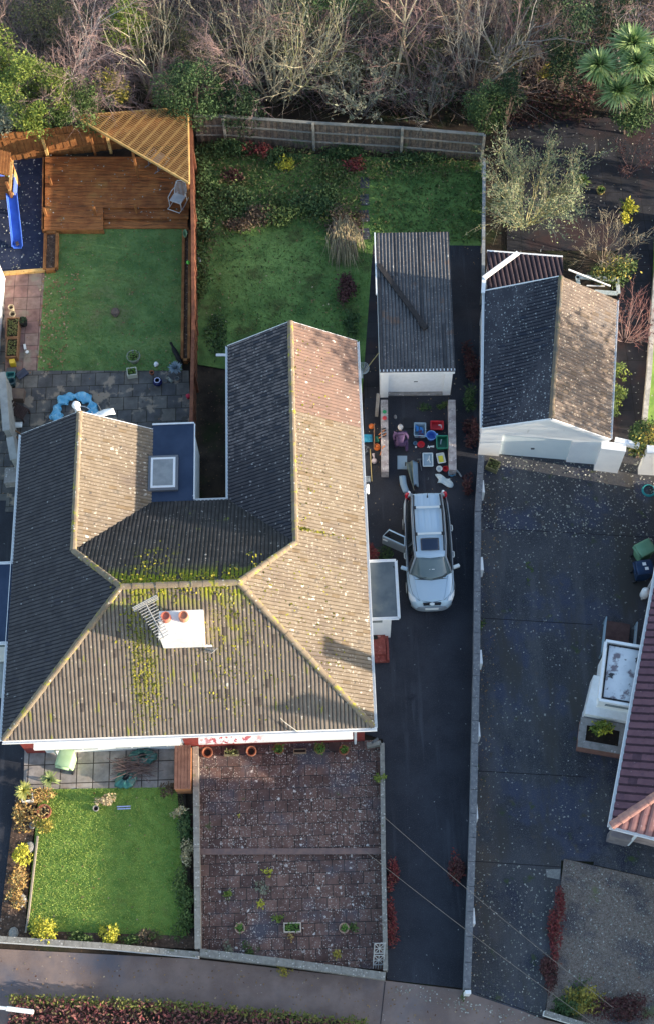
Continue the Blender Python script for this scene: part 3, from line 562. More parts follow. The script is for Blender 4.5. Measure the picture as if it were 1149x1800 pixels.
m_ = MB(); c = onwall(.43, -.08); m_.box((c.x, c.y, .8), (.14, .06, .06)); m_.build('handle', lead, gd)
for p, q in ((FL, BL), (FR, BR)): m_ = MB(); gutter(m_, p+Vector((.04 if p is FR else -.04, 0, 0)), q+Vector((.04 if p is FR else -.04, 0, 0)), .04); m_.build('gutter', whitepaint, ng)
for p, q in ((FL, RF), (FR, RF), (BL, RB)): 
    m_ = MB(); o2 = nrm*(.03 if p is not BL else -.03); m_.beam(p+o2-Vector((0, 0, .07)), q+o2-Vector((0, 0, .07)), .04, .16); m_.build('bargeboard', whitepaint, ng)
# lean-to with a dark ribbed roof behind it
m_ = MB(); L0, L1, L2, L3 = G(853, 508, 2.1), G(986, 490, 2.1), G(988, 453, 2.3), G(855, 443, 2.3)
lt = thing('lean_to_shed', 'lean-to shed with dark ribbed plum roof behind the gabled garage', 'shed', centre([L0, L1, L2, L3]))
roof_face(m_, [L0+Vector((0, -.6, 0)), L1+Vector((0, -.6, 0)), L2, L3], L1-L0, rib=.2, course=3, amp=.04, profile=[0, 1, 1, 0])
m_.build('roof', tiled(mat('plum_sheet', (.05, .035, .045), (.075, .05, .06), 1.5, .8, layers=[('spot', 4, .2, .3, (.35, .33, .32))]), (.03, .02, .025)), lt)
m_ = MB(); m_.beam(L3+Vector((0, .03, 0)), L2+Vector((0, .03, 0)), .07, .12); m_.build('fascia', whitepaint, lt)
m_ = MB(); wall(m_, L3+Vector((.1, -.15, 0)), L2+Vector((-.1, -.15, 0)), 2.1, 0, .12); wall(m_, L2+Vector((-.1, -.2, 0)), L1+Vector((-.1, .2, 0)), 2.05, 0, .12); wall(m_, L3+Vector((.1, -.2, 0)), L0+Vector((.1, .2, 0)), 2.05, 0, .12); m_.build('wall', greyrender, lt)
m_ = MB(); m_.beam(G(849, 489, 2.55), G(910, 444, 2.6), .2, .05); m_.beam(G(850, 488, 2.5), G(848, 515, 2.5), .16, .05); tag(m_.build('board', whitepaint), 'white board lying slantwise across the dark lean-to roof', 'board')
# white frame standing behind the garage with a rail across it
fr = thing('frame', 'white curved frame with a thin rail lying behind the gabled garage', 'frame', tuple(G(1050, 500)))
m_ = MB(); m_.beam(G(1012, 486, .6), G(1084, 492, .6), .22, .06); m_.beam(G(1044, 513, .6), G(1084, 516, .6), .2, .06); m_.beam(G(1084, 490, .6), G(1086, 516, .6), .16, .06); m_.beam(G(1013, 486, .6), G(1016, 500, .6), .16, .06); m_.build('frame_border', mat('worn_white', (.6, .63, .62), (.35, .42, .4), 5, .8), fr)
m_ = MB(); m_.beam(G(998, 474, 1.2), G(1072, 503, .75), .07, .05); m_.beam(G(1030, 502, .62), G(1062, 503, .62), .05, .04); m_.build('rail', whitepaint, fr)
# white gate piers and wall next to the garage
gw = [((1015, 800), (1052, 804), 1.9, 'white rendered pier standing against the right end of the gabled garage', .5), ((1042, 827), (1084, 832), 2.0, 'wide white wall stub in front of the gabled garage gutter', .3), ((1120, 834), (1165, 837), 2.0, 'white wall end partly under the green shrub at the right edge', .3)]
for (pa, pb, h_, lb, dp) in gw:
    a, b = G(*pa), G(*pb); m_ = MB(); u = Vector((b.y-a.y, a.x-b.x, 0)).normalized()*-dp
    m_.prism([a, b, b+u, a+u], 0, h_); m_.prism([a-u*.08, b-u*.08, b+u*1.08, a+u*1.08], h_, h_+.06); tag(m_.build('wall_pier', white), lb, 'wall')
m_ = MB(); a, b = G(1072, 776, 2.1), G(1110, 782, 2.1); wall(m_, a+Vector((.2, .1, 0)), b+Vector((.3, 0, 0)), 2.1, 1.85, .2); tag(m_.build('lintel_beam', whitepaint), 'short white beam bridging the gap right of the gabled garage', 'beam')
# kerb wall along the far right lawn
m_ = MB()
kp = [G(1163, 380), G(1149, 500), G(1138, 660), G(1130, 745)]
for a, b in zip(kp[:-1], kp[1:]): wall(m_, a, b, .35, 0, .2)
tag(m_.build('edging_wall', mat('pale_concrete', (.55, .52, .46), (.42, .4, .36), 4, .9, .2)), 'pale low wall edging the green lawn at the right edge', 'wall')

# ================================================================ BUNGALOW AT THE RIGHT
bz, bt = 2.75, .67
bc = G(1073, 1452, bz); bu = (G(1149, 1030, bz)-bc).normalized(); bv = Vector((bu.y, -bu.x, 0)); BW, BL_ = 8.6, 15.0
def B_(v, u, z=0): return bc+bv*v+bu*u-Vector((0, 0, bz-z))
bun = thing('bungalow', 'bungalow with plum and pink tiled hip roof at the right edge', 'bungalow', tuple(B_(BW/2, BL_/2)))
h2 = BW/2; bzr = bz+h2*bt
c00, c10, c11, c01 = B_(0, 0, bz), B_(BW, 0, bz), B_(BW, BL_, bz), B_(0, BL_, bz); r0, r1 = B_(h2, h2, bzr), B_(h2, BL_-h2, bzr)
m_ = MB(); roof_face(m_, [c00, r0, r1, c01], bu, rib=.3, course=.36, amp=.035, step=.02); m_.build('roof', tiled(bung_w, (.075, .04, .055)), bun)['label'] = 'tiled slope coloured plum as the shaded side'
m_ = MB(); roof_face(m_, [c00, c10, r0], bv, rib=.3, course=.36, amp=.035, step=.02); m_.build('roof', tiled(bung_s, (.22, .1, .1)), bun)['label'] = 'hip slope coloured pink as the sunlit side'
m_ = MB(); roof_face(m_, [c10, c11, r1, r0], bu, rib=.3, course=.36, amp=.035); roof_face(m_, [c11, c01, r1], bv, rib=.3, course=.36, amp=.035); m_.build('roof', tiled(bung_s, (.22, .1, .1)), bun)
m_ = MB(); upv = Vector((0, 0, .05))
for p, q in ((c00, r0), (r0, r1), (r0, c10), (r1, c11), (r1, c01)): ridge_run(m_, p+upv, q+upv, .15, .4)
m_.build('hip_tiles', mat('terracotta_hip', (.5, .26, .2), (.42, .22, .2), 4, .85, .2), bun)
pinkw = mat('pink_render', (.5, .36, .31), (.42, .31, .28), 2, .9, .2, 40)
m_ = MB(); o_ = .42
for p, q in ((B_(o_, o_), B_(BW-o_, o_)), (B_(BW-o_, o_+.12), B_(BW-o_, BL_-o_)), (B_(BW-o_-.12, BL_-o_), B_(o_, BL_-o_)), (B_(o_, BL_-o_-.12), B_(o_, o_+.12))): wall(m_, p, q, bz-.08, 0, .24)
m_.build('wall', pinkw, bun)
m_ = MB(); p, q = B_(.1, .25, 0), B_(.95, .25, 0); wall(m_, B_(.25, .2), B_(1.0, .2), 1.1, 0, .3); m_.build('plinth', mat('stone_plinth', (.26, .22, .22), (.35, .3, .29), 4, .9, .3), bun)
m_ = MB(); gutter(m_, B_(-.06, -.05, bz-.02), B_(-.06, BL_, bz-.02), .055); m_.build('gutter', whitepaint, bun); m_ = MB(); gutter(m_, B_(-.05, -.06, bz-.02), B_(BW, -.06, bz-.02), .055); m_.build('gutter', whitepaint, bun)
m_ = MB(); m_.beam(B_(1.0, .1, bz-.28), B_(BW, .1, bz-.28), .05, .42); m_.build('fascia', whitepaint, bun)
for v, u in ((.95, .05), (.02, 4.6), (.02, 10.3)):
    m_ = MB(); m_.tube([B_(v, u, bz-.1), B_(v+.1, u+.08, bz-.4), B_(v+.1, u+.08, .1)], .055, 8); m_.build('downpipe', whitepaint, bun)
# unseen chimneys, added for the shadow lobes on the east slope
for v, u, h_ in ((4.3, 4.55, 7.2), (4.4, 2.4, 6.9)):
    m_ = MB(); c = B_(v, u, 0); m_.box((c.x, c.y, (4.6+h_)/2), (.8, .62, h_-4.6), rz=R(-16)); m_.box((c.x, c.y, h_+.05), (.95, .78, .12), rz=R(-16)); m_.build('chimney', white, bun)
m_ = MB(); c = B_(1.6, 4.2, bz+.98); m_.box(tuple(c+Vector((0, 0, .06))), (.55, .7, .08), rz=R(-16), ry=R(-30)); m_.build('roof_window', mat('dark_blue_glass', (.03, .06, .12), None, rough=.1), bun)
# porch with a stained white flat roof
pa, pb, pc, pd = G(1052, 1230, 2.5), G(1108, 1245, 2.5), G(1126, 1140, 2.5), G(1064, 1126, 2.5)
uu = (pd-pa).normalized(); vv = Vector((uu.y, -uu.x, 0)); wdt = 1.75; lng = (pd-pa).length
def Q_(v, u, z): return Vector((pa.x, pa.y, 0))+vv*v+uu*u+Vector((0, 0, z))
stain = mat('stained_white_roof', (.68, .7, .72), (.58, .6, .63), 2, .7, layers=[('noise', 1.6, .52, .6, (.2, .17, .19)), ('noise', 2.2, .6, .66, (.05, .05, .055))])
m_ = MB(); m_.prism([Q_(.09, .09, 0), Q_(wdt, .09, 0), Q_(wdt, lng-.09, 0), Q_(.09, lng-.09, 0)], 2.36, 2.44); pr = m_.build('porch_roof', stain, bun)
m_ = MB()
for p, q in ((Q_(0, 0, 2.42), Q_(wdt, 0, 2.42)), (Q_(0, lng, 2.42), Q_(wdt, lng, 2.42)), (Q_(.0, .05, 2.42), Q_(.0, lng-.05, 2.42))): m_.beam(p, q, .1, .2)
m_.build('parapet', whitepaint, pr)
m_ = MB(); 
for p, q in ((Q_(.1, .12, 2.46), Q_(wdt, .12, 2.46)), (Q_(.1, lng-.12, 2.46), Q_(wdt, lng-.12, 2.46)), (Q_(.12, .15, 2.46), Q_(.12, lng-.15, 2.46))): m_.beam(p, q, .05, .03)
m_.build('seal', jm, pr)
m_ = MB(); m_.prism([Q_(.1, .18, 0), Q_(wdt+.2, .18, 0), Q_(wdt+.2, lng-.15, 0), Q_(.1, lng-.15, 0)], 0, 2.3); m_.build('porch_wall', white, bun)
m_ = MB(); m_.prism([Q_(-.28, -.05, 0), Q_(.1, -.05, 0), Q_(.1, lng*.62, 0), Q_(-.12, lng*.62, 0)], 0, .95); m_.prism([Q_(-.28, -.15, 0), Q_(wdt, -.15, 0), Q_(wdt, .18, 0), Q_(-.28, .18, 0)], 0, 1.0); m_.build('porch_bay', whitepaint, bun)
m_ = MB(); m_.beam(Q_(.35, .16, 1.75), Q_(wdt-.05, .16, 1.75), .03, .6); m_.build('porch_window', mat('porch_glass', (.15, .2, .21), None, rough=.1, spec=.6), bun)
# steps and two handrails behind the porch
st = mat('brown_tile_step', (.11, .06, .055), (.15, .085, .075), 4, .8)
m_ = MB(); m_.prism([Q_(.25, lng-.1, 0), Q_(1.15, lng-.1, 0), Q_(1.15, lng+.9, 0), Q_(.25, lng+.9, 0)], 0, .36); m_.prism([Q_(.25, lng+.9, 0), Q_(1.15, lng+.9, 0), Q_(1.15, lng+1.7, 0), Q_(.25, lng+1.7, 0)], 0, .18); m_.build('doorstep', st, bun)
galv = mat('galvanised_rail', (.34, .44, .5), None, rough=.4, metal=.4)
for k, v in enumerate((.12, 1.32)):
    m_ = MB(); p, q = Q_(v, lng+.15, .95), Q_(v, lng+1.6, .8)
    m_.tube([p, q], .03, 6); m_.tube([p-Vector((0, 0, .4)), q-Vector((0, 0, .4))], .025, 6)
    for e in (p, q): m_.tube([e, Vector((e.x, e.y, .0))], .028, 6)
    tag(m_.build('handrail', galv), ('left galvanised handrail beside the brown steps behind the stained porch', 'right galvanised handrail, the one nearer the bungalow wall')[k], 'handrail', 'handrails at the porch steps')
# planter in front of the porch
pl = thing('brick_planter', 'large grey and brick planter box holding a yellow-green shrub below the porch', 'planter', tuple(Q_(.7, -.75, 0)))
brickm = mat('planter_brick', (.36, .18, .14), (.28, .14, .11), 6, .9, .2)
m_ = MB(); z1 = .62
for p, q in ((Q_(-.35, -1.3, z1/2), Q_(1.35, -1.3, z1/2)), (Q_(-.35, -.28, z1/2), Q_(1.35, -.28, z1/2)), (Q_(-.29, -1.24, z1/2), Q_(-.29, -.34, z1/2)), (Q_(1.29, -1.24, z1/2), Q_(1.29, -.34, z1/2))): m_.beam(p, q, .12, z1)
m_.build('box', brickm, pl)
m_ = MB()
for p, q in ((Q_(-.38, -1.22, z1+.02), Q_(1.38, -1.22, z1+.02)), (Q_(-.38, -.33, z1+.02), Q_(1.38, -.33, z1+.02)), (Q_(-.26, -1.08, z1+.02), Q_(-.26, -.47, z1+.02)), (Q_(1.26, -1.08, z1+.02), Q_(1.26, -.47, z1+.02))): m_.beam(p, q, .28, .05)
m_.build('coping', conc, pl)
m_ = MB(); m_.prism([Q_(-.2, -1.2, 0), Q_(1.2, -1.2, 0), Q_(1.2, -.4, 0), Q_(-.2, -.4, 0)], .3, .5); m_.build('soil', soil, pl)

# unseen house, added so its ridge shades the terrace and half the front lawn
nb = thing('neighbouring_house', 'hip roofed house beyond the lower right edge, across the side road', 'house', (22, 1, 0)); n0, n1, n2, n3 = Vector((16.5, -9, 2.7)), Vector((26.5, -9, 2.7)), Vector((26.5, 8.3, 2.7)), Vector((16.5, 8.3, 2.7)); na, nc = Vector((21.5, -4, 7.0)), Vector((21.5, 6.3, 7.0))
m_ = MB(); roof_face(m_, [n0, na, nc, n3], (0, 1, 0), rib=.6, course=.6); roof_face(m_, [n1, n2, nc, na], (0, 1, 0), rib=.6, course=.6); roof_face(m_, [n0, n1, na], (1, 0, 0), rib=.6, course=.6); roof_face(m_, [n2, n3, nc], (1, 0, 0), rib=.6, course=.6); m_.build('roof', tiled(bung_w, (.075, .04, .055)), nb)
m_ = MB(); m_.prism([(16.9, -8.6), (26.1, -8.6), (26.1, 7.9), (16.9, 7.9)], 0, 2.65); m_.build('wall', pinkw, nb)
# ================================================================ LEFT NEIGHBOUR AT THE EDGE
lh = thing('neighbouring_house', 'bright white house wall just showing at the left edge beside the pink path', 'house', tuple(G(-60, 560)))
m_ = MB(); a, b = G(10, 490), G(36, 682); wall(m_, Vector((a.x-.15, a.y, 0)), Vector((a.x-.15, b.y+.1, 0)), 2.5, 0, .3); wall(m_, Vector((a.x-.3, a.y-.15, 0)), Vector((a.x-7, a.y-.15, 0)), 2.5, 0, .3); m_.build('wall', white, lh)
m_ = MB(); m_.prism([Vector((a.x+.1, a.y+.2, 0)), Vector((a.x-7, a.y+.2, 0)), Vector((a.x-7, b.y-.2, 0)), Vector((a.x+.1, b.y-.2, 0))], 2.5, 2.65); m_.build('flat_roof', greyrender, lh)
for k, (px, py) in enumerate(((3, 563), (3, 609))):
    c = G(px, py, 1.5); m_ = MB(); m_.lathe((a.x+.06, c.y, 1.3), [(.11, 0), (.13, .1), (.1, .12), (0, .1)], 14); m_.build('wall_plate', mat('terracotta_plate', (.4, .2, .14), None), lh)
m_ = MB(); c = G(3, 592, 1.5); m_.box((a.x+.03, c.y, 1.5), (.06, .3, .25)); m_.build('wall_sign', mat('pink_sign', (.6, .12, .22), None), lh)
# grey garden walls below it
for k, (pa, pb, h_, lb) in enumerate((((20, 690), (28, 790), 1.7, 'grey rendered side wall beside the brown lounger'), ((33, 800), (40, 838), 1.6, 'short grey wall end beside the dark passage, left of the blue roof slope'))):
    m_ = MB(); a, b = G(*pa), G(*pb); wall(m_, a, b, h_, 0, .22); m_.beam((a.x, a.y, h_+.03), (b.x, b.y, h_+.03), .3, .06); tag(m_.build('garden_wall', greyrender), lb, 'wall')
m_ = MB(); m_.prism(Gs((14, 832), (34, 830), (34, 856), (12, 858)), 0, .5); tag(m_.build('concrete_block', conc), 'grey stained concrete block at the end of the short grey wall', 'block')
# pipes and lean-to glazing between the left porch and the front, left of the roof
m_ = MB(); m_.tube([G(6, 1165, 2.0), G(4, 1225, 1.2)], .14, 10); tag(m_.build('waste_pipe', mat('grey_pipe', (.3, .33, .33), (.4, .42, .42), 5)), 'thick grey pipe below the left porch', 'pipe')

# ================================================================ FENCES AND GARDEN WALLS
wood = mat('oiled_wood', (.22, .085, .028), (.33, .14, .045), 3, .75, .3, 30, layers=[('noise', 7, .55, .7, (.14, .05, .02), (8, 8, .4)), ('noise', 1.2, .58, .7, (.4, .2, .07))])
wood_d = mat('wet_deck', (.24, .08, .026), (.38, .145, .045), 1.4, .6, .3, 30, layers=[('noise', 3, .52, .66, (.11, .045, .02), (.35, 5, 1)), ('noise', .8, .58, .7, (.34, .16, .05)), ('spot', 3, .12, .2, (.5, .42, .36))])
wood_t = mat('golden_wood', (.55, .32, .11), (.65, .42, .16), 4, .75, .2, layers=[('noise', 9, .58, .7, (.3, .15, .05))])
rust = mat('red_brown_wood', (.14, .05, .03), (.22, .085, .045), 3, .85, .3, layers=[('noise', 6, .56, .7, (.08, .03, .02), (.5, 6, 1))])
grey_w = mat('grey_fence_boards', (.15, .115, .09), (.26, .205, .16), 6, .9, .4, 30, layers=[('noise', 9, .52, .66, (.07, .06, .06), (7, 7, .35)), ('noise', 1.5, .6, .7, (.12, .15, .08))])
grey_c = mat('fence_concrete', (.33, .32, .29), (.26, .26, .23), 5, .95, .3, layers=[('noise', 3, .6, .7, (.2, .22, .14))])
def board_fence(name, label, pts, h, bw, board_m, post_m, post_px, post_h, rails=(), cap=None, group=None, base=0):
    """a fence along pts with upright boards bw wide, posts at their own places and a capping"""
    f = thing(name, label, 'fence', tuple(pts[0]), 0, group)
    m_ = MB()
    for a, b in zip(pts[:-1], pts[1:]):
        L_ = (b-a).length; k = max(1, int(L_/bw)); d = (b-a)/k
        for i in range(k):
            p, q = a+d*(i+.03), a+d*(i+.97); hh = h+random.uniform(-.03, .02); off = Vector((d.y, -d.x, 0)).normalized()*random.uniform(-.012, .012)+Vector((d.y, -d.x, 0)).normalized()*(.012 if i % 2 else -.012)
            m_.beam((p.x+off.x, p.y+off.y, base+hh/2), (q.x+off.x, q.y+off.y, base+hh/2), .022, hh)
    m_.build('boards', board_m, f)
    if rails or cap:
        m_ = MB()
        for a, b in zip(pts[:-1], pts[1:]):
            sgn = Vector((b.y-a.y, a.x-b.x, 0)).normalized()*.045
            for z in rails: m_.beam(a+sgn+Vector((0, 0, z)), b+sgn+Vector((0, 0, z)), .05, .07)
        if rails: m_.build('rail', cap or board_m, f)
        if cap:
            m_ = MB()
            for a, b in zip(pts[:-1], pts[1:]): m_.beam(a+Vector((0, 0, h+.04)), b+Vector((0, 0, h+.04)), .14, .05)
            m_.build('capping', cap, f)
    for p in post_px:
        m_ = MB(); m_.box((p.x, p.y, base+post_h/2), (.12, .12, post_h)); m_.build('post', post_m, f)
    return f
fp = [G(340, 203, 1.85), G(392, 203, 1.85), G(550, 215, 1.85), G(706, 224, 1.85), G(850, 236, 1.85)]
fp = [Vector((p.x, p.y, 0)) for p in fp]
board_fence('rear_fence', 'weathered grey board fence with concrete posts along the back of the wild garden', fp, 1.78, .15, grey_w, grey_c, [p+Vector((0, -.1, 0)) for p in fp[1:]], 1.9, (.55, 1.2), grey_c)
lp = [G(-20, 238, 1.9), G(70, 229, 1.9), G(210, 213, 1.9), G(335, 205, 1.9)]; lp = [Vector((p.x, p.y, 0)) for p in lp]
board_fence('back_fence', 'tall orange brown board fence behind the deck and playhouse', lp, 1.95, .17, wood, wood_t, [G(86, 282)+Vector((0, .1, 0)), G(196, 272)+Vector((0, .1, 0))], 1.5, (.5, 1.5))
sp = [G(335, 207, 1.8), G(339, 400, 1.8), G(340, 560, 1.8), G(336, 745, 1.8)]; sp = [Vector((p.x, p.y, 0)) for p in sp]
board_fence('side_fence', 'red brown timber fence dividing the lawn from the wild garden', sp, 1.75, .17, rust, rust, [sp[0]+(sp[-1]-sp[0])*t+Vector((.1, 0, 0)) for t in (.12, .3, .48, .66, .84)], 1.7, (.5, 1.4), rust)
# low post and rail between wild garden and next door
tf = [G(850, 282, 1.0), G(849, 420, 1.0), G(848, 512, 1.0)]; tf = [Vector((p.x, p.y, 0)) for p in tf]
board_fence('thin_fence', 'thin pale concrete fence left of the willow shrub and the lean-to', tf, .95, 1.6, mat('pale_panel', (.3, .34, .36), (.22, .25, .27), 3), grey_c, [tf[0], tf[1], tf[2]], 1.1, (), mat('pale_coping', (.4, .43, .45), (.28, .3, .32), 7, .9))
# driveway boundary wall with white piers
bw_m = mat('grey_block_wall', (.2, .22, .25), (.28, .3, .33), 4, .9, .3, 40, layers=[('spot', 14, .3, .4, (.4, .42, .43)), ('noise', 3, .6, .7, (.15, .16, .15))])
cop_m = mat('grey_coping', (.17, .175, .19), (.25, .25, .26), 8, .95, .4, 40, layers=[('spot', 12, .34, .4, (.42, .42, .4))])
dw = thing('boundary_wall', 'long grey block wall with white piers dividing the two driveways', 'wall', tuple(G(834, 1300)))
wp = [Vector((p.x, p.y, 0)) for p in (G(845, 800, .85), G(839, 900, .85), G(837, 1150, .85), G(831, 1430, .85), G(820, 1738, .85))]
m_ = MB()
for a, b in zip(wp[:-1], wp[1:]): wall(m_, a, b, .82, 0, .2)
m_.build('wall', bw_m, dw)
L_ = wp[-1]-wp[0]
m_ = MB()
for a, b in zip(wp[:-1], wp[1:]):
    k = max(1, round((b-a).length/.9))
    for i in range(k): m_.beam(a+(b-a)*((i+.01)/k)+Vector((0, 0, .86)), a+(b-a)*((i+.99)/k)+Vector((0, 0, .86)), .25, .08)
m_.build('coping', cop_m, dw)
for px, py in ((845, 862), (843, 997), (841, 1160), (837, 1287), (833, 1430), (828, 1613)):
    c = G(px, py, .4); m_ = MB(); m_.box((c.x+.02, c.y, .4), (.14, .55, .8)); m_.build('pier', whitepaint, dw)
m_ = MB(); e = wp[-1]; m_.box((e.x+.02, e.y-.12, .5), (.2, .12, 1.0)); m_.build('end_post', whitepaint, dw)
# low walls round the front gardens
lime = mat('lichened_wall', (.46, .41, .34), (.36, .32, .27), 6, .95, .4, 40, layers=[('spot', 10, .32, .4, (.62, .57, .48)), ('noise', 3, .6, .7, (.25, .26, .16))])
lime_g = mat('greyer_wall', (.36, .34, .3), (.27, .25, .22), 6, .95, .4, 40, layers=[('spot', 11, .34, .5, (.55, .52, .46)), ('noise', 4, .58, .7, (.2, .2, .13))])
def low_wall(name, label, px, h, th, m, capm=None, group=None, facem=None):
    t_ = thing(name, label, 'wall', tuple(G(*px[0])), 0, group); P = [G(a, b, h) for a, b in px]; m_ = MB()
    for a, b in zip(P[:-1], P[1:]): wall(m_, a, b, h-.07, 0, th)
    m_.build('wall', facem or m, t_); m_ = MB()
    for a, b in zip(P[:-1], P[1:]):
        k = max(1, round((b-a).length/.75)); 
        for i in range(k): m_.beam(a+(b-a)*((i+.008)/k)-Vector((0, 0, .035)), a+(b-a)*((i+.992)/k)-Vector((0, 0, .035)), th+.02, .07)
    m_.build('coping', capm or m, t_); return t_
low_wall('divider_wall', 'sunlit cream wall dividing the front lawn from the slab terrace', [(344, 1312), (346, 1490), (348, 1668)], .5, .2, lime)
low_wall('front_wall', 'white faced low wall between the front lawn and the pavement', [(-20, 1649), (180, 1662), (349, 1678)], .55, .18, lime_g, None, None, whitepaint)
low_wall('front_wall', 'mossy grey low wall between the slab terrace and the pavement', [(351, 1674), (520, 1694), (677, 1716)], .5, .24, lime_g)
low_wall('terrace_wall', 'thin lichened wall between the slab terrace and our driveway', [(671, 1306), (673, 1500), (677, 1706)], .5, .15, lime_g)
low_wall('corner_wall', 'short stub of lichened wall turning in from the terrace corner by the house', [(644, 1309), (669, 1305)], .5, .14, lime_g)
low_wall('edge_wall', 'white ended low wall at the bottom right corner of the frame', [(956, 1780), (1040, 1806)], .5, .16, lime_g, None, None, whitepaint)
m_ = MB(); m_.tube([G(658, 1303, .5), G(658, 1303, .9)], .05, 8); m_.box(tuple(G(658, 1302, .75)), (.3, .08, .1), rz=.6); tag(m_.build('garden_tap', lead), 'small grey metal tap standing at the terrace corner stub', 'tap')

# ================================================================ DECK, PERGOLA, PLAYHOUSE
dk = thing('deck', 'large wet brown timber deck with a step in front of the lawn', 'deck', tuple(G(205, 340)))
dz = .3
def row(mb, px0, px1, y0, y1, z, n, th=.05):
    a0, a1, b0, b1 = G(px0, y0, z), G(px1, y0, z), G(px0, y1, z), G(px1, y1, z)
    for i in range(n):
        p, q = a0+(b0-a0)*((i+.5)/n), a1+(b1-a1)*((i+.5)/n); wd = (b0-a0).length/n
        mb.beam(p+Vector((0, 0, random.uniform(-.004, .004))), q, wd*.92, th)
m_ = MB(); row(m_, 80, 333, 276, 366, dz, 17); row(m_, 78, 182, 366, 404, dz, 7); m_.build('boards', wood_d, dk)
m_ = MB(); row(m_, 183, 332, 366, 385, dz-.12, 3); row(m_, 183, 330, 385, 402, dz-.24, 3); m_.build('step', wood_d, dk)
m_ = MB(); a, b = G(76, 403, dz), G(183, 403, dz); m_.beam((a.x, a.y-.03, dz/2), (b.x, b.y-.03, dz/2), .05, dz); a, b = G(78, 276, dz), G(76, 403, dz); m_.beam((a.x-.04, a.y, dz/2), (b.x-.04, b.y, dz/2), .05, dz); m_.build('skirt', wood, dk)
for px, py in ((91, 325), (82, 380), (169, 378), (241, 374)):
    m_ = MB(); c = G(px, py, dz); m_.box((c.x, c.y, dz+.3), (.1, .1, .6)); m_.build('stub_post', wood, dk)
pg = thing('pergola', 'triangular golden slatted pergola roof over the corner of the deck', 'pergola', tuple(G(290, 260)))
pz_ = 2.35; TL, TR, BR_ = G(132, 205, pz_), G(331, 190, pz_), G(333, 322, pz_)
m_ = MB()
for a, b in ((TL, TR), (TR, BR_), (BR_, TL)): m_.beam(a, b, .06, .16)
m_.build('border_beam', wood_t, pg)
hyp = (BR_-TL); hl = hyp.length; hd_ = hyp/hl; hn = Vector((-hd_.y, hd_.x, 0)); hn = hn if hn.dot(TR-TL) > 0 else -hn
apx = (TR-TL).dot(hd_); aph = (TR-TL).dot(hn)
m_ = MB(); n_r = 15
for i in range(1, n_r):
    t = hl*i/n_r; hmax = aph*(t/apx if t < apx else (hl-t)/(hl-apx))
    m_.beam(TL+hd_*t, TL+hd_*t+hn*hmax, .05, .12)
m_.build('rafters', wood_t, pg)
m_ = MB(); k = int(aph/.095)
for i in range(1, k):
    h_ = aph*i/k; a = TL+hd_*(apx*h_/aph)+hn*h_; b = TL+hd_*(hl-(hl-apx)*h_/aph)+hn*h_
    m_.beam(a+Vector((0, 0, .08)), b+Vector((0, 0, .08)), .03, .03)
m_.build('slats', mat('slat_wood', (.36, .19, .07), (.44, .26, .1), 4, .8), pg)
for p in (TL+hd_*.6+hn*.1, TR-Vector((.25, .25, 0)), BR_+Vector((-.1, .15, 0)), TL+hd_*(hl*.5)+hn*.05):
    m_ = MB(); m_.box((p.x, p.y, pz_/2), (.1, .1, pz_)); m_.build('post', wood, pg)
# rocking chairs
wmet = mat('pale_metal', (.58, .57, .56), (.5, .5, .5), 6, .6)
def rocker(loc, rz, label, m=wmet):
    c = thing('rocking_chair', label, 'chair', loc, rz, 'metal rocking chairs on the deck')
    m_ = MB(); m_.grid(lambda u, v: Vector(((u-.5)*.56, (v-.5)*.52, .42+.03*math.cos(v*3))), 2, 6); m_.build('seat', m, c, local=True, solid=.03)
    m_ = MB()
    for i in range(9): x = (i-4)*.065; m_.tube([(x, .26, .42), (x, .4, .75), (x, .5, 1.02-abs(x)*.3)], .014, 5)
    m_.tube([(-.28, .26, .42), (-.28, .4, .75), (-.2, .52, 1.0), (0, .55, 1.06), (.2, .52, 1.0), (.28, .4, .75), (.28, .26, .42)], .02, 6); m_.build('backrest', m, c, local=True)
    for s in (-1, 1):
        m_ = MB(); m_.tube([(s*.29, .36, .66), (s*.33, .1, .68), (s*.32, -.26, .66), (s*.29, -.3, .42)], .02, 6); m_.build('armrest', m, c, local=True)
        m_ = MB(); m_.tube([(s*.29, .55, .12), (s*.29, .3, .04), (s*.29, 0, .02), (s*.29, -.3, .05), (s*.29, -.52, .13)], .022, 6); m_.tube([(s*.29, .26, .42), (s*.29, .3, .04)], .018, 5); m_.tube([(s*.29, -.26, .42), (s*.29, -.32, .05)], .018, 5); m_.build('rocker', m, c, local=True)
    m_ = MB(); m_.tube([(-.29, -.5, .12), (.29, -.5, .12)], .02, 6); m_.build('crossbar', m, c, local=True)
    return c
p = G(313, 350, dz+.4); rocker((p.x, p.y, dz+.025), R(-25), 'white metal rocking chair at the open end of the pergola')
p = G(265, 292, dz+.3); rocker((p.x+.3, p.y+.3, dz+.025), R(140), 'grey metal rocking chair half hidden under the pergola slats', mat('grey_metal', (.3, .3, .33), None, rough=.6))
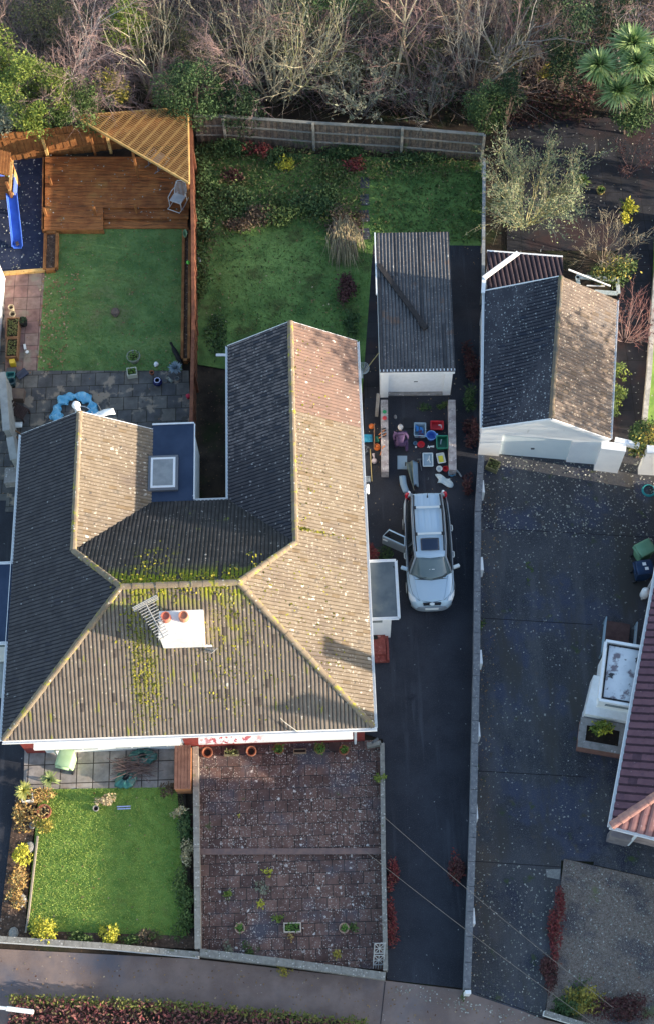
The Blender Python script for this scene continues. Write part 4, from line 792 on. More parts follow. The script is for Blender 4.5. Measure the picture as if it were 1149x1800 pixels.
# playhouse with a slide
ph = thing('playhouse', 'timber playhouse tower with blue panels at the left edge', 'playhouse', tuple(G(5, 350)))
pzf = 1.0
a, b = G(-40, 335, pzf), G(28, 345, pzf); wdp = b-a
def W_(x, y, z): 
    q = G(-40, 352, pzf); return Vector((q.x+x, q.y+y, z))
X_ = 1.6
m_ = MB()
for i in range(9): m_.beam(W_(0, .07+i*.17, pzf), W_(X_, .07+i*.17, pzf), .155, .05)
m_.build('floor_boards', wood_d, ph)
for x, y in ((0, 0), (X_, 0), (0, 1.5), (X_, 1.5)):
    m_ = MB(); m_.box(tuple(W_(x, y, 1.1)), (.1, .1, 2.2)); m_.build('post', wood, ph)
m_ = MB()
for i in range(8): m_.beam(W_(X_+.05, 0, pzf+.08+i*.085-.5), W_(X_+.05, 1.5, pzf+.08+i*.085-.5), .03, .08)
m_.beam(W_(X_+.05, -.1, 1.75), W_(X_+.05, 1.55, 1.75), .12, .06); m_.build('side_panel', wood_t, ph)
m_ = MB()
for s, t in ((-.1, 0), (X_/2, 1)):
    for i in range(8):
        f0 = (i+.5)/8; x = -.1+(X_/2+.1)*f0 if t == 0 else X_/2+(X_/2+.1)*f0; z = 2.2+.5*(f0 if t == 0 else 1-f0)
        m_.beam(W_(x, .35, z), W_(x, 1.6, z), .125, .025)
m_.build('roof', wood, ph)
m_ = MB(); g = [W_(.1, .33, 2.2), W_(X_-.1, .33, 2.2), W_(X_/2, .33, 2.62)]; m_.add(g+[q+Vector((0, .03, 0)) for q in g], [(0, 1, 2), (5, 4, 3), (0, 3, 4, 1), (1, 4, 5, 2), (2, 5, 3, 0)]); m_.build('gable_panel', mat('blue_panel', (.1, .16, .6), (.14, .22, .65), 3, .5), ph)
m_ = MB(); q = W_(X_+.09, .6, 1.0); m_.lathe(q, [(.02, 0)], 3) if False else m_.box(tuple(q), (.05, .8, .6)); m_.build('blue_panel', mat('blue_panel', (.1, .16, .6)), ph, bevel=.02)
slide_m = mat('slide_plastic', (.04, .11, .5), (.06, .16, .62), 2, .35, spec=.5)
sl_ = thing('slide', 'bright blue plastic slide leading down from the playhouse', 'slide', tuple(G(30, 420)))
s0, s1 = G(23, 346, 1.05), G(32, 437, .12)
def slide_pt(u, v):
    t = v; p = s0.lerp(s1, t); z = 1.05*(1-t)**1.15+.12; w_ = .25; x = (u-.5)*2
    return Vector((p.x+x*w_, p.y, z+(.14 if abs(x) > .78 else .0)+(.02 if abs(x) > .9 else 0)))
m_ = MB(); m_.grid(slide_pt, 20, 18); m_.build('chute', slide_m, sl_, solid=.025)
m_ = MB(); q = G(31, 428, .3); m_.box(tuple(q), (.14, .16, .1), rz=.3); tag(m_.build('toy', mat('dark_toy', (.06, .05, .07), None)), 'small dark toy lying at the foot of the blue slide', 'toy')
m_ = MB(); q = G(22, 313, 1.05); m_.lathe((q.x, q.y, 1.05), [(.1, 0), (.13, .14), (.12, .15), (.09, .03), (0, .03)], 16); tag(m_.build('bucket', mat('white_blue_plastic', (.6, .75, .8), None, rough=.4)), 'small white and blue bucket on the playhouse floor', 'bucket')
m_ = MB(); q = G(13, 309, 1.03); m_.beam(q-Vector((.12, -.1, 0)), q+Vector((.1, -.08, 0)), .07, .06); tag(m_.build('toy', mat('yellow_plastic', (.6, .45, .06), None)), 'short yellow toy on the playhouse floor beside the bucket', 'toy')
# timber edged beds
def timber_bed(label, px, z, inner):
    t_ = thing('raised_bed', label, 'raised bed', tuple(G(*px[0]))); P = [G(a, b, z) for a, b in px]; m_ = MB()
    for i in range(len(P)):
        a, b = P[i], P[(i+1) % len(P)]; d = (b-a).normalized()*.06
        m_.beam((a.x+d.x, a.y+d.y, z/2), (b.x-d.x, b.y-d.y, z/2), .12, z)
    m_.build('border', wood, t_); m_ = MB(); m_.prism(P, 0, z-.1); m_.build('soil', inner, t_); return t_
litter = mat('leafy_soil', (.08, .05, .035), (.16, .1, .07), 8, .95, .6, 20, layers=[('spot', 8, .34, .45, (.33, .2, .13)), ('spot', 11, .3, .3, (.45, .36, .3))])
timber_bed('small timber edged bed of leaves beside the play surface', [(80, 408), (101, 407), (99, 472), (78, 474)], .26, litter)
timber_bed('long narrow timber edged bed along the red brown fence', [(323, 402), (334, 402), (332, 632), (320, 632)], .28, litter)
m_ = MB(); a, b = G(-10, 481, .15), G(80, 474, .15); m_.beam((a.x, a.y, .09), (b.x, b.y, .09), .14, .18); tag(m_.build('timber_edging', wood_t), 'golden timber edging along the lower side of the blue play surface', 'edging')
# ================================================================ THE CAR
silver = mat('silver_paint', (.44, .56, .66), None, rough=.3, metal=.15, spec=.6)  # sky's blue cast mixed into the silver
silver_d = mat('silver_lower', (.27, .3, .33), None, rough=.35, metal=.2)
blackp = mat('black_plastic', (.02, .021, .024), (.03, .03, .033), 5, .55)
carglass = mat('car_glass', (.012, .016, .02), None, rough=.05, spec=.8)
screen = mat('windscreen_glass', (.1, .15, .165), (.14, .19, .2), 1.4, .06, spec=.9, space='object')
chrome = mat('pale_bar', (.72, .74, .72), None, rough=.3, metal=.3)
lamp = mat('headlamp_glass', (.75, .77, .78), None, rough=.12, spec=.8)
red = mat('red_lens', (.5, .02, .04), None, rough=.2, spec=.6)
pf, pr_ = G(758, 1068, .5), G(747, 868, 1.05)
cc = (pf+pr_)/2; hdg = math.atan2((pf-pr_).y, (pf-pr_).x)+math.pi/2
car = thing('parked_car', 'silver estate car with roof bars and one rear door hanging open', 'car', (cc.x, cc.y, .006), hdg)
HW, HL = .93, 2.33                                  # the car points along local -y
def interp(t, tab):
    for (a, va), (b, vb) in zip(tab[:-1], tab[1:]):
        if t <= b: return va+(vb-va)*max(0, (t-a)/(b-a))
    return tab[-1][1]
Wt = [(-2.33, .62), (-2.2, .78), (-1.95, .885), (-1.4, .93), (0, .935), (1.4, .93), (2.0, .9), (2.25, .83), (2.33, .74)]
Sh = [(-2.33, .62), (-2.2, .8), (-1.6, .93), (-1.1, 1.0), (0, 1.02), (2.0, 1.08), (2.33, 1.02)]
Hc = [(-2.33, .66), (-2.2, .86), (-1.7, 1.0), (-1.15, 1.1), (0, 1.06), (2.0, 1.1), (2.33, 1.04)]
def body_pt(u, v):
    y = -HL+2*HL*v; w_ = interp(y, Wt); sh = interp(y, Sh); hc = interp(y, Hc); s = u*2-1; a = abs(s)
    prof = [(0, 0, hc), (.3, .42, hc-.005), (.5, .72, hc-.03), (.62, .9, sh), (.72, .985, sh-.12), (.84, 1.0, sh-.34), (.93, .97, .36), (1, .9, .26)]
    x = interp(a, [(p[0], p[1]) for p in prof]); z = interp(a, [(p[0], p[2]) for p in prof])
    return Vector((math.copysign(x*w_, s), y, z))
m_ = MB(); m_.grid(body_pt, 40, 60); k = 41
m_.add([body_pt(i/40, 0) for i in range(41)], [tuple(range(41))]); m_.add([body_pt(i/40, 1) for i in range(41)], [tuple(range(40, -1, -1))])
body = m_.build('body', silver, car, local=True, smooth=True)
# greenhouse: base ring and roof ring joined by glass
def Rf(u, v):                                        # roof panel
    y = -.62+2.72*v; wv = interp(v, [(0, .56), (.1, .6), (.8, .6), (1, .55)]); s = u*2-1
    z = interp(v, [(0, 1.6), (.15, 1.66), (.6, 1.7), (1, 1.62)])-.05*s*s
    y -= .07*(1-s*s) if v < .02 else 0
    rib = .012 if v > .42 and any(abs(s-c) < .06 for c in (-.72, -.28, .12, .55)) else 0
    return Vector((s*wv, y, z-rib))
m_ = MB(); m_.grid(Rf, 48, 24); m_.build('roof', silver, car, local=True, smooth=True, solid=.02)
def bridge(A_, B_, n=8):
    mb = MB(); nA = len(A_)-1
    def f(u, v):
        i = u*nA; k = min(int(i), nA-1); t = i-k
        a = A_[k].lerp(A_[k+1], t); b = B_[k].lerp(B_[k+1], t); return a.lerp(b, v)
    mb.grid(f, n, n); return mb
V3 = lambda *a: Vector(a)
wb = [V3(-.8, -1.12, 1.06), V3(-.45, -1.34, 1.09), V3(0, -1.42, 1.1), V3(.45, -1.34, 1.09), V3(.8, -1.12, 1.06)]
wt_ = [V3(-.57, -.6, 1.56), V3(-.3, -.66, 1.6), V3(0, -.7, 1.615), V3(.3, -.66, 1.6), V3(.57, -.6, 1.56)]
bridge(wb, wt_).build('windscreen', screen, car, local=True, smooth=True, solid=.012)
m_ = bridge([V3(-.72, 2.26, 1.06), V3(0, 2.3, 1.08), V3(.72, 2.26, 1.06)], [V3(-.56, 2.1, 1.56), V3(0, 2.14, 1.6), V3(.56, 2.1, 1.56)]); m_.build('rear_window', carglass, car, local=True, smooth=True, solid=.012)
for s in (-1, 1):
    A_ = [V3(s*.85, -1.06, 1.03), V3(s*.875, 0, 1.05), V3(s*.86, 1.2, 1.07), V3(s*.78, 2.2, 1.08)]; T_ = [V3(s*.6, -.6, 1.54), V3(s*.63, 0, 1.6), V3(s*.63, 1.2, 1.62), V3(s*.58, 2.08, 1.54)]
    o = bridge(A_, T_).build('side_window', carglass, car, local=True, smooth=True, solid=.012)
    m_ = MB(); m_.tube([wb[0 if s < 0 else 4]+V3(s*.03, 0, -.01), wt_[0 if s < 0 else 4]+V3(s*.02, 0, .0), T_[1]+V3(0, -.2, .0)], .035, 6)
    m_.tube([V3(s*.6, -.62, 1.56), V3(s*.64, .0, 1.615), V3(s*.64, 1.2, 1.635), V3(s*.59, 2.1, 1.56)], .035, 6)
    m_.tube([V3(s*.8, 2.22, 1.05), V3(s*.6, 2.09, 1.57)], .06, 6); m_.tube([V3(s*.88, -.95, 1.03), V3(s*.9, .1, 1.06), V3(s*.88, 1.3, 1.09), V3(s*.8, 2.2, 1.1)], .03, 6)
    m_.build('pillar', silver_d, car, local=True, smooth=True)
    m_ = MB(); m_.tube([V3(s*.545, -.42, 1.69), V3(s*.56, .4, 1.755), V3(s*.56, 1.4, 1.76), V3(s*.52, 2.02, 1.66)], .03, 6); m_.build('roof_rail', blackp, car, local=True)
    m_ = MB(); m_.grid(lambda u, v: V3(s*(.52+.3*u-.06*v*(1-u)), -1.93-.17*(1-u)-.16*u*0+.42*v*(.35+.65*u)-.12*(1-u), 0), 6, 6)
    # headlamp: a swept patch lying on the wing
    m_.v = []; m_.f = []; m_.m = []
    def hl_pt(u, v):
        uu_ = (.7 if True else 0)+.14*u-.03*v; y = -2.2+.42*v*(.35+.65*u)+.04*u
        s_ = s*(.53+.19*u); p = body_pt((s_+1)/2, (y+HL)/(2*HL)); return p+V3(s*.012, -.01, .022)
    m_.grid(hl_pt, 8, 8); m_.build('headlight', lamp, car, local=True, smooth=True, solid=.02)
    m_ = MB(); m_.lathe((s*.74, 2.2, 1.0), [(.0, 0), (.1, .02), (.115, .15), (.1, .38), (.05, .46), (0, .47)], 10, 1, .8); tl = m_.build('tail_light', red, car, local=True, smooth=True)
    m_ = MB(); m_.lathe((s*.68, 2.25, 1.3), [(0, 0), (.06, .05), (.06, .14), (0, .17)], 8); m_.build('lens', lamp, tl, local=True)
    m_ = MB(); m_.box((s*1.03, -.86, 1.05), (.26, .12, .15), rz=s*R(20)); m_.tube([V3(s*.88, -.8, .99), V3(s*.98, -.84, 1.02)], .03, 6); m_.build('wing_mirror', chrome if s > 0 else silver, car, local=True, bevel=.03)
    for yy in (-.28, .86): 
        if s > 0 or yy < 0: m_ = MB(); m_.tube([V3(s*.95, yy-.13, .9), V3(s*.985, yy-.08, .92), V3(s*.985, yy+.1, .92), V3(s*.95, yy+.13, .9)], .025, 6); m_.build('door_handle', chrome, car, local=True)
    for yy in (-1.42, 1.32):
        m_ = MB(); m_.tube([V3(s*.72, yy, .35), V3(s*.945, yy, .35)], .35, 24); wh = m_.build('wheel', blackp, car, local=True, bevel=.03)
        m_ = MB(); m_.tube([V3(s*.94, yy, .35), V3(s*.96, yy, .35)], .22, 16); m_.build('rim', chrome, wh, local=True)
for yy in (.28, 1.42):
    m_ = MB(); m_.beam(V3(-.47, yy, 1.79), V3(.47, yy, 1.79), .09, .035); cb = m_.build('roof_bar', chrome, car, local=True, bevel=.008)
    m_ = MB(); 
    for s in (-1, 1): m_.box((s*.53, yy, 1.77), (.12, .12, .06))
    m_.build('clamp', blackp, cb, local=True)
m_ = MB(); m_.grid(lambda u, v: V3((u-.5)*.72, -.38+.5*v-.02*(1-(2*u-1)**2)*(1-v), 1.695+.02*v-.03*(2*u-1)**2), 10, 6); m_.build('sunroof', mat('sunroof_glass', (.015, .03, .07), None, rough=.12, spec=.7), car, local=True, smooth=True, solid=.02)
m_ = MB(); m_.tube([V3(.02, 1.95, 1.66), V3(.02, 2.02, 1.78)], .012, 5); m_.box((.02, 1.93, 1.67), (.05, .09, .04)); m_.build('aerial', blackp, car, local=True)
for a, b in ((-.52, -.02), (-.02, .62)):
    m_ = MB(); m_.tube([V3(a if a < -.1 else .05, -1.38, 1.115), V3(b-.05, -1.32+.02, 1.145), V3(b, -1.2 if b > .5 else -1.28, 1.165)], .016, 5); m_.build('wiper', blackp, car, local=True)
m_ = MB(); m_.grid(lambda u, v: body_pt(.5+(u-.5)*.84, .2+.0*v)+V3(0, (v-.5)*.1+.03+.12*abs(u-.5)*2, .012), 10, 2); m_.build('scuttle', blackp, car, local=True)
for s in (-1, 1):
    m_ = MB()
    pts = [body_pt((s*(.5-.1*t)+1)/2, (-1.25-.95*t+HL)/(2*HL))+V3(0, 0, .004) for t in (0, .25, .5, .75, 1)]
    m_.tube(pts, [.018]*5, 5); m_.build('bonnet_crease', silver, car, local=True, smooth=True)
m_ = MB(); m_.beam(V3(-.36, -2.28, .8), V3(.36, -2.28, .8), .06, .02); m_.beam(V3(-.34, -2.32, .735), V3(.34, -2.32, .735), .05, .02); gr = m_.build('grille', blackp, car, local=True)
m_ = MB(); m_.lathe((0, -2.315, .8), [(.0, 0), (.085, .0), (.085, .03), (.055, .04), (0, .04)], 16, 1.2, .7); m_.build('badge', chrome, gr, local=True)
m_ = MB(); m_.box((0, -2.4, .5), (.52, .03, .12), rx=R(-14)); m_.build('number_plate', mat('plate_white', (.75, .75, .72), None), car, local=True)
m_ = MB(); m_.grid(lambda u, v: V3((u*2-1)*(.8-.05*v), -2.12-.27*(1-(u*2-1)**4)-.03+.06*v, .3+.28*v), 16, 4); m_.build('bumper', silver_d, car, local=True, smooth=True, solid=.05)
m_ = MB(); m_.box((.04, -1.05, 1.33), (.2, .02, .06), rx=R(40)); m_.build('disc_holder', whitepaint, car, local=True)
m_ = MB(); m_.box((-.895, .6, .72), (.08, .92, .66)); m_.build('door_opening', blackp, car, local=True)
for s in (-1, 1):                                     # shut lines of doors and bonnet
    for yy in (-.95, .08, 1.15):
        m_ = MB(); m_.tube([body_pt((s*a+1)/2, (yy+HL)/(2*HL))+V3(s*.004, 0, .002) for a in (.63, .7, .78, .86, .94)], .008, 4); m_.build('shut_line', blackp, car, local=True)
    m_ = MB(); m_.tube([body_pt((s*a+1)/2, (y+HL)/(2*HL))+V3(0, 0, .003) for a, y in ((.66, -1.1), (.63, -1.5), (.58, -1.9), (.45, -2.15), (.2, -2.22), (.01, -2.24))], .008, 4); m_.build('shut_line', blackp, car, local=True)
# the open rear door, hinged behind the front door
door = MB(); door.box((-.02, .5, .68), (.1, 1.0, .7)); door_o = door.build('rear_door', silver_d, car, local=True, bevel=.03); door_o.location = (-.92, .12, 0); door_o.rotation_euler = (0, 0, R(62)); door_o['label'] = 'open rear passenger door'
m_ = MB(); m_.tube([V3(-.03, .03, 1.04), V3(.13, .12, 1.5), V3(.14, .8, 1.5), V3(-.02, .98, 1.06), V3(-.03, .03, 1.04)], .03, 6); m_.build('frame', silver, door_o, local=True)
m_ = MB(); m_.add([V3(-.02, .06, 1.05), V3(-.01, .94, 1.07), V3(.14, .78, 1.48), V3(.13, .14, 1.48)], [(0, 1, 2, 3)]); m_.build('glass', carglass, door_o, local=True, solid=.01)
m_ = MB(); m_.box((.05, .5, .66), (.06, .85, .5)); m_.build('trim', blackp, door_o, local=True)
m_ = MB(); m_.box((-.09, .85, .86), (.04, .2, .04)); m_.build('handle', chrome, door_o, local=True)

# ================================================================ THE PERSON SORTING THE CRATES
def skin(name, m, joints, edges, parent=None, root=0, sub=2):
    me = bpy.data.meshes.new(name); org = parent.location if parent else Vector((0, 0, 0))
    me.from_pydata([tuple(Vector(j[0])-(org if parent else Vector((0, 0, 0)))) for j in joints], edges, []); o = link(bpy.data.objects.new(name, me))
    if parent: o.parent = parent
    md = o.modifiers.new('skin', 'SKIN'); md.use_smooth_shade = True
    for i, j in enumerate(joints):
        r = j[1]; me.skin_vertices[0].data[i].radius = r if isinstance(r, tuple) else (r, r); me.skin_vertices[0].data[i].use_root = i == root
    o.modifiers.new('sub', 'SUBSURF').levels = sub; o.modifiers['sub'].render_levels = sub
    me.materials.append(m); return o
pv = G(703, 781, .45); px_, py_ = pv.x, pv.y
def J(x, y, z): return Vector((px_+x, py_+y, z))
person = thing('person', 'person in a purple jacket crouching among crates with a pale grey cap of hair', 'person', (px_, py_, .004))
purple = mat('purple_jacket', (.075, .045, .11), (.11, .068, .15), 9, .9, .5, 22, layers=[('noise', 3, .56, .7, (.055, .035, .08))])
trous = mat('purple_trousers', (.1, .065, .135), (.14, .095, .175), 8, .9, .4)
skinm = mat('skin', (.5, .31, .23), None, rough=.6)
hair = mat('pale_hair', (.62, .6, .58), (.45, .42, .4), 30, .7, .4)
# body: pelvis, spine, shoulders, neck and head, arms; then legs folded in a crouch
bj = [(J(0, 0, .43), (.19, .17)), (J(.0, .14, .6), (.18, .16)), (J(.0, .3, .78), (.2, .14)), (J(.0, .4, .88), (.15, .1)),
      (J(-.19, .33, .84), .085), (J(-.27, .26, .62), .068), (J(-.17, .46, .42), .055),
      (J(.2, .35, .84), .085), (J(.3, .26, .62), .068), (J(.27, .2, .38), .055),
      (J(-.12, .03, .4), .12), (J(-.21, .33, .46), .1), (J(-.16, .06, .13), .07), (J(-.16, .18, .05), .05),
      (J(.13, .02, .4), .12), (J(.26, .2, .46), .1), (J(.25, -.13, .14), .07), (J(.28, -.02, .05), .05)]
be = [(0, 1), (1, 2), (2, 3), (3, 4), (4, 5), (5, 6), (3, 7), (7, 8), (8, 9), (0, 10), (10, 11), (11, 12), (12, 13), (0, 14), (14, 15), (15, 16), (16, 17)]
bd = skin('body', purple, bj, be, person)
hd0 = J(.01, .53, 1.0)
m_ = MB(); m_.lathe(hd0-Vector((0, 0, .13)), [(.0, 0), (.06, .01), (.085, .06), (.098, .13), (.095, .18), (.07, .235), (0, .26)], 18, 1, 1.15)
for s in (-1, 1): m_.box(tuple(hd0+Vector((s*.1, 0, -.02))), (.025, .05, .06))
m_.box(tuple(hd0+Vector((0, .125, -.03))), (.03, .04, .05)); m_.tube([hd0+Vector((0, -.02, -.1)), J(0, .42, .9)], .06, 10)
hdm = m_.build('head', skinm, person, smooth=True)
m_ = MB(); m_.grid(lambda u, v: hd0+Vector((math.cos(u*2*math.pi)*math.sin(v*1.75)*.112, math.sin(u*2*math.pi)*math.sin(v*1.75)*.125-.012, math.cos(v*1.75)*.14)), 20, 10); m_.build('hair', hair, hdm, smooth=True)
def hand(base, d, m, nm='hand'):
    d = Vector(d).normalized(); s = d.cross(Vector((0, 0, 1))).normalized(); n_ = s.cross(d); mb = MB()
    mb.beam(base, base+d*.09, .075, .03, n_)
    for i, L_ in enumerate((.07, .08, .075, .06)):
        a = base+d*.088+s*(-.028+i*.019); mb.tube([a, a+d*L_*.5-n_*.008, a+d*L_*.85-n_*.035], [.0095, .009, .007], 6)
    a = base+d*.03+s*.04; mb.tube([a, a+d*.035+s*.025, a+d*.065+s*.02-n_*.015], [.011, .01, .008], 6); return mb.build(nm, m, person, smooth=True)
hand(J(-.16, .48, .4), (.25, .7, -.6), skinm); hand(J(.27, .19, .36), (-.05, .1, -.8), mat('yellow_glove', (.6, .55, .08), None, rough=.6))['label'] = 'hand in a yellow glove'
shoe = mat('dark_shoe', (.04, .03, .045), None)
for c, rz in ((J(-.16, .16, .05), 0), (J(.28, -.04, .05), -.25)):
    m_ = MB(); m_.lathe(tuple(c-Vector((0, 0, .05))), [(.055, 0), (.065, .02), (.06, .06), (.03, .1), (0, .105)], 12, .85, 2.0); m_.build('shoe', shoe, person, smooth=True)

# ================================================================ CRATES, TUBS AND TOOLS IN THE DRIVE
def plastic(n, c, **k): return mat(n, c, None, rough=.4, spec=.5, **k)
P_red, P_blue, P_green, P_white, P_clear, P_yellow, P_lb = plastic('red_plastic', (.5, .02, .03)), plastic('tub_blue', (.06, .16, .5)), plastic('crate_green', (.012, .16, .09)), plastic('white_plastic', (.68, .72, .72)), plastic('frosted_plastic', (.3, .4, .47)), plastic('yellow_plastic_sheet', (.75, .68, .05)), plastic('light_blue_plastic', (.1, .35, .55))
def crate(label, pc, sz, h, m, rz=0, cat='crate', z=.01, group=None, inner=None, rim=None, name='crate', lip=.03, th=.02):
    c = G(*pc, h*.6); t_ = thing(name, label, cat, (c.x, c.y, z), rz, group); w_, l_ = sz; k = .88; mb = MB()
    def ring(f, zz): return [Vector((x*w_/2*f, y*l_/2*f, zz)) for x, y in ((-1, -1), (1, -1), (1, 1), (-1, 1))]
    rs = [ring(k, 0), ring(1, h), ring(1-2*th/min(w_, l_)*1.2, h), ring(k-.06, .025)]
    vs = [p for r in rs for p in r]; fs = [(3, 2, 1, 0)]+[(i*4+j, i*4+(j+1) % 4, (i+1)*4+(j+1) % 4, (i+1)*4+j) for i in range(3) for j in range(4)]+[(12, 13, 14, 15)]
    mb.add(vs, fs); mb.build('tub', m, t_, local=True, bevel=.012)
    mb = MB(); r0 = ring(1.0, h)
    for i in range(4): mb.beam(r0[i]+Vector((0, 0, .006)), r0[(i+1) % 4]+Vector((0, 0, .006)), lip+.012, .02)
    mb.build('rim', rim or m, t_, local=True, bevel=.006); return t_
def bowl(label, pc, r, h, m, cat='bowl', z=.01, rim=None, name='bowl', flare=.75, handle=False):
    c = G(*pc, h*.6); t_ = thing(name, label, cat, (c.x, c.y, z)); mb = MB()
    mb.lathe((0, 0, 0), [(r*flare, 0), (r, h), (r-.018, h), (r*flare-.02, .02), (0, .02)], 24); mb.build('tub', m, t_, local=True)
    mb = MB(); mb.tube([(r*math.cos(a), r*math.sin(a), h) for a in np.linspace(0, 2*math.pi, 25)], .013, 6, False)
    if handle:
        for s in (-1, 1): mb.box((s*(r+.03), 0, h-.01), (.07, .14, .02))
    mb.build('rim', rim or m, t_, local=True); return t_
def junk(name, parent, pts, m, r=.02):
    mb = MB()
    for a, b in pts: mb.tube([a, b], r, 6)
    return mb.build(name, m, parent, local=True)
c = crate('clear storage box full of blue things beside the crouching person', (737, 757), (.47, .6), .28, P_clear, rz=R(-4))
def heap(parent, n, w_, l_, z, mts, name):
    for m in mts:
        mb = MB()
        for i in range(n):
            x, y = (random.random()-.5)*w_, (random.random()-.5)*l_; mb.box((x, y, z+random.random()*.05), (random.uniform(.05, .16), random.uniform(.03, .08), random.uniform(.03, .07)), rz=random.random()*3, rx=random.uniform(-.4, .4))
        o = mb.build(name, m, parent, local=True, bevel=.01)
heapb = heap
def pile(label, pc, z, w_, l_, n, m, name, cat):
    c = G(*pc, z); mb = MB()
    for i in range(n):
        x, y = c.x+(random.random()-.5)*w_, c.y+(random.random()-.5)*l_; mb.box((x, y, z+random.random()*.06), (random.uniform(.06, .17), random.uniform(.03, .08), random.uniform(.03, .06)), rz=random.random()*3, rx=random.uniform(-.5, .5))
    return tag(mb.build(name, m, bevel=.01), label, cat)
pile('heap of bright blue gloves and cloths inside the clear storage box', (737, 757), .12, .3, .42, 22, plastic('bright_blue', (.05, .25, .6)), 'cloth_heap', 'cloths')
pile('few dark and pink odds and ends lying on the blue cloths in the box', (738, 762), .2, .22, .3, 7, plastic('dark_pink', (.12, .05, .12)), 'odds_and_ends', 'oddments')
crate('bright red plastic crate next to the right low concrete wall', (767, 749), (.52, .38), .2, P_red, rz=R(-3))
m_ = MB(); q = G(772, 747, .06); m_.box((q.x, q.y, .05), (.12, .05, .03)); m_.box((q.x+.06, q.y-.08, .05), (.04, .14, .02)); tag(m_.build('tools', P_white), 'small white fittings lying in the red crate', 'fittings')
bowl('large blue round tub with two handles between the red and green crates', (757, 767), .21, .26, P_blue, 'tub', rim=plastic('pale_blue_rim', (.2, .4, .75)), name='tub', handle=True)
crate('dark green rectangular crate beside the right low wall', (776, 779), (.46, .58), .26, P_green, rz=R(-2), rim=plastic('green_rim', (.05, .35, .22)))
m_ = MB(); q = G(773, 777, .06); m_.tube([q+Vector((0, -.1, 0)), q+Vector((.02, .02, 0)), q+Vector((.05, .12, .02))], .025, 6); tag(m_.build('bottle', P_white), 'slim white bottle lying in the dark green crate', 'bottle')
bowl('round red bowl lying right of the crouching person', (739, 782), .145, .1, P_red)
bowl('tiny blue grey bowl beside the round red bowl', (729, 780), .085, .09, plastic('slate_blue', (.1, .2, .3)))
m_ = MB(); q = G(730, 786, .04); m_.lathe((q.x, q.y, .01), [(.035, 0), (.04, .06), (0, .07)], 10); tag(m_.build('jar', P_white), 'tiny white jar below the blue grey bowl', 'jar')
m_ = MB(); q = G(756, 785, .03); m_.tube([q+Vector((-.15, -.03, 0)), q+Vector((.0, .0, .01)), q+Vector((.14, -.01, .01))], [.02, .03, .05], 7); m_.tube([q+Vector((-.1, .06, 0)), q+Vector((-.05, -.07, 0))], .02, 6); tag(m_.build('trowel', P_white), 'white and grey hand trowel on the asphalt under the blue tub', 'trowel')
m_ = MB(); q = G(716, 744, .04); m_.box((q.x, q.y, .03), (.42, .5, .05), rz=R(-3)); tag(m_.build('storage_cover', plastic('black_lid', (.012, .014, .022)), bevel=.02), 'black square crate lid lying behind the crouching person', 'lid')
m_ = MB(); q = G(706, 813, .03); m_.box((q.x, q.y, .025), (.4, .62, .035), rz=R(-3)); m_.box((q.x, q.y, .045), (.33, .55, .012), rz=R(-3)); tag(m_.build('storage_cover', P_clear, bevel=.02), 'pale blue grey crate lid lying flat beside the boot tray', 'lid')
crate('frosted pale tray with a white tool in it', (751, 809), (.4, .6), .1, P_clear, rz=R(-2), name='tray', cat='tray', rim=plastic('pale_rim', (.55, .64, .68)))
m_ = MB(); q = G(753, 807, .06); m_.tube([q+Vector((.03, .16, 0)), q, q+Vector((.05, -.17, 0))], .02, 6); m_.tube([q+Vector((.02, .02, 0)), q+Vector((-.08, -.08, 0))], .018, 6); tag(m_.build('tool', P_white), 'white hooked tool lying in the frosted pale tray', 'tool')
crate('white tray with bright yellow sheet in it', (774, 806), (.3, .44), .08, P_white, rz=R(8), name='tray', cat='tray')
m_ = MB(); q = G(774, 807, .07); m_.box((q.x, q.y, .07), (.19, .3, .03), rz=R(8)); tag(m_.build('packet', P_yellow), 'bright yellow packet lying in the white tray', 'packet')
bowl('small white pot beside the small red bowl', (771, 825), .12, .16, P_white, 'pot', name='pot'); bowl('small deep red bowl between the white pot and blue basin', (782, 825), .12, .14, P_red)
bowl('light blue basin full of dark bits at the end of the right low wall', (793, 832), .15, .13, P_lb, 'basin', name='basin')
pile('dark bits and pieces heaped in the light blue basin', (793, 831), .1, .18, .16, 9, plastic('dark_bits', (.05, .07, .09)), 'oddments', 'oddments')
m_ = MB(); q = G(780, 845, .06); m_.grid(lambda u, v: q+Vector(((u-.5)*.6+.06*math.sin(v*5), (v-.5)*.42-.22*(u-.5)+.05*math.sin(u*6), .02+.04*math.sin(u*9+v*4)*math.sin(v*8))), 14, 12); tag(m_.build('plastic_bag', mat('white_bag', (.62, .68, .68), (.5, .58, .58), 14, .5), smooth=True, solid=.02), 'crumpled white plastic sheet lying behind the right rear light', 'plastic sheet')
m_ = MB(); q = G(806, 832, .05); m_.tube([q+Vector((-.1, .12, .02)), q+Vector((0, 0, .02)), q+Vector((.08, -.17, .02))], [.05, .03, .035], 7); tag(m_.build('torch', plastic('grey_metal_tool', (.4, .44, .46))), 'slim grey torch lying right of the light blue basin', 'torch')
m_ = MB(); q = G(738, 817, .03); m_.tube([q+Vector((-.02, .26, .02)), q+Vector((.03, -.28, .02))], .022, 6); m_.box((q.x-.03, q.y+.25, .03), (.18, .06, .05)); tag(m_.build('hammer', lead), 'grey hammer lying between the boot tray and the frosted tray', 'hammer')
m_ = MB(); q = G(694, 733, .04); m_.lathe((q.x, q.y, .01), [(.05, 0), (.07, .03), (.05, .07), (0, .09)], 10, 1, 1.6); tag(m_.build('stone', conc, smooth=True), 'single pale stone near the left garage pier', 'stone')
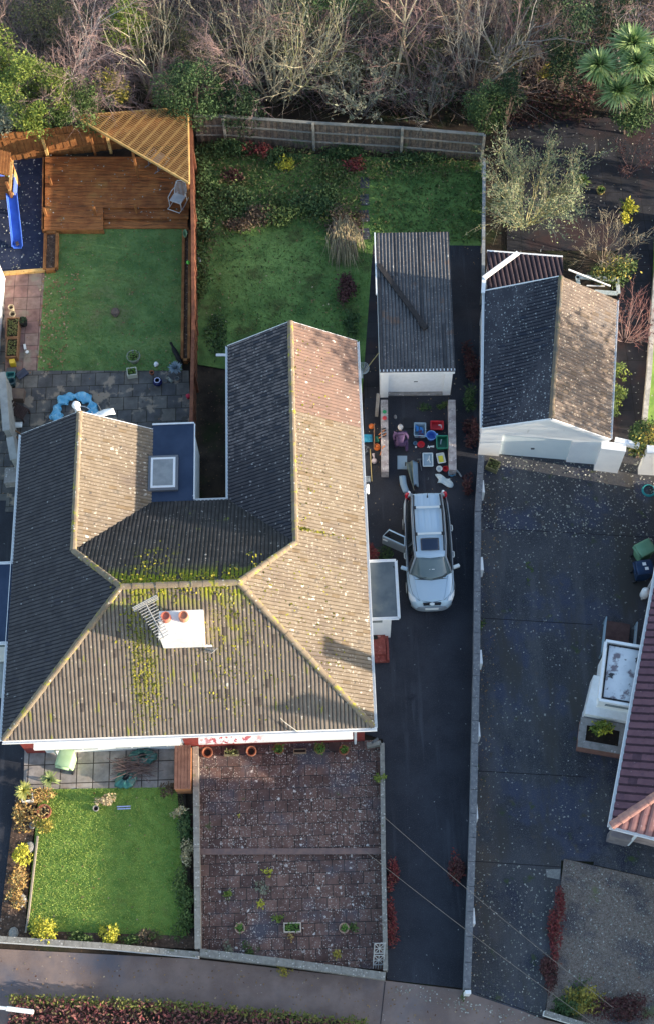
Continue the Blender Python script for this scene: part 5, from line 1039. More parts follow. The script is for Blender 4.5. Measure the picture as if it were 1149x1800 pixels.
# boot tray and its companion piece
bt_ = thing('boot_tray', 'folded boot tray, grey green inside and pale blue edge, standing behind the car', 'boot tray', tuple(G(722, 840)))
pb_ = plastic('pale_blue_panel', (.24, .36, .47))
a0, a1 = G(712, 812, .4), G(727, 862, .4); b0, b1 = G(728, 809, .35), G(730, 852, .35)
m_ = MB(); m_.grid(lambda u, v: a0.lerp(a1, v).lerp((b0+Vector((-.1, 0, 0))).lerp(b1+Vector((-.1, 0, 0)), v), u)+Vector((0, 0, -.12*math.sin(u*math.pi)+.03*math.sin(v*7))), 8, 14); m_.build('liner', mat('grey_green_liner', (.16, .19, .15), (.24, .26, .22), 5, .7), bt_, smooth=True, solid=.02)
m_ = MB(); m_.grid(lambda u, v: b0.lerp(b1, v)+Vector((-.08+u*.2, 0, .02*math.sin(v*6)-.25*u)), 4, 10); m_.build('panel', pb_, bt_, smooth=True, solid=.03)
m_ = MB(); 
for x in (a0, a1, b0, b1): m_.box((x.x, x.y, .18), (.04, .04, .36))
m_.build('foot', blackp, bt_)
m_ = MB(); a0, a1 = G(701, 837, .3), G(708, 866, .3); m_.grid(lambda u, v: a0.lerp(a1, v)+Vector((u*.26+.04*math.sin(v*math.pi)*-1, 0, .05*math.sin(u*math.pi)-.28*(1-u)*0)), 6, 8); m_.tube([(a0.x+.1, a0.y-.05, .01), (a0.x+.1, a0.y-.05, .3)], .03, 5); m_.tube([(a1.x+.1, a1.y+.05, .01), (a1.x+.1, a1.y+.05, .3)], .03, 5); tag(m_.build('parcel_shelf', pb_, smooth=True, solid=.03), 'rounded pale blue panel left of the boot tray, behind the left rear light', 'panel')
# tools on and beside the left low wall
orange = plastic('orange_plastic', (.65, .16, .03)); oran_w = mat('orange_handle', (.6, .22, .08), None)
m_ = MB(); q = G(652, 749, .12); m_.lathe((q.x, q.y, .0), [(.05, 0), (.11, .05), (.12, .12), (.09, .19), (.03, .22), (0, .21)], 14); m_.tube([(q.x, q.y, .21), (q.x+.16, q.y+.02, .23)], .02, 6); tag(m_.build('float_ball', orange, smooth=True), 'bright orange round ball beside the left low wall', 'ball')
m_ = MB(); m_.tube([G(657, 744, .3), G(657, 788, .2)], .022, 6); tag(m_.build('pole', mat('brown_pole', (.35, .2, .12), None)), 'brown wooden pole standing left of the orange reel', 'pole')
m_ = MB(); m_.tube([G(650, 790, .1), G(653, 846, .04)], .02, 6); tag(m_.build('pole', mat('straw_pole', (.55, .42, .18), None)), 'long straw coloured pole lying along the house eaves', 'pole')
m_ = MB(); q0 = G(644, 770, .25); m_.grid(lambda u, v: q0+Vector(((u-.5)*.45, (v-.5)*.36, .02*math.sin(u*9)*math.cos(v*8)-.08*abs(u-.5))), 10, 8); m_.tube([(q0.x-.1, q0.y, 0), (q0.x-.1, q0.y, .24)], .1, 8); m_.tube([(q0.x+.1, q0.y, 0), (q0.x+.1, q0.y, .24)], .08, 8); tag(m_.build('tarpaulin', plastic('turquoise_sheet', (.04, .32, .48)), smooth=True, solid=.015), 'turquoise sheet over a bundle by the eaves, left of the low wall', 'tarpaulin')
m_ = MB(); q = G(662, 785, .15)
for k in range(6): m_.tube([(q.x+.13*math.cos(a)*(1-.03*k), q.y+.13*math.sin(a)*(1-.03*k), .06+.025*k) for a in np.linspace(0, 2*math.pi, 17)], .016, 5, False)
m_.lathe((q.x, q.y, 0), [(.07, 0), (.07, .2), (0, .21)], 12); tag(m_.build('cable_reel', orange), 'orange extension reel with coiled cable beside the left low wall', 'cable reel')
m_ = MB(); q = G(662, 772, .15); m_.grid(lambda u, v: q+Vector(((u-.5)*.16, (v-.5)*.26, .05*math.sin(u*7+v*5))), 6, 6); tag(m_.build('net_bag', plastic('green_net', (.02, .22, .15)), smooth=True, solid=.03), 'small green net above the orange reel', 'net')
for k, (a, b, lb) in enumerate((((665, 764), (672, 758), 'topmost of three orange handled tools leaning over the left low wall'), ((665, 770), (675, 764), 'middle one of the orange handled tools leaning over the left low wall'), ((667, 800), (672, 786), 'lowest orange handled tool leaning on the left low wall'))):
    m_ = MB(); m_.tube([G(*a, .3), G(*b, .62)], .018, 6); m_.tube([G(*b, .62), G(b[0]+3, b[1]-2, .6)], .028, 6); tag(m_.build('hand_tool', oran_w), lb, 'hand tool', 'orange handled tools on the wall')
m_ = MB(); q = G(674, 755, .57); 
for k in range(4): m_.tube([q+Vector((-.1, -.12*k, .02)), q+Vector((.08, .06-.12*k, .02))], .02, 5)
tag(m_.build('pliers', blackp), 'dark pliers and cutters laid on top of the left low wall', 'pliers')
m_ = MB(); q = G(675, 724, .56); m_.lathe((q.x, q.y, .55), [(.05, 0), (.09, .02), (.07, .06), (.03, .07), (0, .05)], 9); tag(m_.build('glove', plastic('green_rubber', (.03, .4, .15))), 'bright green rubber glove on top of the left low wall', 'glove')
m_ = MB(); q = G(675, 735, .56); m_.lathe((q.x, q.y, .55), [(.06, 0), (.1, .02), (.08, .07), (.04, .08), (0, .05)], 8); tag(m_.build('glove', plastic('red_rubber', (.6, .05, .06))), 'bright red rubber glove on top of the left low wall', 'glove')
m_ = MB(); q = G(657, 810, .12); m_.lathe((q.x, q.y, 0), [(.08, 0), (.12, .06), (.11, .15), (.06, .2), (0, .19)], 12); m_.tube([(q.x, q.y+.1, .15), (q.x-.03, q.y+.3, .2)], [.03, .06], 6); tag(m_.build('watering_can', plastic('pinkish_white', (.6, .5, .5)), smooth=True), 'small white and pink can with a spout left of the low wall', 'can')
m_ = MB(); q = G(645, 842, .1); 
for s in (-1, 1): m_.box((q.x+s*.1, q.y, .06), (.03, .24, .12)); m_.box((q.x, q.y+s*.11, .06), (.2, .03, .12))
m_.box((q.x, q.y, .03), (.2, .22, .03)); m_.box((q.x-.02, q.y-.02, .07), (.1, .03, .06), rz=.7); tag(m_.build('box', plastic('grey_white', (.5, .52, .52))), 'small square grey box with dark inside beneath the house eaves', 'box')
m_ = MB(); q = G(642, 790, .2); m_.tube([q+Vector((-.05, .15, .1)), q+Vector((.25, .0, .0))], .02, 6); m_.tube([q+Vector((.0, -.05, 0)), q+Vector((.1, .12, .05))], .02, 6); m_.box((q.x+.02, q.y-.1, .1), (.15, .05, .2), rz=.6); tag(m_.build('bracket', lead), 'dark grey metal bracket below the turquoise sheet', 'bracket')
# landing net behind the house corner
ln_ = thing('landing_net', 'pale landing net with a wooden handle between house and garage', 'net', tuple(G(642, 640)))
m_ = MB(); m_.tube([G(638, 655, .3), G(665, 620, .5)], .02, 6); m_.build('handle', mat('straw_pole', (.55, .42, .18)), ln_)
m_ = MB(); q = G(638, 647, .6); rr = .24
for k in range(7): m_.tube([q+Vector((rr*(1-.13*k)*math.cos(a), rr*1.2*(1-.13*k)*math.sin(a), -.05*k)) for a in np.linspace(0, 2*math.pi, 17)], .009, 4, False)
for a in np.linspace(0, 2*math.pi, 11): m_.tube([q+Vector((rr*math.cos(a), rr*1.2*math.sin(a), 0)), q+Vector((0, 0, -.3))], .008, 4)
m_.build('mesh', mat('net_cord', (.5, .52, .53), None), ln_)
m_ = MB(); q = G(633, 662, .4); m_.box((q.x, q.y+.1, .4), (.2, .35, .05)); m_.box((q.x, q.y, .2), (.05, .05, .4)); m_.build('basket', mat('net_cord', (.5, .52, .53)), ln_)

# ================================================================ POTS AND PLANTERS
terra = mat('terracotta', (.46, .17, .09), (.36, .13, .075), 7, .85, .2, layers=[('noise', 5, .6, .7, (.5, .3, .2))])
terra_p = mat('pale_terracotta', (.52, .35, .26), (.42, .28, .2), 7, .85, .2)
potsoil = mat('pot_soil', (.03, .022, .018), (.05, .035, .025), 20, .95, .4)
leaf_g = mat('pot_leaves', (.1, .2, .03), leafvar=[(.06, .14, .02), (.12, .24, .04), (.2, .3, .06)], rough=.6)
leaf_o = mat('olive_leaves', (.1, .13, .05), leafvar=[(.08, .1, .03), (.16, .19, .06), (.25, .24, .09)], rough=.6)
def round_pot(loc, r, h, m, label, group=None, plant=None, pr=None, z=0, n=60):
    t_ = thing('plant_pot', label, 'plant pot', (loc.x, loc.y, z), 0, group)
    mb = MB(); mb.lathe((0, 0, 0), [(r*.7, 0), (r*.92, h-.06), (r*1.04, h-.06), (r*1.04, h), (r*.86, h), (r*.8, h-.07)], 24); mb.build('pot', m, t_, local=True)
    mb = MB(); mb.lathe((0, 0, h-.08), [(r*.83, 0), (r*.5, .015), (0, .02)], 18); mb.build('soil', potsoil, t_, local=True)
    if plant is not None:
        leaves(blob(n, (0, 0, h+.02), (r*pr, r*pr, r*.5)), .1, up=.6).build('plant', plant, t_, local=True)
    return t_
def box_pot(loc, w_, l_, h, m, label, group=None, plant=None, rz=0, name='planter_box', cat='planter', z=0):
    t_ = thing(name, label, cat, (loc.x, loc.y, z), rz, group); mb = MB(); th = .035
    for s in (-1, 1): mb.box((s*(w_/2-th/2), 0, h/2), (th, l_, h)); mb.box((0, s*(l_/2-th/2), h/2), (w_-2*th, th, h))
    mb.build('box', m, t_, local=True); mb = MB(); mb.box((0, 0, h*.4), (w_-2*th, l_-2*th, h*.7)); mb.build('soil', potsoil, t_, local=True)
    if plant is not None:
        P = in_poly(int(240*w_*l_)+40, [(-w_*.4, -l_*.38), (w_*.4, -l_*.38), (w_*.4, l_*.38), (-w_*.4, l_*.38)], h*.85); P[:, 2] += .06*rng.random(len(P)); leaves(P, .09, .6).build('plant', plant, t_, local=True)
    return t_
gr_ = 'pots in a row under the front wall'; zt = .16
round_pot(G(365, 1323, .4), .2, .32, terra, 'empty terracotta pot at the left end of the row under the red wall', gr_, z=zt)
box_pot(G(407, 1322, .4), .55, .2, .2, mat('weathered_box', (.25, .21, .12), None), 'shallow trough of sparse olive plants under the red wall', gr_, leaf_o, z=zt)
round_pot(G(442, 1321, .4), .19, .32, terra, 'empty terracotta pot between two troughs under the red wall', gr_, z=zt)
round_pot(G(490, 1317, .4), .2, .34, terra, 'terracotta pot with bushy green leaves between the empty pot and the brown trough', gr_, leaf_g, .85, zt, 80)
box_pot(G(527, 1319, .4), .5, .17, .18, mat('brown_box', (.3, .2, .13), None), 'narrow brown trough without plants under the red wall', gr_, z=zt)
round_pot(G(562, 1317, .4), .2, .34, mat('mossy_terracotta', (.35, .24, .1), None), 'mossy pot with spreading green leaves right of the brown trough', gr_, leaf_g, 1.0, zt, 90)
round_pot(G(604, 1319, .4), .19, .34, terra, 'terracotta pot of green leaves at the right end of the row', gr_, leaf_g, .75, zt, 60)
g2 = 'pots on the lower terrace'
round_pot(G(422, 1631, .3), .18, .26, terra_p, 'pale terracotta pot left of the white edged trough', g2, leaf_g, .7, .03, 40)
box_pot(G(514, 1630, .25), .62, .34, .22, mat('cream_box', (.6, .5, .4), None), 'cream edged rectangular trough full of green leaves', g2, leaf_g, z=.03)
round_pot(G(604, 1631, .3), .18, .26, terra_p, 'pale terracotta pot right of the white edged trough', g2, leaf_g, .65, .03, 40)
# back lawn and patio pots
round_pot(G(235, 626, .35), .29, .36, mat('grey_green_pot', (.3, .32, .24), None), 'large round grey planter with green plant at the lawn edge', None, leaf_g, .95, .02, 110)
box_pot(G(232, 653, .3), .42, .38, .3, mat('cream_pot', (.58, .56, .45), None), 'square cream rimmed planter beside the large round planter', None, leaf_g, rz=R(6), z=.03)
t_ = thing('glazed_pot', 'dark blue glazed pot with a pale ring on the patio', 'plant pot', (G(277, 669, .3).x, G(277, 669, .3).y, .03)); m_ = MB(); navy = mat('navy_glaze', (.015, .02, .11), None, rough=.2, spec=.6); m_.lathe((0, 0, 0), [(.14, 0), (.2, .12), (.19, .24), (.135, .27), (.135, .3), (.1, .3), (.1, .2), (0, .2)], 24); m_.build('pot', navy, t_, local=True, smooth=True); m_ = MB(); m_.lathe((0, 0, .3), [(.135, .003), (.135, .012), (.1, .012), (.1, .003)], 24); m_.build('rim', mat('pale_glaze', (.5, .5, .68), None), t_, local=True)
round_pot(G(267, 654, .2), .1, .18, terra, 'tiny terracotta pot between the square planter and the blue pot', None, None, z=.03)
m_ = MB(); q = G(275, 640, .1); m_.lathe((q.x, q.y, .0), [(.08, 0), (.11, .08), (.09, .16), (.04, .2), (0, .2)], 12); m_.lathe((q.x-.02, q.y-.1, .08), [(.04, 0), (.05, .05), (0, .08)], 8); tag(m_.build('ornament', whitepaint, smooth=True), 'small round white garden ornament on the grass near the grey shrub', 'ornament')
m_ = MB(); q = G(299, 667, .1); m_.box((q.x, q.y, .06), (.36, .13, .1), rz=R(-42)); m_.lathe((q.x-.07, q.y+.06, .1), [(.04, 0), (.04, .03), (0, .03)], 10); m_.lathe((q.x+.07, q.y-.06, .1), [(.04, 0), (.04, .03), (0, .03)], 10); tag(m_.build('trough', mat('stone_trough', (.42, .43, .38), (.2, .21, .18), 9), bevel=.03), 'short pale stone trough lying aslant beside the blue pot', 'trough')
m_ = MB(); q = G(312, 666, .1); m_.lathe((q.x, q.y, .02), [(.08, 0), (.11, .14), (.09, .14), (.08, .05), (0, .05)], 6); tag(m_.build('plant_pot', mat('grey_stone_pot', (.25, .26, .26), None)), 'small six sided grey pot under the silver shrub', 'plant pot')
m_ = MB(); q = G(331, 696, .2); m_.lathe((q.x, q.y, .03), [(.07, 0), (.1, .2), (0, .22)], 10); tag(m_.build('lantern', plastic('crimson', (.5, .01, .04))), 'small crimson lantern at the foot of the red brown fence', 'lantern')
m_ = MB(); q = G(331, 460, .6); m_.lathe((q.x, q.y, .45), [(0, 0), (.07, .03), (.09, .09), (.07, .15), (0, .18)], 12); tag(m_.build('ball', plastic('lime_green', (.12, .55, .06)), smooth=True), 'lime green ball caught in the narrow bed by the fence', 'ball')
m_ = MB(); q = G(326, 412, .3); m_.lathe((q.x, q.y, .2), [(.1, 0), (.15, .2), (.12, .2), (0, .05)], 12, .7, 1.4); tag(m_.build('planter', plastic('pale_green', (.25, .4, .2))), 'pale green planter standing where the deck meets the fence', 'planter')
m_ = MB(); q = G(203, 548, .1); m_.lathe((q.x, q.y, .02), [(.2, 0), (.19, .12), (.15, .15), (.07, .13), (0, .14)], 14); m_.lathe((q.x+.02, q.y-.14, .02), [(.11, 0), (.1, .07), (0, .09)], 10); tag(m_.build('tree_stump', mat('stump_wood', (.11, .08, .07), (.17, .13, .1), 9, .95, .4), smooth=False), 'low dark tree stump in the middle of the back lawn', 'tree stump')
# black cat
cat_ = thing('cat', 'black cat walking on the grass beside the silver grey shrub', 'cat', tuple(G(312, 624)))
fur = mat('black_fur', (.012, .012, .013), (.02, .02, .021), 20, .8)
c0, c1_ = G(305, 612, .25), G(317, 634, .22); dv = (c1_-c0); dv.z = 0; dn_ = dv.normalized(); sn = Vector((-dn_.y, dn_.x, 0))
js = [(c1_+Vector((0, 0, .02)), .13), (c0.lerp(c1_, .5)+Vector((0, 0, .03)), .12), (c0.lerp(c1_, .12)+Vector((0, 0, .04)), .1), (c0-dn_*.08+Vector((0, 0, .1)), .05), (c0-dn_*.2+Vector((0, 0, .12)), .075), (c0-dn_*.27+Vector((0, 0, .1)), .035)]
ed = [(0, 1), (1, 2), (2, 3), (3, 4), (4, 5)]
for base in (0, 2):
    for s in (-1, 1):
        p = js[base][0]; js.append((Vector((p.x, p.y, .12))+sn*s*.06, .035)); ed.append((base, len(js)-1)); js.append((Vector((p.x, p.y, .03))+sn*s*.065, .025)); ed.append((len(js)-2, len(js)-1))
p = js[0][0]; js += [(p+dn_*.14+Vector((0, 0, .02)), .025), (p+dn_*.28-Vector((0, 0, .03)), .022), (p+dn_*.4-Vector((0, 0, .06)), .016)]; k = len(js); ed += [(0, k-3), (k-3, k-2), (k-2, k-1)]
skin('body', fur, js, ed, cat_)
m_ = MB(); hp = js[4][0]
for s in (-1, 1): m_.lathe(hp+sn*s*.035+Vector((0, 0, .045)), [(.022, 0), (.012, .03), (0, .05)], 6)
m_.build('ears', fur, cat_)
# left border of the back garden
tw = mat('dark_trellis_wood', (.2, .1, .05), (.27, .15, .08), 4)
box_pot(G(23, 577, .35), .55, 1.0, .4, tw, 'upper wooden planter of dry plants against the bright white wall', 'planters against the white wall', leaf_o, z=.03)
box_pot(G(22, 612, .35), .5, .95, .4, tw, 'lower wooden planter of grey plants against the bright white wall', 'planters against the white wall', leaf_o, z=.03)
round_pot(G(41, 565, .3), .19, .36, mat('black_pot', (.02, .022, .022), None), 'black round pot beside the upper wooden planter', None, mat('dark_leaves', (.03, .06, .03), leafvar=[(.02, .04, .02), (.04, .08, .04)]), .8, .03, 50)
round_pot(G(20, 540, .3), .13, .3, mat('sand_pot', (.5, .4, .26), None), 'sandy pot at the top of the row by the white wall', None, None, z=.03)
round_pot(G(22, 551, .2), .14, .16, mat('sand_bowl', (.45, .38, .27), None), 'sandy shallow bowl just below the sandy pot', None, None, z=.03)
m_ = MB(); q = G(44, 609, .1); m_.box((q.x, q.y, .06), (.1, .26, .08), rz=.2); q2 = G(48, 618, .1); m_.lathe((q2.x, q2.y, .03), [(.06, 0), (.08, .05), (0, .06)], 10); tag(m_.build('toy', P_white), 'small white toy with round foot on the pink path', 'toy')
m_ = MB(); q = G(22, 636, .3); m_.box((q.x, q.y, .2), (.24, .22, .35), rz=.1); tag(m_.build('box', plastic('yellow_tub', (.6, .42, .03)), bevel=.02), 'yellow box at the foot of the lower wooden planter', 'box')
m_ = MB(); q = G(20, 650, .2); m_.box((q.x, q.y, .1), (.4, .26, .14)); tag(m_.build('doormat', plastic('slate_tray', (.07, .08, .09))), 'slate grey tray beside the yellow box', 'tray')
crate('teal crate below the slate grey tray at the white wall', (20, 661), (.36, .26), .22, plastic('teal', (.03, .2, .2)), z=.03)
m_ = MB(); q = G(39, 657, .1); m_.box((q.x, q.y, .08), (.5, .34, .05), rz=R(38)); m_.beam(q+Vector((-.2, -.1, .12)), q+Vector((.1, .2, .12)), .04, .02); tag(m_.build('board', plastic('dark_blue_board', (.03, .045, .09))), 'dark blue board lying aslant at the corner of the pink path', 'board')
m_ = MB(); q = G(22, 672, .2); m_.lathe((q.x, q.y, .03), [(.12, 0), (.17, .3), (.14, .3), (.1, .1), (0, .1)], 16); tag(m_.build('bucket', plastic('dark_teal', (.03, .09, .11))), 'dark teal bucket standing below the teal crate', 'bucket')
lo_ = thing('lounger', 'dark brown slatted lounger standing on the patio by the grey wall', 'lounger', (G(32, 722, .4).x, G(32, 722, .4).y, .03), R(-28)); dkb = mat('dark_brown_slats', (.04, .022, .02), (.07, .04, .035), 6, .5)
m_ = MB()
for i in range(9): m_.box((-.35+i*.088, 0, .36+max(0, (2-i))*.1), (.075, .56, .025))
m_.build('seat', dkb, lo_, local=True)
for sx in (-.35, .35):
    for sy in (-.25, .25): m_ = MB(); m_.box((sx, sy, .18), (.05, .05, .36)); m_.build('leg', dkb, lo_, local=True)
m_ = MB(); q = G(33, 695, .2); m_.box((q.x, q.y, .2), (.52, .5, .36), rz=R(-5)); tag(m_.build('storage_box', mat('brown_cardboard', (.17, .12, .1), (.22, .16, .12), 3), bevel=.01), 'brown square box standing above the dark lounger', 'box')
m_ = MB(); q = G(31, 747, .2); m_.grid(lambda u, v: q+Vector(((u-.5)*.42, (v-.5)*.26, .08*math.sin(u*3.1)*math.sin(v*3.1))), 8, 6); tag(m_.build('plastic_sheet', P_white, smooth=True, solid=.03), 'crumpled white sheet below the dark brown lounger', 'plastic sheet')
m_ = MB(); m_.beam(G(12, 748, .3), G(36, 762, .3), .05, .08); m_.beam(G(13, 757, .2), G(34, 771, .2), .05, .08); tag(m_.build('timber', tw), 'two brown lengths of timber leaning below the white sheet', 'timber')
round_pot(G(23, 771, .2), .14, .24, mat('brown_pot', (.12, .07, .05), None), 'brown pot beside the brown lengths of timber', None, None, z=.03)
# collapsed blue pool
pc_ = G(133, 727); rr = .82; PV = []
def pool_pt(u, v):
    a = math.radians(-15+230*u); w_ = .2+.07*math.sin(u*23)+.05*math.sin(u*51); b = v*2*math.pi
    r2 = rr+w_*math.cos(b)+.03*math.sin(u*40+v*9); return pc_+Vector((r2*math.cos(a)*.95, r2*math.sin(a)*.95, .1+.1*math.sin(b)+.035*math.sin(u*60+v*12)+.03))
m_ = MB(); m_.grid(pool_pt, 90, 14); tag(m_.build('paddling_pool', mat('pool_vinyl', (.08, .38, .62), (.2, .52, .72), 4, .35, layers=[('spot', 9, .3, .3, (.04, .12, .2))], spec=.6), smooth=False), 'crumpled light blue paddling pool ring behind the left gable', 'paddling pool')
m_ = MB(); m_.tube([G(140, 738, .1)+Vector((.62*math.cos(a), .6*math.sin(a), .12)) for a in np.linspace(-.3, 1.6, 12)], .015, 5); tag(m_.build('hose', whitepaint), 'thin pale hose curling beside the blue pool ring', 'hose')
# bits in the wild garden
for k, (x, y) in enumerate(((640, 322), (640, 352), (640, 380), (641, 412))):
    m_ = MB(); q = G(x, y); m_.box((q.x, q.y, .02), (.42, .6, .04), rz=.05*(k-1)); o = m_.build('stepping_stone', mat('slate_flag', (.06, .06, .075), (.1, .1, .115), 5, .8, layers=[('spot', 6, .2, .3, (.5, .5, .5))])); tag(o, ('first grey stepping stone, nearest the rear fence', 'second grey stepping stone from the rear fence', 'third grey stepping stone from the rear fence', 'grey stepping stone nearest the garage')[k], 'stepping stone', 'stepping stones across the wild garden')
m_ = MB(); m_.beam(G(380, 624, .9), G(400, 624, .9), .12, .04); m_.beam(G(381, 624, .0), G(381, 624, .9), .06, .06); tag(m_.build('post', whitepaint), 'white bracket post beside the dark wing of the house', 'post')
m_ = MB(); m_.beam(G(347, 442, .02), G(352, 460, .3), .1, .03); tag(m_.build('plank', mat('pale_plank', (.55, .52, .46), None)), 'short pale plank leaning on the red brown fence', 'plank')

# ================================================================ FRONT LEFT GARDEN
def wheelie(px, ang, m, lb, w_=.55, tilt=0):
    c = G(*px, .8); t_ = thing('wheelie_bin', lb, 'bin', (c.x, c.y, .01), ang)
    mb = MB(); 
    vs = [(-.22, -.24, .08), (.22, -.24, .08), (.22, .24, .08), (-.22, .24, .08), (-.28, -.33, .98), (.28, -.33, .98), (.28, .33, .98), (-.28, .33, .98)]
    mb.add(vs, [(3, 2, 1, 0), (4, 5, 6, 7), (0, 1, 5, 4), (1, 2, 6, 5), (2, 3, 7, 6), (3, 0, 4, 7)]); mb.build('body', m, t_, local=True, bevel=.03)
    mb = MB(); mb.grid(lambda u, v: Vector(((u-.5)*.6, -.36+v*.7, 1.02+.05*math.sin(v*math.pi)-.03*(2*u-1)**2)), 8, 8); mb.box((0, .38, 1.0), (.5, .06, .05)); ld = mb.build('lid', m, t_, local=True, smooth=True, solid=.03)
    mb = MB(); mb.tube([(-.25, .4, .95), (.25, .4, .95)], .022, 6); mb.build('handle', m, t_, local=True)
    for s in (-1, 1): mb = MB(); mb.tube([(s*.2, .28, .1), (s*.26, .28, .1)], .1, 14); mb.build('wheel', blackp, t_, local=True)
    return t_, ld
g_bin = mat('sage_green_bin', (.16, .34, .2), (.2, .4, .25), 3, .5); lg_bin = mat('pale_green_bin', (.42, .56, .34), (.36, .5, .28), 3, .5); b_bin = mat('navy_bin', (.015, .04, .1), (.02, .055, .13), 3, .45)
wheelie((1131, 967), R(115), g_bin, 'sage green wheelie bin tilted beside the bungalow eave')
t_, ld = wheelie((1130, 1001), R(95), b_bin, 'navy blue wheelie bin with two white stickers under the bungalow eave')
for x, y, s_ in ((-.08, -.06, .12), (.12, .0, .13)): m_ = MB(); m_.box((x, y, 1.085), (s_, .14, .008)); m_.build('sticker', whitepaint, ld, local=True)
t_, ld = wheelie((117, 1335), R(165), lg_bin, 'pale green wheelie bin in front of the white wall on the front patio')
t_ = thing('storage_bench', 'brown slatted wooden storage box at the end of the front patio', 'storage box', tuple(G(323, 1350))); zb = .85
x0, x1, y0, y1 = G(307, 1350, zb).x, G(336, 1350, zb).x, G(322, 1387, zb).y, G(322, 1310, zb).y
m_ = MB()
for i in range(5): wd = (x1-x0)/5; m_.box((x0+wd*(i+.5), (y0+y1)/2, zb), (wd*.9, y1-y0, .04))
m_.build('lid', mat('brown_slats', (.17, .085, .065), (.23, .12, .09), 4, .7), t_)
m_ = MB()
for i in range(7): zz = .06+i*.115; m_.box(((x0+x1)/2, y0+.03, zz), (x1-x0-.05, .03, .1)); m_.box((x1-.03, (y0+y1)/2, zz), (.03, y1-y0-.1, .1)); m_.box((x0+.03, (y0+y1)/2, zz), (.03, y1-y0-.1, .1))
m_.build('side_boards', mat('orange_wood', (.42, .18, .08), (.36, .15, .07), 5), t_)
bagm = mat('dark_green_bag', (.02, .12, .105), (.035, .17, .15), 6, .3, spec=.6)
def bag(px, rx_, ry_, h, lb, rz):
    c = G(*px); m_ = MB()
    def f(u, v):
        a = u*2*math.pi; r = math.sin(min(1, v*1.15)*math.pi*.5)*(1-.75*max(0, v-.6)/.4); k = 1+.08*math.sin(a*4+v*3)+.05*math.sin(a*11+v*9)
        x, y = r*k*rx_*math.cos(a), r*k*ry_*math.sin(a); return c+Vector((x*math.cos(rz)-y*math.sin(rz), x*math.sin(rz)+y*math.cos(rz), h*(.02+(1-math.cos(v*math.pi*.55))*.5*(1+.1*math.sin(a*7)))+.03))
    m_.grid(lambda u, v: f(u, 1-v), 40, 12); return tag(m_.build('garden_bag', bagm, smooth=True), lb, 'garden bag', 'dark green bags beside the sticks')
bag((224, 1370), .55, .42, .5, 'nearer dark green garden bag, at the lawn edge below the sticks', .6); bag((253, 1332), .6, .42, .6, 'farther dark green garden bag, against the white wall behind the sticks', 0)
c = G(240, 1350); m_ = MB()
for i in range(110):
    a = random.gauss(.0, .4); l_ = random.uniform(.25, .75); p = c+Vector((random.gauss(0, .3), random.gauss(0, .2), random.uniform(.05, .42))); d = Vector((math.cos(a), -math.sin(a)*.9, random.uniform(-.15, .15)))*l_; m_.tube([p-d, p+Vector((0, 0, .04)), p+d], [.012, .012, .006], 4)
tag(m_.build('stick_pile', mat('stick_bark', (.13, .085, .08), (.2, .14, .13), 9, .9)), 'heap of bare cut sticks lying between two dark green bags', 'stick pile')
m_ = MB()
for k, (p, q) in enumerate((((206, 1418), (230, 1417)), ((207, 1422), (230, 1421)))): m_.tube([G(*p, .06), G(*q, .06)], .025, 6)
tag(m_.build('tube', plastic('blue_white', (.45, .5, .75))), 'pair of pale blue sticks lying on the front lawn', 'sticks')
round_pot(G(169, 1421, .15), .11, .16, mat('stone_pot', (.35, .33, .3), None), 'small stone pot on the front lawn beside the dry plant', None, None, z=.02)
round_pot(G(78, 1427, .3), .27, .34, terra, 'wide terracotta bowl in the orange border', None, mat('dry_leaves', (.3, .2, .1), leafvar=[(.2, .12, .05), (.4, .28, .12), (.45, .36, .2)]), .75, .03, 50)
box_pot(G(49, 1400, .3), .42, .38, .35, whitepaint, 'white square planter holding a yellow spiky plant', None, None, rz=R(6), z=.03)
rockm = mat('border_rock', (.32, .31, .29), (.45, .42, .38), 6, .95, .5)
for k, (x, y, r, lb) in enumerate(((53, 1489, .17, 'pale round rock in the orange border beside the lawn'), (38, 1583, .2, 'grey rock in the lower left border near two shrubs'), (24, 1640, .17, 'dark grey rock at the bottom end of the left border'), (57, 1450, .12, 'small square pale rock under the orange shrub'))):
    c = G(x, y, .1); m_ = MB(); m_.lathe((c.x, c.y, .0), [(r, 0), (r*1.1, r*.4), (r*.8, r*.9), (r*.3, r*1.05), (0, r)], 9, 1, 1.2); tag(m_.build('rock', rockm), lb, 'rock', 'rocks in the front left border')
m_ = MB()
for a, b in zip([(67, 1470), (52, 1600)], [(52, 1600), (46, 1640)]): m_.beam(G(*a, .08), G(*b, .08), .06, .14)
tag(m_.build('lawn_edging', mat('worn_edging', (.4, .34, .27), None)), 'thin worn edging strip between the front lawn and the orange border', 'edging')
# ornamental gate leaning at the end of the terrace
g_ = thing('ornamental_gate', 'pale grey ornamental gate with star panels at the end of the slab terrace', 'gate', tuple(G(665, 1690))); gm = mat('gate_metal', (.48, .47, .45), None, rough=.6)
a, b = G(664, 1700, .25), G(667, 1656, 1.0); a.y += .0
def gp(u, v): return a.lerp(b, v)+Vector(((u-.5)*.36, 0, 0))
for v0, v1 in ((.1, .47), (.56, .95)):
    m_ = MB(); cs = [gp(0, v0), gp(1, v0), gp(1, v1), gp(0, v1)]; ctr = gp(.5, (v0+v1)/2)
    for i in range(4): m_.tube([cs[i], cs[(i+1) % 4]], .022, 5); m_.tube([cs[i], ctr], .016, 5); m_.tube([(cs[i]+cs[(i+1) % 4])/2, ctr], .016, 5)
    m_.build('star_panel', gm, g_)
m_ = MB()
for i in range(5): m_.tube([gp(i/4, -.05), gp(i/4, .07)], .018, 5)
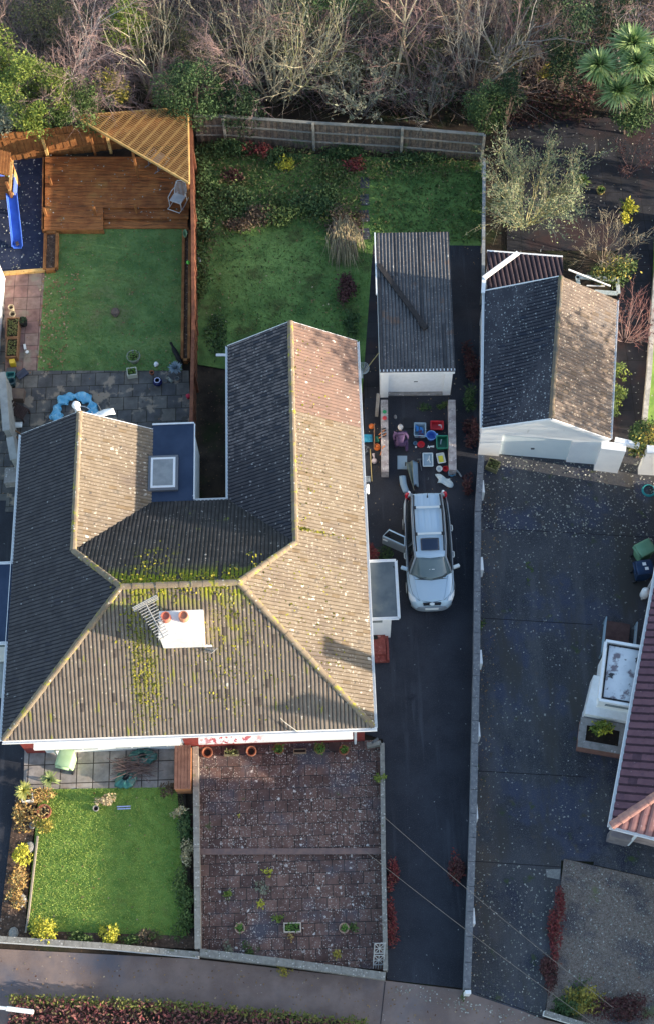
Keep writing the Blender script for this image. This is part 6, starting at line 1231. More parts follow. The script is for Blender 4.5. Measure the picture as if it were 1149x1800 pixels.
m_.tube([gp(0, -.02), gp(0, .98)], .02, 5); m_.tube([gp(1, -.02), gp(1, .98)], .02, 5)
for u in (0, 1): m_.tube([gp(u, 0), Vector((gp(u, 0).x, gp(u, 0).y, .02))], .02, 5)
m_.build('frame', gm, g_)
# next door's odds and ends
t_ = box_pot(G(866, 816, .3), .5, .46, .3, mat('olive_box', (.3, .28, .14), (.22, .2, .1), 4), 'square olive planter box standing by the end of the boundary wall', None, leaf_o, rz=R(-28), z=.01)
m_ = MB(); q = G(1139, 862, .05)
for k in range(4): m_.tube([(q.x+(.27-.012*k)*math.cos(a), q.y+(.27-.012*k)*math.sin(a), .03+.022*k) for a in np.linspace(0, 2*math.pi, 25)], .018, 6, False)
tag(m_.build('hose', plastic('teal_hose', (.03, .35, .38))), 'coiled teal hose lying on the asphalt at the right edge', 'hose')
m_ = MB(); q = G(1136, 1036, 1.1); m_.lathe((q.x, q.y, .4), [(.12, 0), (.17, .05), (.17, .5), (.08, .62), (.05, .72), (0, .72)], 14); m_.box((q.x, q.y, .2), (.08, .08, .4)); tag(m_.build('water_butt', whitepaint, smooth=True), 'white rounded container half hidden under the bungalow eave', 'container')
round_pot(G(1055, 334, .2), .2, .25, mat('ochre_pot', (.35, .28, .1), None), 'ochre rimmed pot on the dark path near the willow', None, leaf_g, .8, .01, 40)
# street lamp over the pavement
lp_ = thing('street_lamp', 'white street lamp arm reaching in at the bottom left corner', 'street lamp', (G(-70, 1762, 5.2).x, G(-70, 1762, 5.2).y, 0)); lx, ly = lp_.location.x, lp_.location.y
h_ = 5.2; e0, e1 = G(-70, 1762, h_), G(60, 1779, h_)
m_ = MB(); m_.tube([(e0.x, e0.y, 0), (e0.x, e0.y, h_)], .07, 8); m_.build('post', whitepaint, lp_)
m_ = MB(); m_.tube([e0, e0.lerp(e1, .7)], .055, 8); m_.build('arm', whitepaint, lp_)
m_ = MB(); m_.beam(e0.lerp(e1, .62), e1, .15, .1); m_.build('lamp_head', whitepaint, lp_, bevel=.04)
# telephone wires
for (p, q, z0, z1, lb) in (((674, 1436), (1075, 1770), 3.2, 5.4, 'upper thin cable crossing over both driveways'), ((640, 1496), (1085, 1830), 3.4, 5.4, 'lower thin cable crossing over both driveways')):
    a, b = G(*p, z0), G(*q, z1); m_ = MB(); m_.tube([a.lerp(b, t)+Vector((0, 0, -.5*math.sin(t*math.pi))) for t in np.linspace(0, 1, 14)], .007, 4); tag(m_.build('cable', mat('cable_grey', (.16, .16, .16), None)), lb, 'cable', 'overhead cables')
m_ = MB(); m_.tube([G(x, y, z) for x, y, z in ((501, 1270, 3.05), (520, 1284, 2.9), (535, 1290, 2.3))], .02, 5); m_.tube([G(493, 1262, 3.2), G(503, 1272, 3.05)], .012, 4); tag(m_.build('cable', mat('cable_cream', (.55, .5, .42), None)), 'short cream cable curling over the front gutter', 'cable')
# ================================================================ VEGETATION
def lm(n, *cs, rough=.65): return mat(n, cs[0], leafvar=list(cs), rough=rough, spec=.25)
L_bright = lm('bright_foliage', (.08, .13, .02), (.15, .2, .03), (.22, .25, .05), (.1, .15, .028))
L_mid = lm('mid_foliage', (.03, .06, .018), (.07, .11, .03), (.11, .16, .045), (.05, .08, .02))
L_dark = lm('dark_foliage', (.012, .028, .012), (.025, .05, .02), (.045, .075, .03))
L_ivy = lm('ivy_foliage', (.02, .045, .015), (.045, .09, .03), (.08, .13, .045), (.03, .05, .02))
L_grey = lm('grey_foliage', (.12, .14, .09), (.22, .23, .15), (.3, .29, .2), (.16, .17, .12))
L_gold = lm('gold_foliage', (.3, .24, .04), (.42, .34, .07), (.2, .18, .04))
L_yel = lm('yellow_foliage', (.42, .38, .03), (.55, .5, .06), (.3, .3, .04))
L_orange = lm('orange_foliage', (.36, .2, .05), (.5, .33, .11), (.26, .13, .05), (.42, .36, .14))
L_red = lm('red_foliage', (.14, .02, .025), (.24, .045, .04), (.1, .025, .03), (.2, .09, .06))
L_dred = lm('dark_red_foliage', (.05, .014, .018), (.09, .03, .03), (.12, .05, .045), (.04, .03, .02))
L_brown = lm('brown_foliage', (.09, .055, .035), (.15, .1, .06), (.06, .04, .03), (.2, .15, .09))
L_willow = lm('willow_foliage', (.13, .17, .08), (.2, .235, .12), (.28, .28, .16), (.09, .13, .055))
L_silver = lm('silver_foliage', (.28, .36, .42), (.4, .48, .54), (.2, .27, .32))
L_grass = lm('grass_blades', (.09, .18, .045), (.15, .26, .065), (.22, .33, .09))
L_fgrass = lm('front_grass_blades', (.24, .36, .07), (.4, .5, .11), (.56, .6, .18))
L_straw = lm('straw_blades', (.3, .24, .14), (.42, .34, .2), (.18, .16, .09), (.16, .1, .09))
L_olive = lm('olive_growth', (.09, .1, .035), (.16, .16, .06), (.25, .22, .1), (.07, .08, .03))
bark_pink = mat('pink_twigs', (.36, .25, .23), (.27, .18, .17), 4, .9); bark_pale = mat('pale_bark', (.48, .42, .3), (.36, .32, .22), 3, .9)
bark_brown = mat('brown_bark', (.22, .165, .13), (.15, .11, .09), 4, .9); bark_grey = mat('grey_bark', (.3, .28, .25), (.22, .2, .18), 4, .9)
bark_plum = mat('plum_twigs', (.2, .13, .13), (.14, .09, .095), 4, .9); bark_white = mat('birch_bark', (.5, .45, .4), (.35, .3, .27), 5, .9); bark_green = mat('green_twigs', (.34, .34, .16), (.42, .38, .2), 4, .9)
def prisms(segs):
    """three-sided tapering twigs, all in one go"""
    P = np.array([s[0] for s in segs]); Q = np.array([s[1] for s in segs]); r0 = np.array([s[2] for s in segs]); r1 = np.array([s[3] for s in segs])
    d = Q-P; d /= np.linalg.norm(d, axis=1)[:, None]+1e-9
    ref = np.where(abs(d[:, 2:3]) < .9, [[0, 0, 1.]], [[1., 0, 0]]); a = np.cross(d, ref); a /= np.linalg.norm(a, axis=1)[:, None]; b = np.cross(d, a)
    V = []
    for C0, r in ((P, r0), (Q, r1)):
        for k in range(3): t = 2*math.pi*k/3; V.append(C0+(a*math.cos(t)+b*math.sin(t))*r[:, None])
    V = np.stack(V, 1).reshape(-1, 3); i = np.arange(len(segs))[:, None]*6
    F_ = np.concatenate([i+np.array([[k, (k+1) % 3, 3+(k+1) % 3, 3+k]]) for k in range(3)])
    return npmesh(V, F_)
def grow(segs, p, d, L_, r, lev, spec, rs):
    """spec per level: (children, length ratio, spread, up-pull, wobble)"""
    n = 4 if lev == 0 else 3; pts = [p]; dirs = []; ch, lr, spd, upw, wob = spec[min(lev, len(spec)-1)]
    for i in range(n):
        d = d+rs.normal(size=3)*wob; d[2] += upw; d = d/np.linalg.norm(d); p = p+d*L_/n
        if p[2] < .05: p[2] = .05
        segs.append((pts[-1], p, r*(1-.75*i/n), r*(1-.75*(i+1)/n), lev)); pts.append(p); dirs.append(d)
    if lev+1 < len(spec):
        for k in range(ch):
            t = .25+.75*(k+rs.random())/ch; i = min(int(t*n), n-1); q = pts[i]+(pts[i+1]-pts[i])*(t*n-i)
            o = rs.normal(size=3); o -= dirs[i]*o.dot(dirs[i]); o /= np.linalg.norm(o)
            nd = dirs[i]+o*spd*(.6+.8*rs.random()); nd /= np.linalg.norm(nd)
            grow(segs, q, nd, L_*lr*(.6+.7*rs.random())*(1.15-.5*t), max(r*(.5 if lev < 2 else .6)*(1.1-.5*t), .006), lev+1, spec, rs)
def tree(label, at, hgt, seed, stems=1, fan=.2, spec=None, barks=(bark_brown, bark_brown), r=.1, name='bare_tree', cat='tree', group=None, leaf=None, nleaf=0, lsize=.12, lift=.0, ivy=None, cut=2):
    rs = np.random.default_rng(seed); t_ = thing(name, label, cat, (at.x, at.y, 0), 0, group); segs = []
    for k in range(stems):
        a = 2*math.pi*(k+rs.random())/stems; f = fan*(.4+.9*rs.random()); d = np.array([math.cos(a)*f, math.sin(a)*f, 1.]); d /= np.linalg.norm(d)
        grow(segs, np.array([at.x+.12*math.cos(a)*(stems > 1), at.y+.12*math.sin(a)*(stems > 1), lift]), d, hgt*(.75+.4*rs.random()), r*(.8+.4*rs.random()), 0, spec, rs)
    tk = [s for s in segs if s[4] < cut]; cr = [s for s in segs if s[4] >= cut]
    prisms(tk).build('trunk', barks[0], t_)
    if cr: prisms(cr).build('crown', barks[1], t_)
    if leaf is not None and nleaf:
        S = [s for s in segs if s[4] >= 1]; P = np.array([S[i][0] for i in rs.integers(0, len(S), nleaf)])+rs.normal(size=(nleaf, 3))*.1; P[:, 2] = np.maximum(P[:, 2], .05)
        leaves(P, lsize, .3).build('foliage', leaf, t_)
    if ivy: 
        P = blob(ivy, (at.x, at.y, hgt*.25), (.3, .3, hgt*.28), .7); P[:, 2] = np.maximum(P[:, 2], .05); leaves(P, .11, .4).build('ivy', L_ivy, t_)
    return t_
BIRCH = [(9, .55, .75, .06, .1), (8, .55, .8, -.02, .16), (8, .55, .8, -.08, .2), (6, .5, .9, -.1, .25)]
WIDE = [(8, .62, .8, .1, .12), (6, .55, .75, .05, .16), (7, .5, .75, .02, .2), (5, .5, .75, -.03, .22)]
COPP = [(5, .6, .42, .12, .1), (6, .55, .55, .06, .16), (6, .5, .7, 0, .22)]
FAN = [(6, .5, .35, .12, .07), (5, .5, .5, .05, .14), (6, .5, .65, 0, .2)]
def T(px, py, z): return G(px, py, z)
gb = 'bare trees behind the back gardens'
tree('large pinkish bare birch spreading over the top left corner', T(130, 95, 4.5), 5.4, 14, 4, .25, BIRCH, (bark_white, bark_pink), .07, group=gb)
tree('pinkish bare tree in front of the large birch, above the pergola', T(222, 120, 3.2), 3.6, 12, 4, .4, BIRCH, (bark_pink, bark_pink), .04, group=gb)
tree('pale bare tree with thick forked branches and ivied foot behind the pergola', G(272, 182), 5.2, 21, 6, .5, [(4, .6, .5, .08, .13), (3, .6, .6, .05, .2), (3, .5, .6, .02, .2)], (bark_pale, bark_pale), .06, group=gb, ivy=260)
tree('broad pale many stemmed willow with dry hanging twigs left of the fence middle', G(480, 178), 5.2, 31, 13, .6, COPP, (bark_pale, bark_pale), .05, group=gb, leaf=L_grey, nleaf=500, lsize=.1)
tree('pale olive many stemmed tree beside the broad willow', G(530, 165), 6.2, 32, 7, .45, COPP, (bark_green, bark_pale), .05, group=gb, leaf=L_grey, nleaf=400, lsize=.1)
tree('pinkish bare tree at the top between the birch and the broad willow', T(405, 50, 4.5), 5, 33, 3, .4, BIRCH, (bark_brown, bark_pink), .07, group=gb)
tree('brown bare tree at the top centre with spreading crooked branches', T(590, 60, 4), 5.5, 34, 2, .45, WIDE, (bark_brown, bark_plum), .08, group=gb)
tree('upright pale trunked bare tree right of the top centre', T(690, 70, 4), 6, 35, 1, .1, WIDE, (bark_pale, bark_plum), .09, group=gb)
tree('plum coloured bare tree behind the upright pale trunk', T(750, 40, 5), 6, 36, 2, .4, WIDE, (bark_brown, bark_plum), .08, group=gb)
tree('pale grey fan shaped tree with many straight rising stems', G(830, 165), 5.0, 37, 12, .5, FAN, (bark_grey, bark_pale), .04, group=gb)
tree('dark bare tree with long curving branches at the top right', T(930, 25, 5), 5.5, 38, 2, .6, WIDE, (bark_grey, bark_plum), .08, group=gb)
tree('pinkish bare crown at the very top right corner', T(1135, 5, 5), 4.5, 39, 2, .5, BIRCH, (bark_white, bark_pink), .07, group=gb)
tree('brown bare tree in the top left corner behind the bright evergreens', T(35, 10, 5), 6, 40, 2, .4, WIDE, (bark_brown, bark_pink), .08, group=gb)
tree('thin brown bare tree between the ivy mass and the broad willow', T(330, 20, 5), 5, 41, 2, .4, WIDE, (bark_brown, bark_brown), .07, group=gb)
tree('greyish bare tree at the top between the fan tree and the dark tree', T(870, 30, 4), 5.2, 42, 2, .45, WIDE, (bark_grey, bark_brown), .07, group=gb)
gs = 'shrubs behind the rear fence'
tree('grey brown twiggy shrub behind the middle of the grey fence', G(752, 205), 2.6, 43, 10, .8, COPP, (bark_grey, bark_grey), .03, 'shrub', 'shrub', gs, L_ivy, 350, .09)
tree('grey green leafy shrub behind the left middle of the grey fence', G(632, 205), 3.0, 44, 11, .75, COPP, (bark_grey, bark_pale), .035, 'shrub', 'shrub', gs, L_grey, 1100, .15)
tree('low brown twiggy shrub between the two grey shrubs', G(700, 200), 1.8, 45, 8, .8, COPP, (bark_plum, bark_plum), .025, 'shrub', 'shrub', gs)
tree('small pinkish twiggy shrub behind the pale olive tree', G(570, 190), 2.4, 46, 8, .7, COPP, (bark_plum, bark_pink), .03, 'shrub', 'shrub', gs)
tree('big pale green willow shrub beside the thin fence', G(922, 395), 3.6, 47, 18, .75, [(7, .55, .5, .05, .12), (6, .5, .6, .0, .18), (3, .5, .6, 0, .2)], (bark_green, bark_pale), .035, 'willow_shrub', 'shrub', None, L_willow, 7000, .1)
tree('bare brown bush on the dark path above the white frame', G(1060, 462), 1.9, 48, 14, .9, COPP, (bark_brown, bark_pale), .02, 'shrub', 'shrub', None, L_brown, 160, .09)
tree('pink red bare bush beside the right eave of the gabled garage', G(1098, 598), 2.0, 49, 15, .7, COPP, (bark_pink, mat('rose_twigs', (.34, .17, .15), (.25, .11, .1), 4, .9)), .02, 'shrub', 'shrub', None, L_dred, 300, .09)
tree('dark reddish bush on the bed beyond the dark path', G(1108, 300), 1.3, 50, 8, .7, COPP, (bark_plum, bark_plum), .02, 'shrub', 'shrub', None, L_dred, 380, .1)
def bush(label, ctr, r, n, size, m, name='shrub', cat='shrub', group=None, k=9, sub=.5, up=.5, stem=True, hollow=.3, extra=None, trunk=None):
    t_ = thing(name, label, cat, (ctr.x, ctr.y, 0), 0, group); P = clump(n, (ctr.x, ctr.y, ctr.z), r, k, sub, hollow)
    leaves(P, size, up).build('crown' if name.endswith('tree') else 'foliage', m, t_)
    if extra: leaves(clump(extra[1], (ctr.x, ctr.y, ctr.z), np.array(r)*1.03, k, sub), size, up).build('leaves', extra[0], t_)
    if stem:
        rs = np.random.default_rng(n); sg = []
        for j in range(5): e = np.array([ctr.x+rs.normal()*r[0]*.3, ctr.y+rs.normal()*r[1]*.3, ctr.z+r[2]*.4]); sg.append((np.array([ctr.x+rs.normal()*.05, ctr.y+rs.normal()*.05, 0]), e, trunk or .03, .01))
        prisms(sg).build('trunk' if name.endswith('tree') else 'stem', bark_brown, t_)
    return t_
ge = 'evergreens behind the back fences'
bush('bright yellow green evergreen tree behind the left end of the back fence', T(62, 165, 3.5), (2.0, 1.9, 2.6), 9500, .12, L_bright, 'evergreen_tree', 'tree', ge, 30, .27, extra=(L_mid, 900), trunk=.12)
bush('bright evergreen tree at the left edge below the top corner', T(5, 120, 3.5), (1.3, 1.6, 2.2), 5500, .12, L_bright, 'evergreen_tree', 'tree', ge, 14, .38, extra=(L_mid, 900), trunk=.1)
bush('mid green evergreen bush right of the bright evergreen, above the fence', T(140, 195, 2.6), (1.6, 1.2, 1.6), 4600, .11, L_mid, 'evergreen_tree', 'tree', ge, 12, .42, trunk=.08)
bush('grey speckled bush at the left edge just above the back fence', T(18, 208, 2.4), (1.1, .9, 1.3), 1500, .12, L_grey, 'shrub', 'shrub', ge, 8, .5)
bush('bushy gold tinged shrub among the birch twigs', T(192, 158, 2.8), (1.0, .8, 1.0), 900, .13, L_gold, 'shrub', 'shrub', ge, 8, .45, extra=(L_mid, 500))
bush('dark ivy covered tree behind the pergola', T(335, 160, 3.0), (1.9, 1.5, 2.3), 7000, .11, L_ivy, 'ivy_tree', 'tree', ge, 24, .3, extra=(L_dark, 1500), trunk=.12)
bush('very dark evergreen in the gap behind the fence corner', T(400, 188, 2.0), (1.7, 1.1, 1.7), 2600, .14, L_dark, 'evergreen_tree', 'tree', ge, 12, .42, trunk=.08)
bush('yellow green tree at the top between the birch and the pale tree', T(215, 30, 4), (1.2, 1.6, 2), 2000, .16, L_bright, 'evergreen_tree', 'tree', ge, 10, .42, extra=(L_mid, 700), trunk=.08)
bush('dark green tree at the very top centre', T(560, 5, 4), (2.2, 1.4, 1.8), 2400, .16, L_ivy, 'evergreen_tree', 'tree', ge, 12, .42, trunk=.09)
bush('green ivy clad bush behind the right end of the grey fence', T(852, 188, 2.2), (1.25, .95, 1.6), 4400, .1, L_ivy, 'ivy_tree', 'tree', ge, 20, .33, extra=(L_mid, 800), trunk=.08)
bush('dark green rounded bush right of the ivy clad bush', T(895, 170, 2.0), (1.0, .9, 1.4), 1500, .14, L_dark, 'evergreen_tree', 'tree', ge, 9, .48, trunk=.06)
bush('dark tall evergreen left of the palm heads', T(1000, 70, 3.5), (1.2, 1.8, 2.4), 2600, .15, L_dark, 'evergreen_tree', 'tree', ge, 12, .42, extra=(L_ivy, 500), trunk=.1)
bush('green topped tree at the top edge right of the fan tree', T(935, 5, 4), (1.9, .9, 1.6), 1700, .15, L_ivy, 'evergreen_tree', 'tree', ge, 10, .42, trunk=.08)
bush('grey green conifer in the top right above the palm', T(1075, 20, 4), (1.4, 1.2, 2), 1800, .14, L_dark, 'evergreen_tree', 'tree', ge, 10, .42, extra=(L_grey, 250), trunk=.09)
bush('small yellow leaved shrub on the bank right of the fan tree', T(955, 128, 1), (.45, .35, .5), 260, .12, L_gold, 'shrub', 'shrub', ge, 5, .5)
bush('glossy laurel bush beneath the palm heads', T(1108, 195, 1.6), (1.3, .85, 1.3), 1900, .16, L_ivy, 'shrub', 'shrub', None, 10, .45)
bush('bright green and orange bush above the white frame', T(1078, 478, .7), (.95, .7, .7), 1300, .12, L_mid, 'shrub', 'shrub', None, 8, .5, extra=(L_gold, 350))
bush('mid green shrub leaning over the white wall end at the right edge', T(1133, 770, 1.8), (.75, .8, .8), 1100, .13, L_mid, 'shrub', 'shrub', None, 8, .5, extra=(L_gold, 380))
bush('yellow shrub on the bed beyond the dark path', T(1107, 362, .4), (.4, .42, .35), 420, .11, L_yel, 'shrub', 'shrub', None, 6, .5, extra=(L_mid, 120))
bush('small yellow shrub below the larger yellow one', T(1100, 382, .3), (.3, .25, .25), 220, .1, L_yel, 'shrub', 'shrub', None, 5, .5)
for k, (x, y, lb) in enumerate(((1090, 655, 'first leafy green plant along the gabled garage eave'), (1086, 690, 'second leafy green plant along the gabled garage eave'), (1083, 718, 'third leafy green plant along the gabled garage eave, nearest the white beam'))):
    bush(lb, T(x, y, .35), (.35, .45, .35), 300, .12, L_mid, 'bed_plant', 'plant', 'plants along the garage eave', 5, .5, extra=(L_bright, 90), stem=False)
# unseen trees added to throw the long shadows over the back gardens
bush('tall dense evergreen standing beyond the right edge by the dark path', Vector((25, 24.6, 6.8)), (2.2, 2.9, 4.3), 2400, .34, L_dark, 'evergreen_tree', 'tree', None, 22, .4, trunk=.2)
bush('tall dense evergreen standing beyond the palm outside the right edge', Vector((23, 38, 5.5)), (2.6, 3.6, 4.6), 3200, .34, L_dark, 'evergreen_tree', 'tree', None, 22, .4, trunk=.2)
bush('tall dense evergreen at the far corner outside the right edge', Vector((22, 45.5, 5.0)), (2.4, 3.0, 4.2), 2600, .34, L_dark, 'evergreen_tree', 'tree', None, 18, .4, trunk=.2)
# palm with five sword leaved heads
pt = thing('cabbage_palm', 'green cabbage palm with several round sword leaved heads at the top right', 'palm tree', tuple(T(1100, 150, 2)))
def blades(mb, c, n, L_, wd, upmin=-.3, droop=.35, rs=rng):
    for i in range(n):
        a = rs.random()*2*math.pi; z = upmin+(1-upmin)*rs.random()**.8; h = math.sqrt(max(0, 1-z*z)); d = Vector((h*math.cos(a), h*math.sin(a), z)); l_ = L_*(.75+.4*rs.random()); s = d.cross(Vector((0, 0, 1)))
        if s.length < .05: s = Vector((1, 0, 0))
        s.normalize(); c = Vector(c); p1 = c+d*l_*.5-Vector((0, 0, droop*l_*.12)); p2 = c+d*l_-Vector((0, 0, droop*l_*.55))
        mb.add([c-s*wd*.35, c+s*wd*.35, p1+s*wd*.5, p2, p1-s*wd*.5], [(0, 1, 2, 4), (4, 2, 3)])
L_palm = lm('palm_blades', (.13, .22, .075), (.22, .33, .12), (.38, .46, .2), (.17, .26, .09), rough=.45)
b0 = Vector(pt.location)
for (x, y, z, L_) in ((1110, 78, 4.6, .95), (1052, 116, 4.2, .85), (1118, 112, 4.4, .85), (1147, 98, 4.3, .8), (1085, 162, 3.6, .85), (1140, 150, 3.6, .75)):
    c = G(x, y, z); m_ = MB(); blades(m_, c, 300, L_*1.2, .1, -.1, .45); m_.build('leaf_head', L_palm, pt); m_ = MB(); blades(m_, (c.x, c.y, c.z-.12), 34, L_*.9, .06, -.85, 1.2); m_.build('dead_leaves', L_straw, pt)
    m_ = MB(); m_.tube([(b0.x, b0.y, .0), (b0.x+(c.x-b0.x)*.25, b0.y+(c.y-b0.y)*.25, z*.5), (c.x, c.y, z)], [.11, .08, .06], 8); m_.build('trunk', bark_grey, pt)
def spiky(label, px, z, L_, n, m, name='spiky_plant'):
    c = G(*px, z); m_ = MB(); blades(m_, c, n, L_, .07, .0, .5); return tag(m_.build(name, m), label, 'plant')
spiky('green and yellow spiky plant on the dark path near the willow', (1022, 319), .25, .45, 90, lm('lime_blades', (.14, .2, .05), (.25, .3, .08), (.1, .15, .04)))
spiky('bright yellow spiky plant in the white square planter', (43, 1390), .5, .42, 90, lm('yellow_blades', (.5, .47, .1), (.62, .6, .2), (.35, .36, .08)))
spiky('pale green spiky plant on the front patio edge', (88, 1371), .25, .42, 80, lm('pale_blades', (.3, .36, .14), (.42, .46, .2), (.22, .28, .1)))
m_ = MB(); c = G(309, 648, .3); blades(m_, c, 160, .34, .06, .1, .1); tag(m_.build('silver_shrub', L_silver), 'silvery blue grey shrub beside the black cat', 'shrub')
# ---------------------------------------------------------------- planting beds in the front
go = 'orange shrubs in the front left border'
for x, y, r, n, m, lb in ((46, 1432, (.42, .42, .3), 420, L_orange, 'dry orange shrub just below the yellow spiky plant'), (72, 1400, (.4, .32, .25), 300, L_orange, 'loose orange shrub beside the pale spiky plant'), (75, 1452, (.28, .25, .22), 200, L_gold, 'small golden shrub below the terracotta bowl'), (42, 1505, (.34, .3, .3), 360, L_yel, 'bright yellow shrub halfway down the left border'), (38, 1545, (.34, .42, .3), 380, L_orange, 'tawny orange shrub below the bright yellow one'), (28, 1580, (.34, .3, .28), 280, L_orange, 'lowest tawny shrub at the side of the left driveway'), (82, 1633, (.42, .42, .35), 520, L_yel, 'left yellow green shrub in the bottom border'), (189, 1640, (.32, .34, .32), 380, L_yel, 'right yellow green shrub in the bottom border')):
    bush(lb, T(x, y, .3), tuple(1.3*q for q in r), int(n*1.7), .1, m, 'border_shrub', 'shrub', go if m is L_orange else 'yellow shrubs in the front left borders', 5, .55)
for x, y, r, n, m, lb in ((185, 1405, (.35, .25, .2), 190, lm('dry_blades', (.42, .34, .2), (.5, .4, .25), (.3, .2, .1)), 'dry buff plant on the front lawn near the garden bag'), (316, 1430, (.25, .2, .25), 130, lm('buff_leaves', (.5, .42, .26), (.36, .32, .18), (.2, .2, .08)), 'upper dry buff plant in the right border of the front lawn'), (330, 1500, (.22, .4, .25), 220, lm('buff_leaves', (.5, .42, .26)), 'lower dry buff plant in the right border of the front lawn'), (325, 1455, (.3, .5, .25), 420, L_ivy, 'dark leafy plant at the top of the right border'), (326, 1560, (.3, .6, .25), 480, L_mid, 'dark leafy plant halfway down the right border'), (322, 1630, (.4, .45, .25), 500, L_mid, 'spreading green plant at the bottom of the right border'), (145, 1645, (.35, .25, .22), 260, L_mid, 'low green plant between the two yellow shrubs'), (255, 1648, (.4, .25, .18), 260, L_brown, 'brown withered plant right of the two yellow shrubs'), (250, 1652, (.6, .22, .2), 300, L_mid, 'green trailing plant along the white faced front wall'), (296, 1392, (.3, .25, .2), 160, L_brown, 'withered plant below the brown storage box'), (178, 1408, (.8, .12, .1), 0, L_mid, '')):
    if n: bush(lb, T(x, y, .25), tuple(1.2*q for q in r), int(n*1.5), .1, m, 'border_plant', 'plant', None, 5, .55, stem=False)
# soil and leaf litter of the borders
flat('border_soil', [(66, 1386), (44, 1640), (-2, 1648), (28, 1400)], .06, litter)
flat('border_soil', [(312, 1384), (326, 1384), (342, 1668), (330, 1668)], .05, soil)
flat('border_soil', [(44, 1636), (342, 1646), (344, 1668), (0, 1652)], .055, litter)
# red creepers beside the drive
for x, y, ry, n, lb in ((687, 1535, .75, 700, 'upper red leaved creeper along the terrace wall'), (689, 1620, .95, 800, 'lower red leaved creeper along the terrace wall')):
    bush(lb, T(x, y, .15), (.28, ry, .25), n, .1, L_red, 'creeper', 'plant', 'red creepers by the terrace wall', 9, .4, stem=False)
bush('dark red bush against the boundary wall beside the drive', T(800, 1522, .3), (.32, .7, .35), 800, .1, L_dred, 'shrub', 'shrub', None, 8, .45, extra=(L_red, 130))
bush('green sprig on top of the terrace wall', T(667, 1368, .5), (.2, .2, .16), 110, .1, L_bright, 'wall_plant', 'plant', None, 4, .6, stem=False)
bush('red bush under the house eave beside the porch roof', T(655, 968, .5), (.25, .4, .5), 420, .11, L_red, 'shrub', 'shrub', None, 6, .5)
bush('dark green plant beside the red bush by the porch', T(672, 972, .2), (.4, .35, .2), 260, .1, L_ivy, 'plant', 'plant', None, 5, .5, stem=False)
for x, y, rx_, ry, n, m, lb in ((824, 640, .4, 1.1, 700, L_dred, 'dark red bramble along the boundary, beside the garage roof'), (826, 700, .35, .7, 420, L_ivy, 'dark green bramble along the boundary beside the garage door'), (826, 765, .38, .9, 700, L_dred, 'dark red bramble at the head of the boundary wall'), (822, 850, .25, .5, 250, L_dred, 'sparse red bramble beside the pot and basin')):
    bush(lb, T(x, y, .25), (rx_, ry, .3), n, .12, m, 'bramble', 'plant', 'brambles along the boundary', 7, .45, stem=False)
for x, y, n, m, lb in ((745, 715, 130, L_ivy, 'left weed tuft at the garage door'), (782, 713, 170, L_mid, 'right weed tuft at the garage door')): bush(lb, T(x, y, .1), (.3, .16, .12), n, .09, m, 'weed', 'plant', 'weeds at the garage door', 4, .6, stem=False)
# gravel bed edge
for x, y, rx_, ry, n, m, lb in ((981, 1585, .14, .7, 260, L_red, 'thin red plant edging the upper part of the gravel bed'), (976, 1650, .22, .8, 420, L_red, 'thick red plant edging the lower part of the gravel bed'), (968, 1715, .3, .6, 420, L_dred, 'dark red plant at the lower left corner of the gravel bed'), (1022, 1752, .6, .55, 700, L_gold, 'golden green shrub at the bottom of the gravel bed'), (1085, 1772, .9, .5, 800, L_dred, 'dark plum bush at the bottom of the gravel bed'), (995, 1775, .45, .4, 420, L_ivy, 'dark green plant behind the white ended wall')):
    bush(lb, T(x, y, .2), (rx_*1.35, ry*1.2, .3), int(n*1.8), .1, m, 'bed_plant', 'plant', 'plants round the gravel bed', 10, .45, stem=False, extra=(L_mid, 200) if m is L_gold else None)
bush('yellow green shrub growing in the grey and brick planter', T(1056, 1279, .75), (.42, .28, .25), 420, .12, L_bright, 'planter_shrub', 'shrub', None, 7, .5, stem=False, extra=(L_yel, 120))
# hedge along the pavement
hg = thing('hedge', 'long red leaved hedge with a green top edge below the pavement', 'hedge', tuple(G(250, 1790))); hp_ = [(p.x, p.y) for p in (G(20, 1752, .5), G(300, 1762, .5), G(640, 1796, .5), G(640, 1900, .5), G(0, 1900, .5))]
P = in_poly(7000, hp_, 0); P[:, 2] = .15+.5*rng.random(len(P))**.5; leaves(P, .13, .5).build('foliage', lm('hedge_red', (.16, .04, .045), (.28, .085, .085), (.12, .04, .04), (.3, .13, .11), (.18, .17, .07)), hg)
hq = [(p.x, p.y) for p in (G(15, 1748, .5), G(300, 1757, .5), G(645, 1792, .5), G(645, 1806, .5), G(300, 1775, .5), G(15, 1764, .5))]; P = in_poly(1500, hq, 0); P[:, 2] = .2+.45*rng.random(len(P))**.5; leaves(P, .12, .5).build('green_edge', lm('hedge_green', (.14, .16, .03), (.25, .24, .06), (.09, .12, .03)), hg)
m_ = MB(); m_.prism(hp_, 0, .18); m_.build('stems', soil, hg)
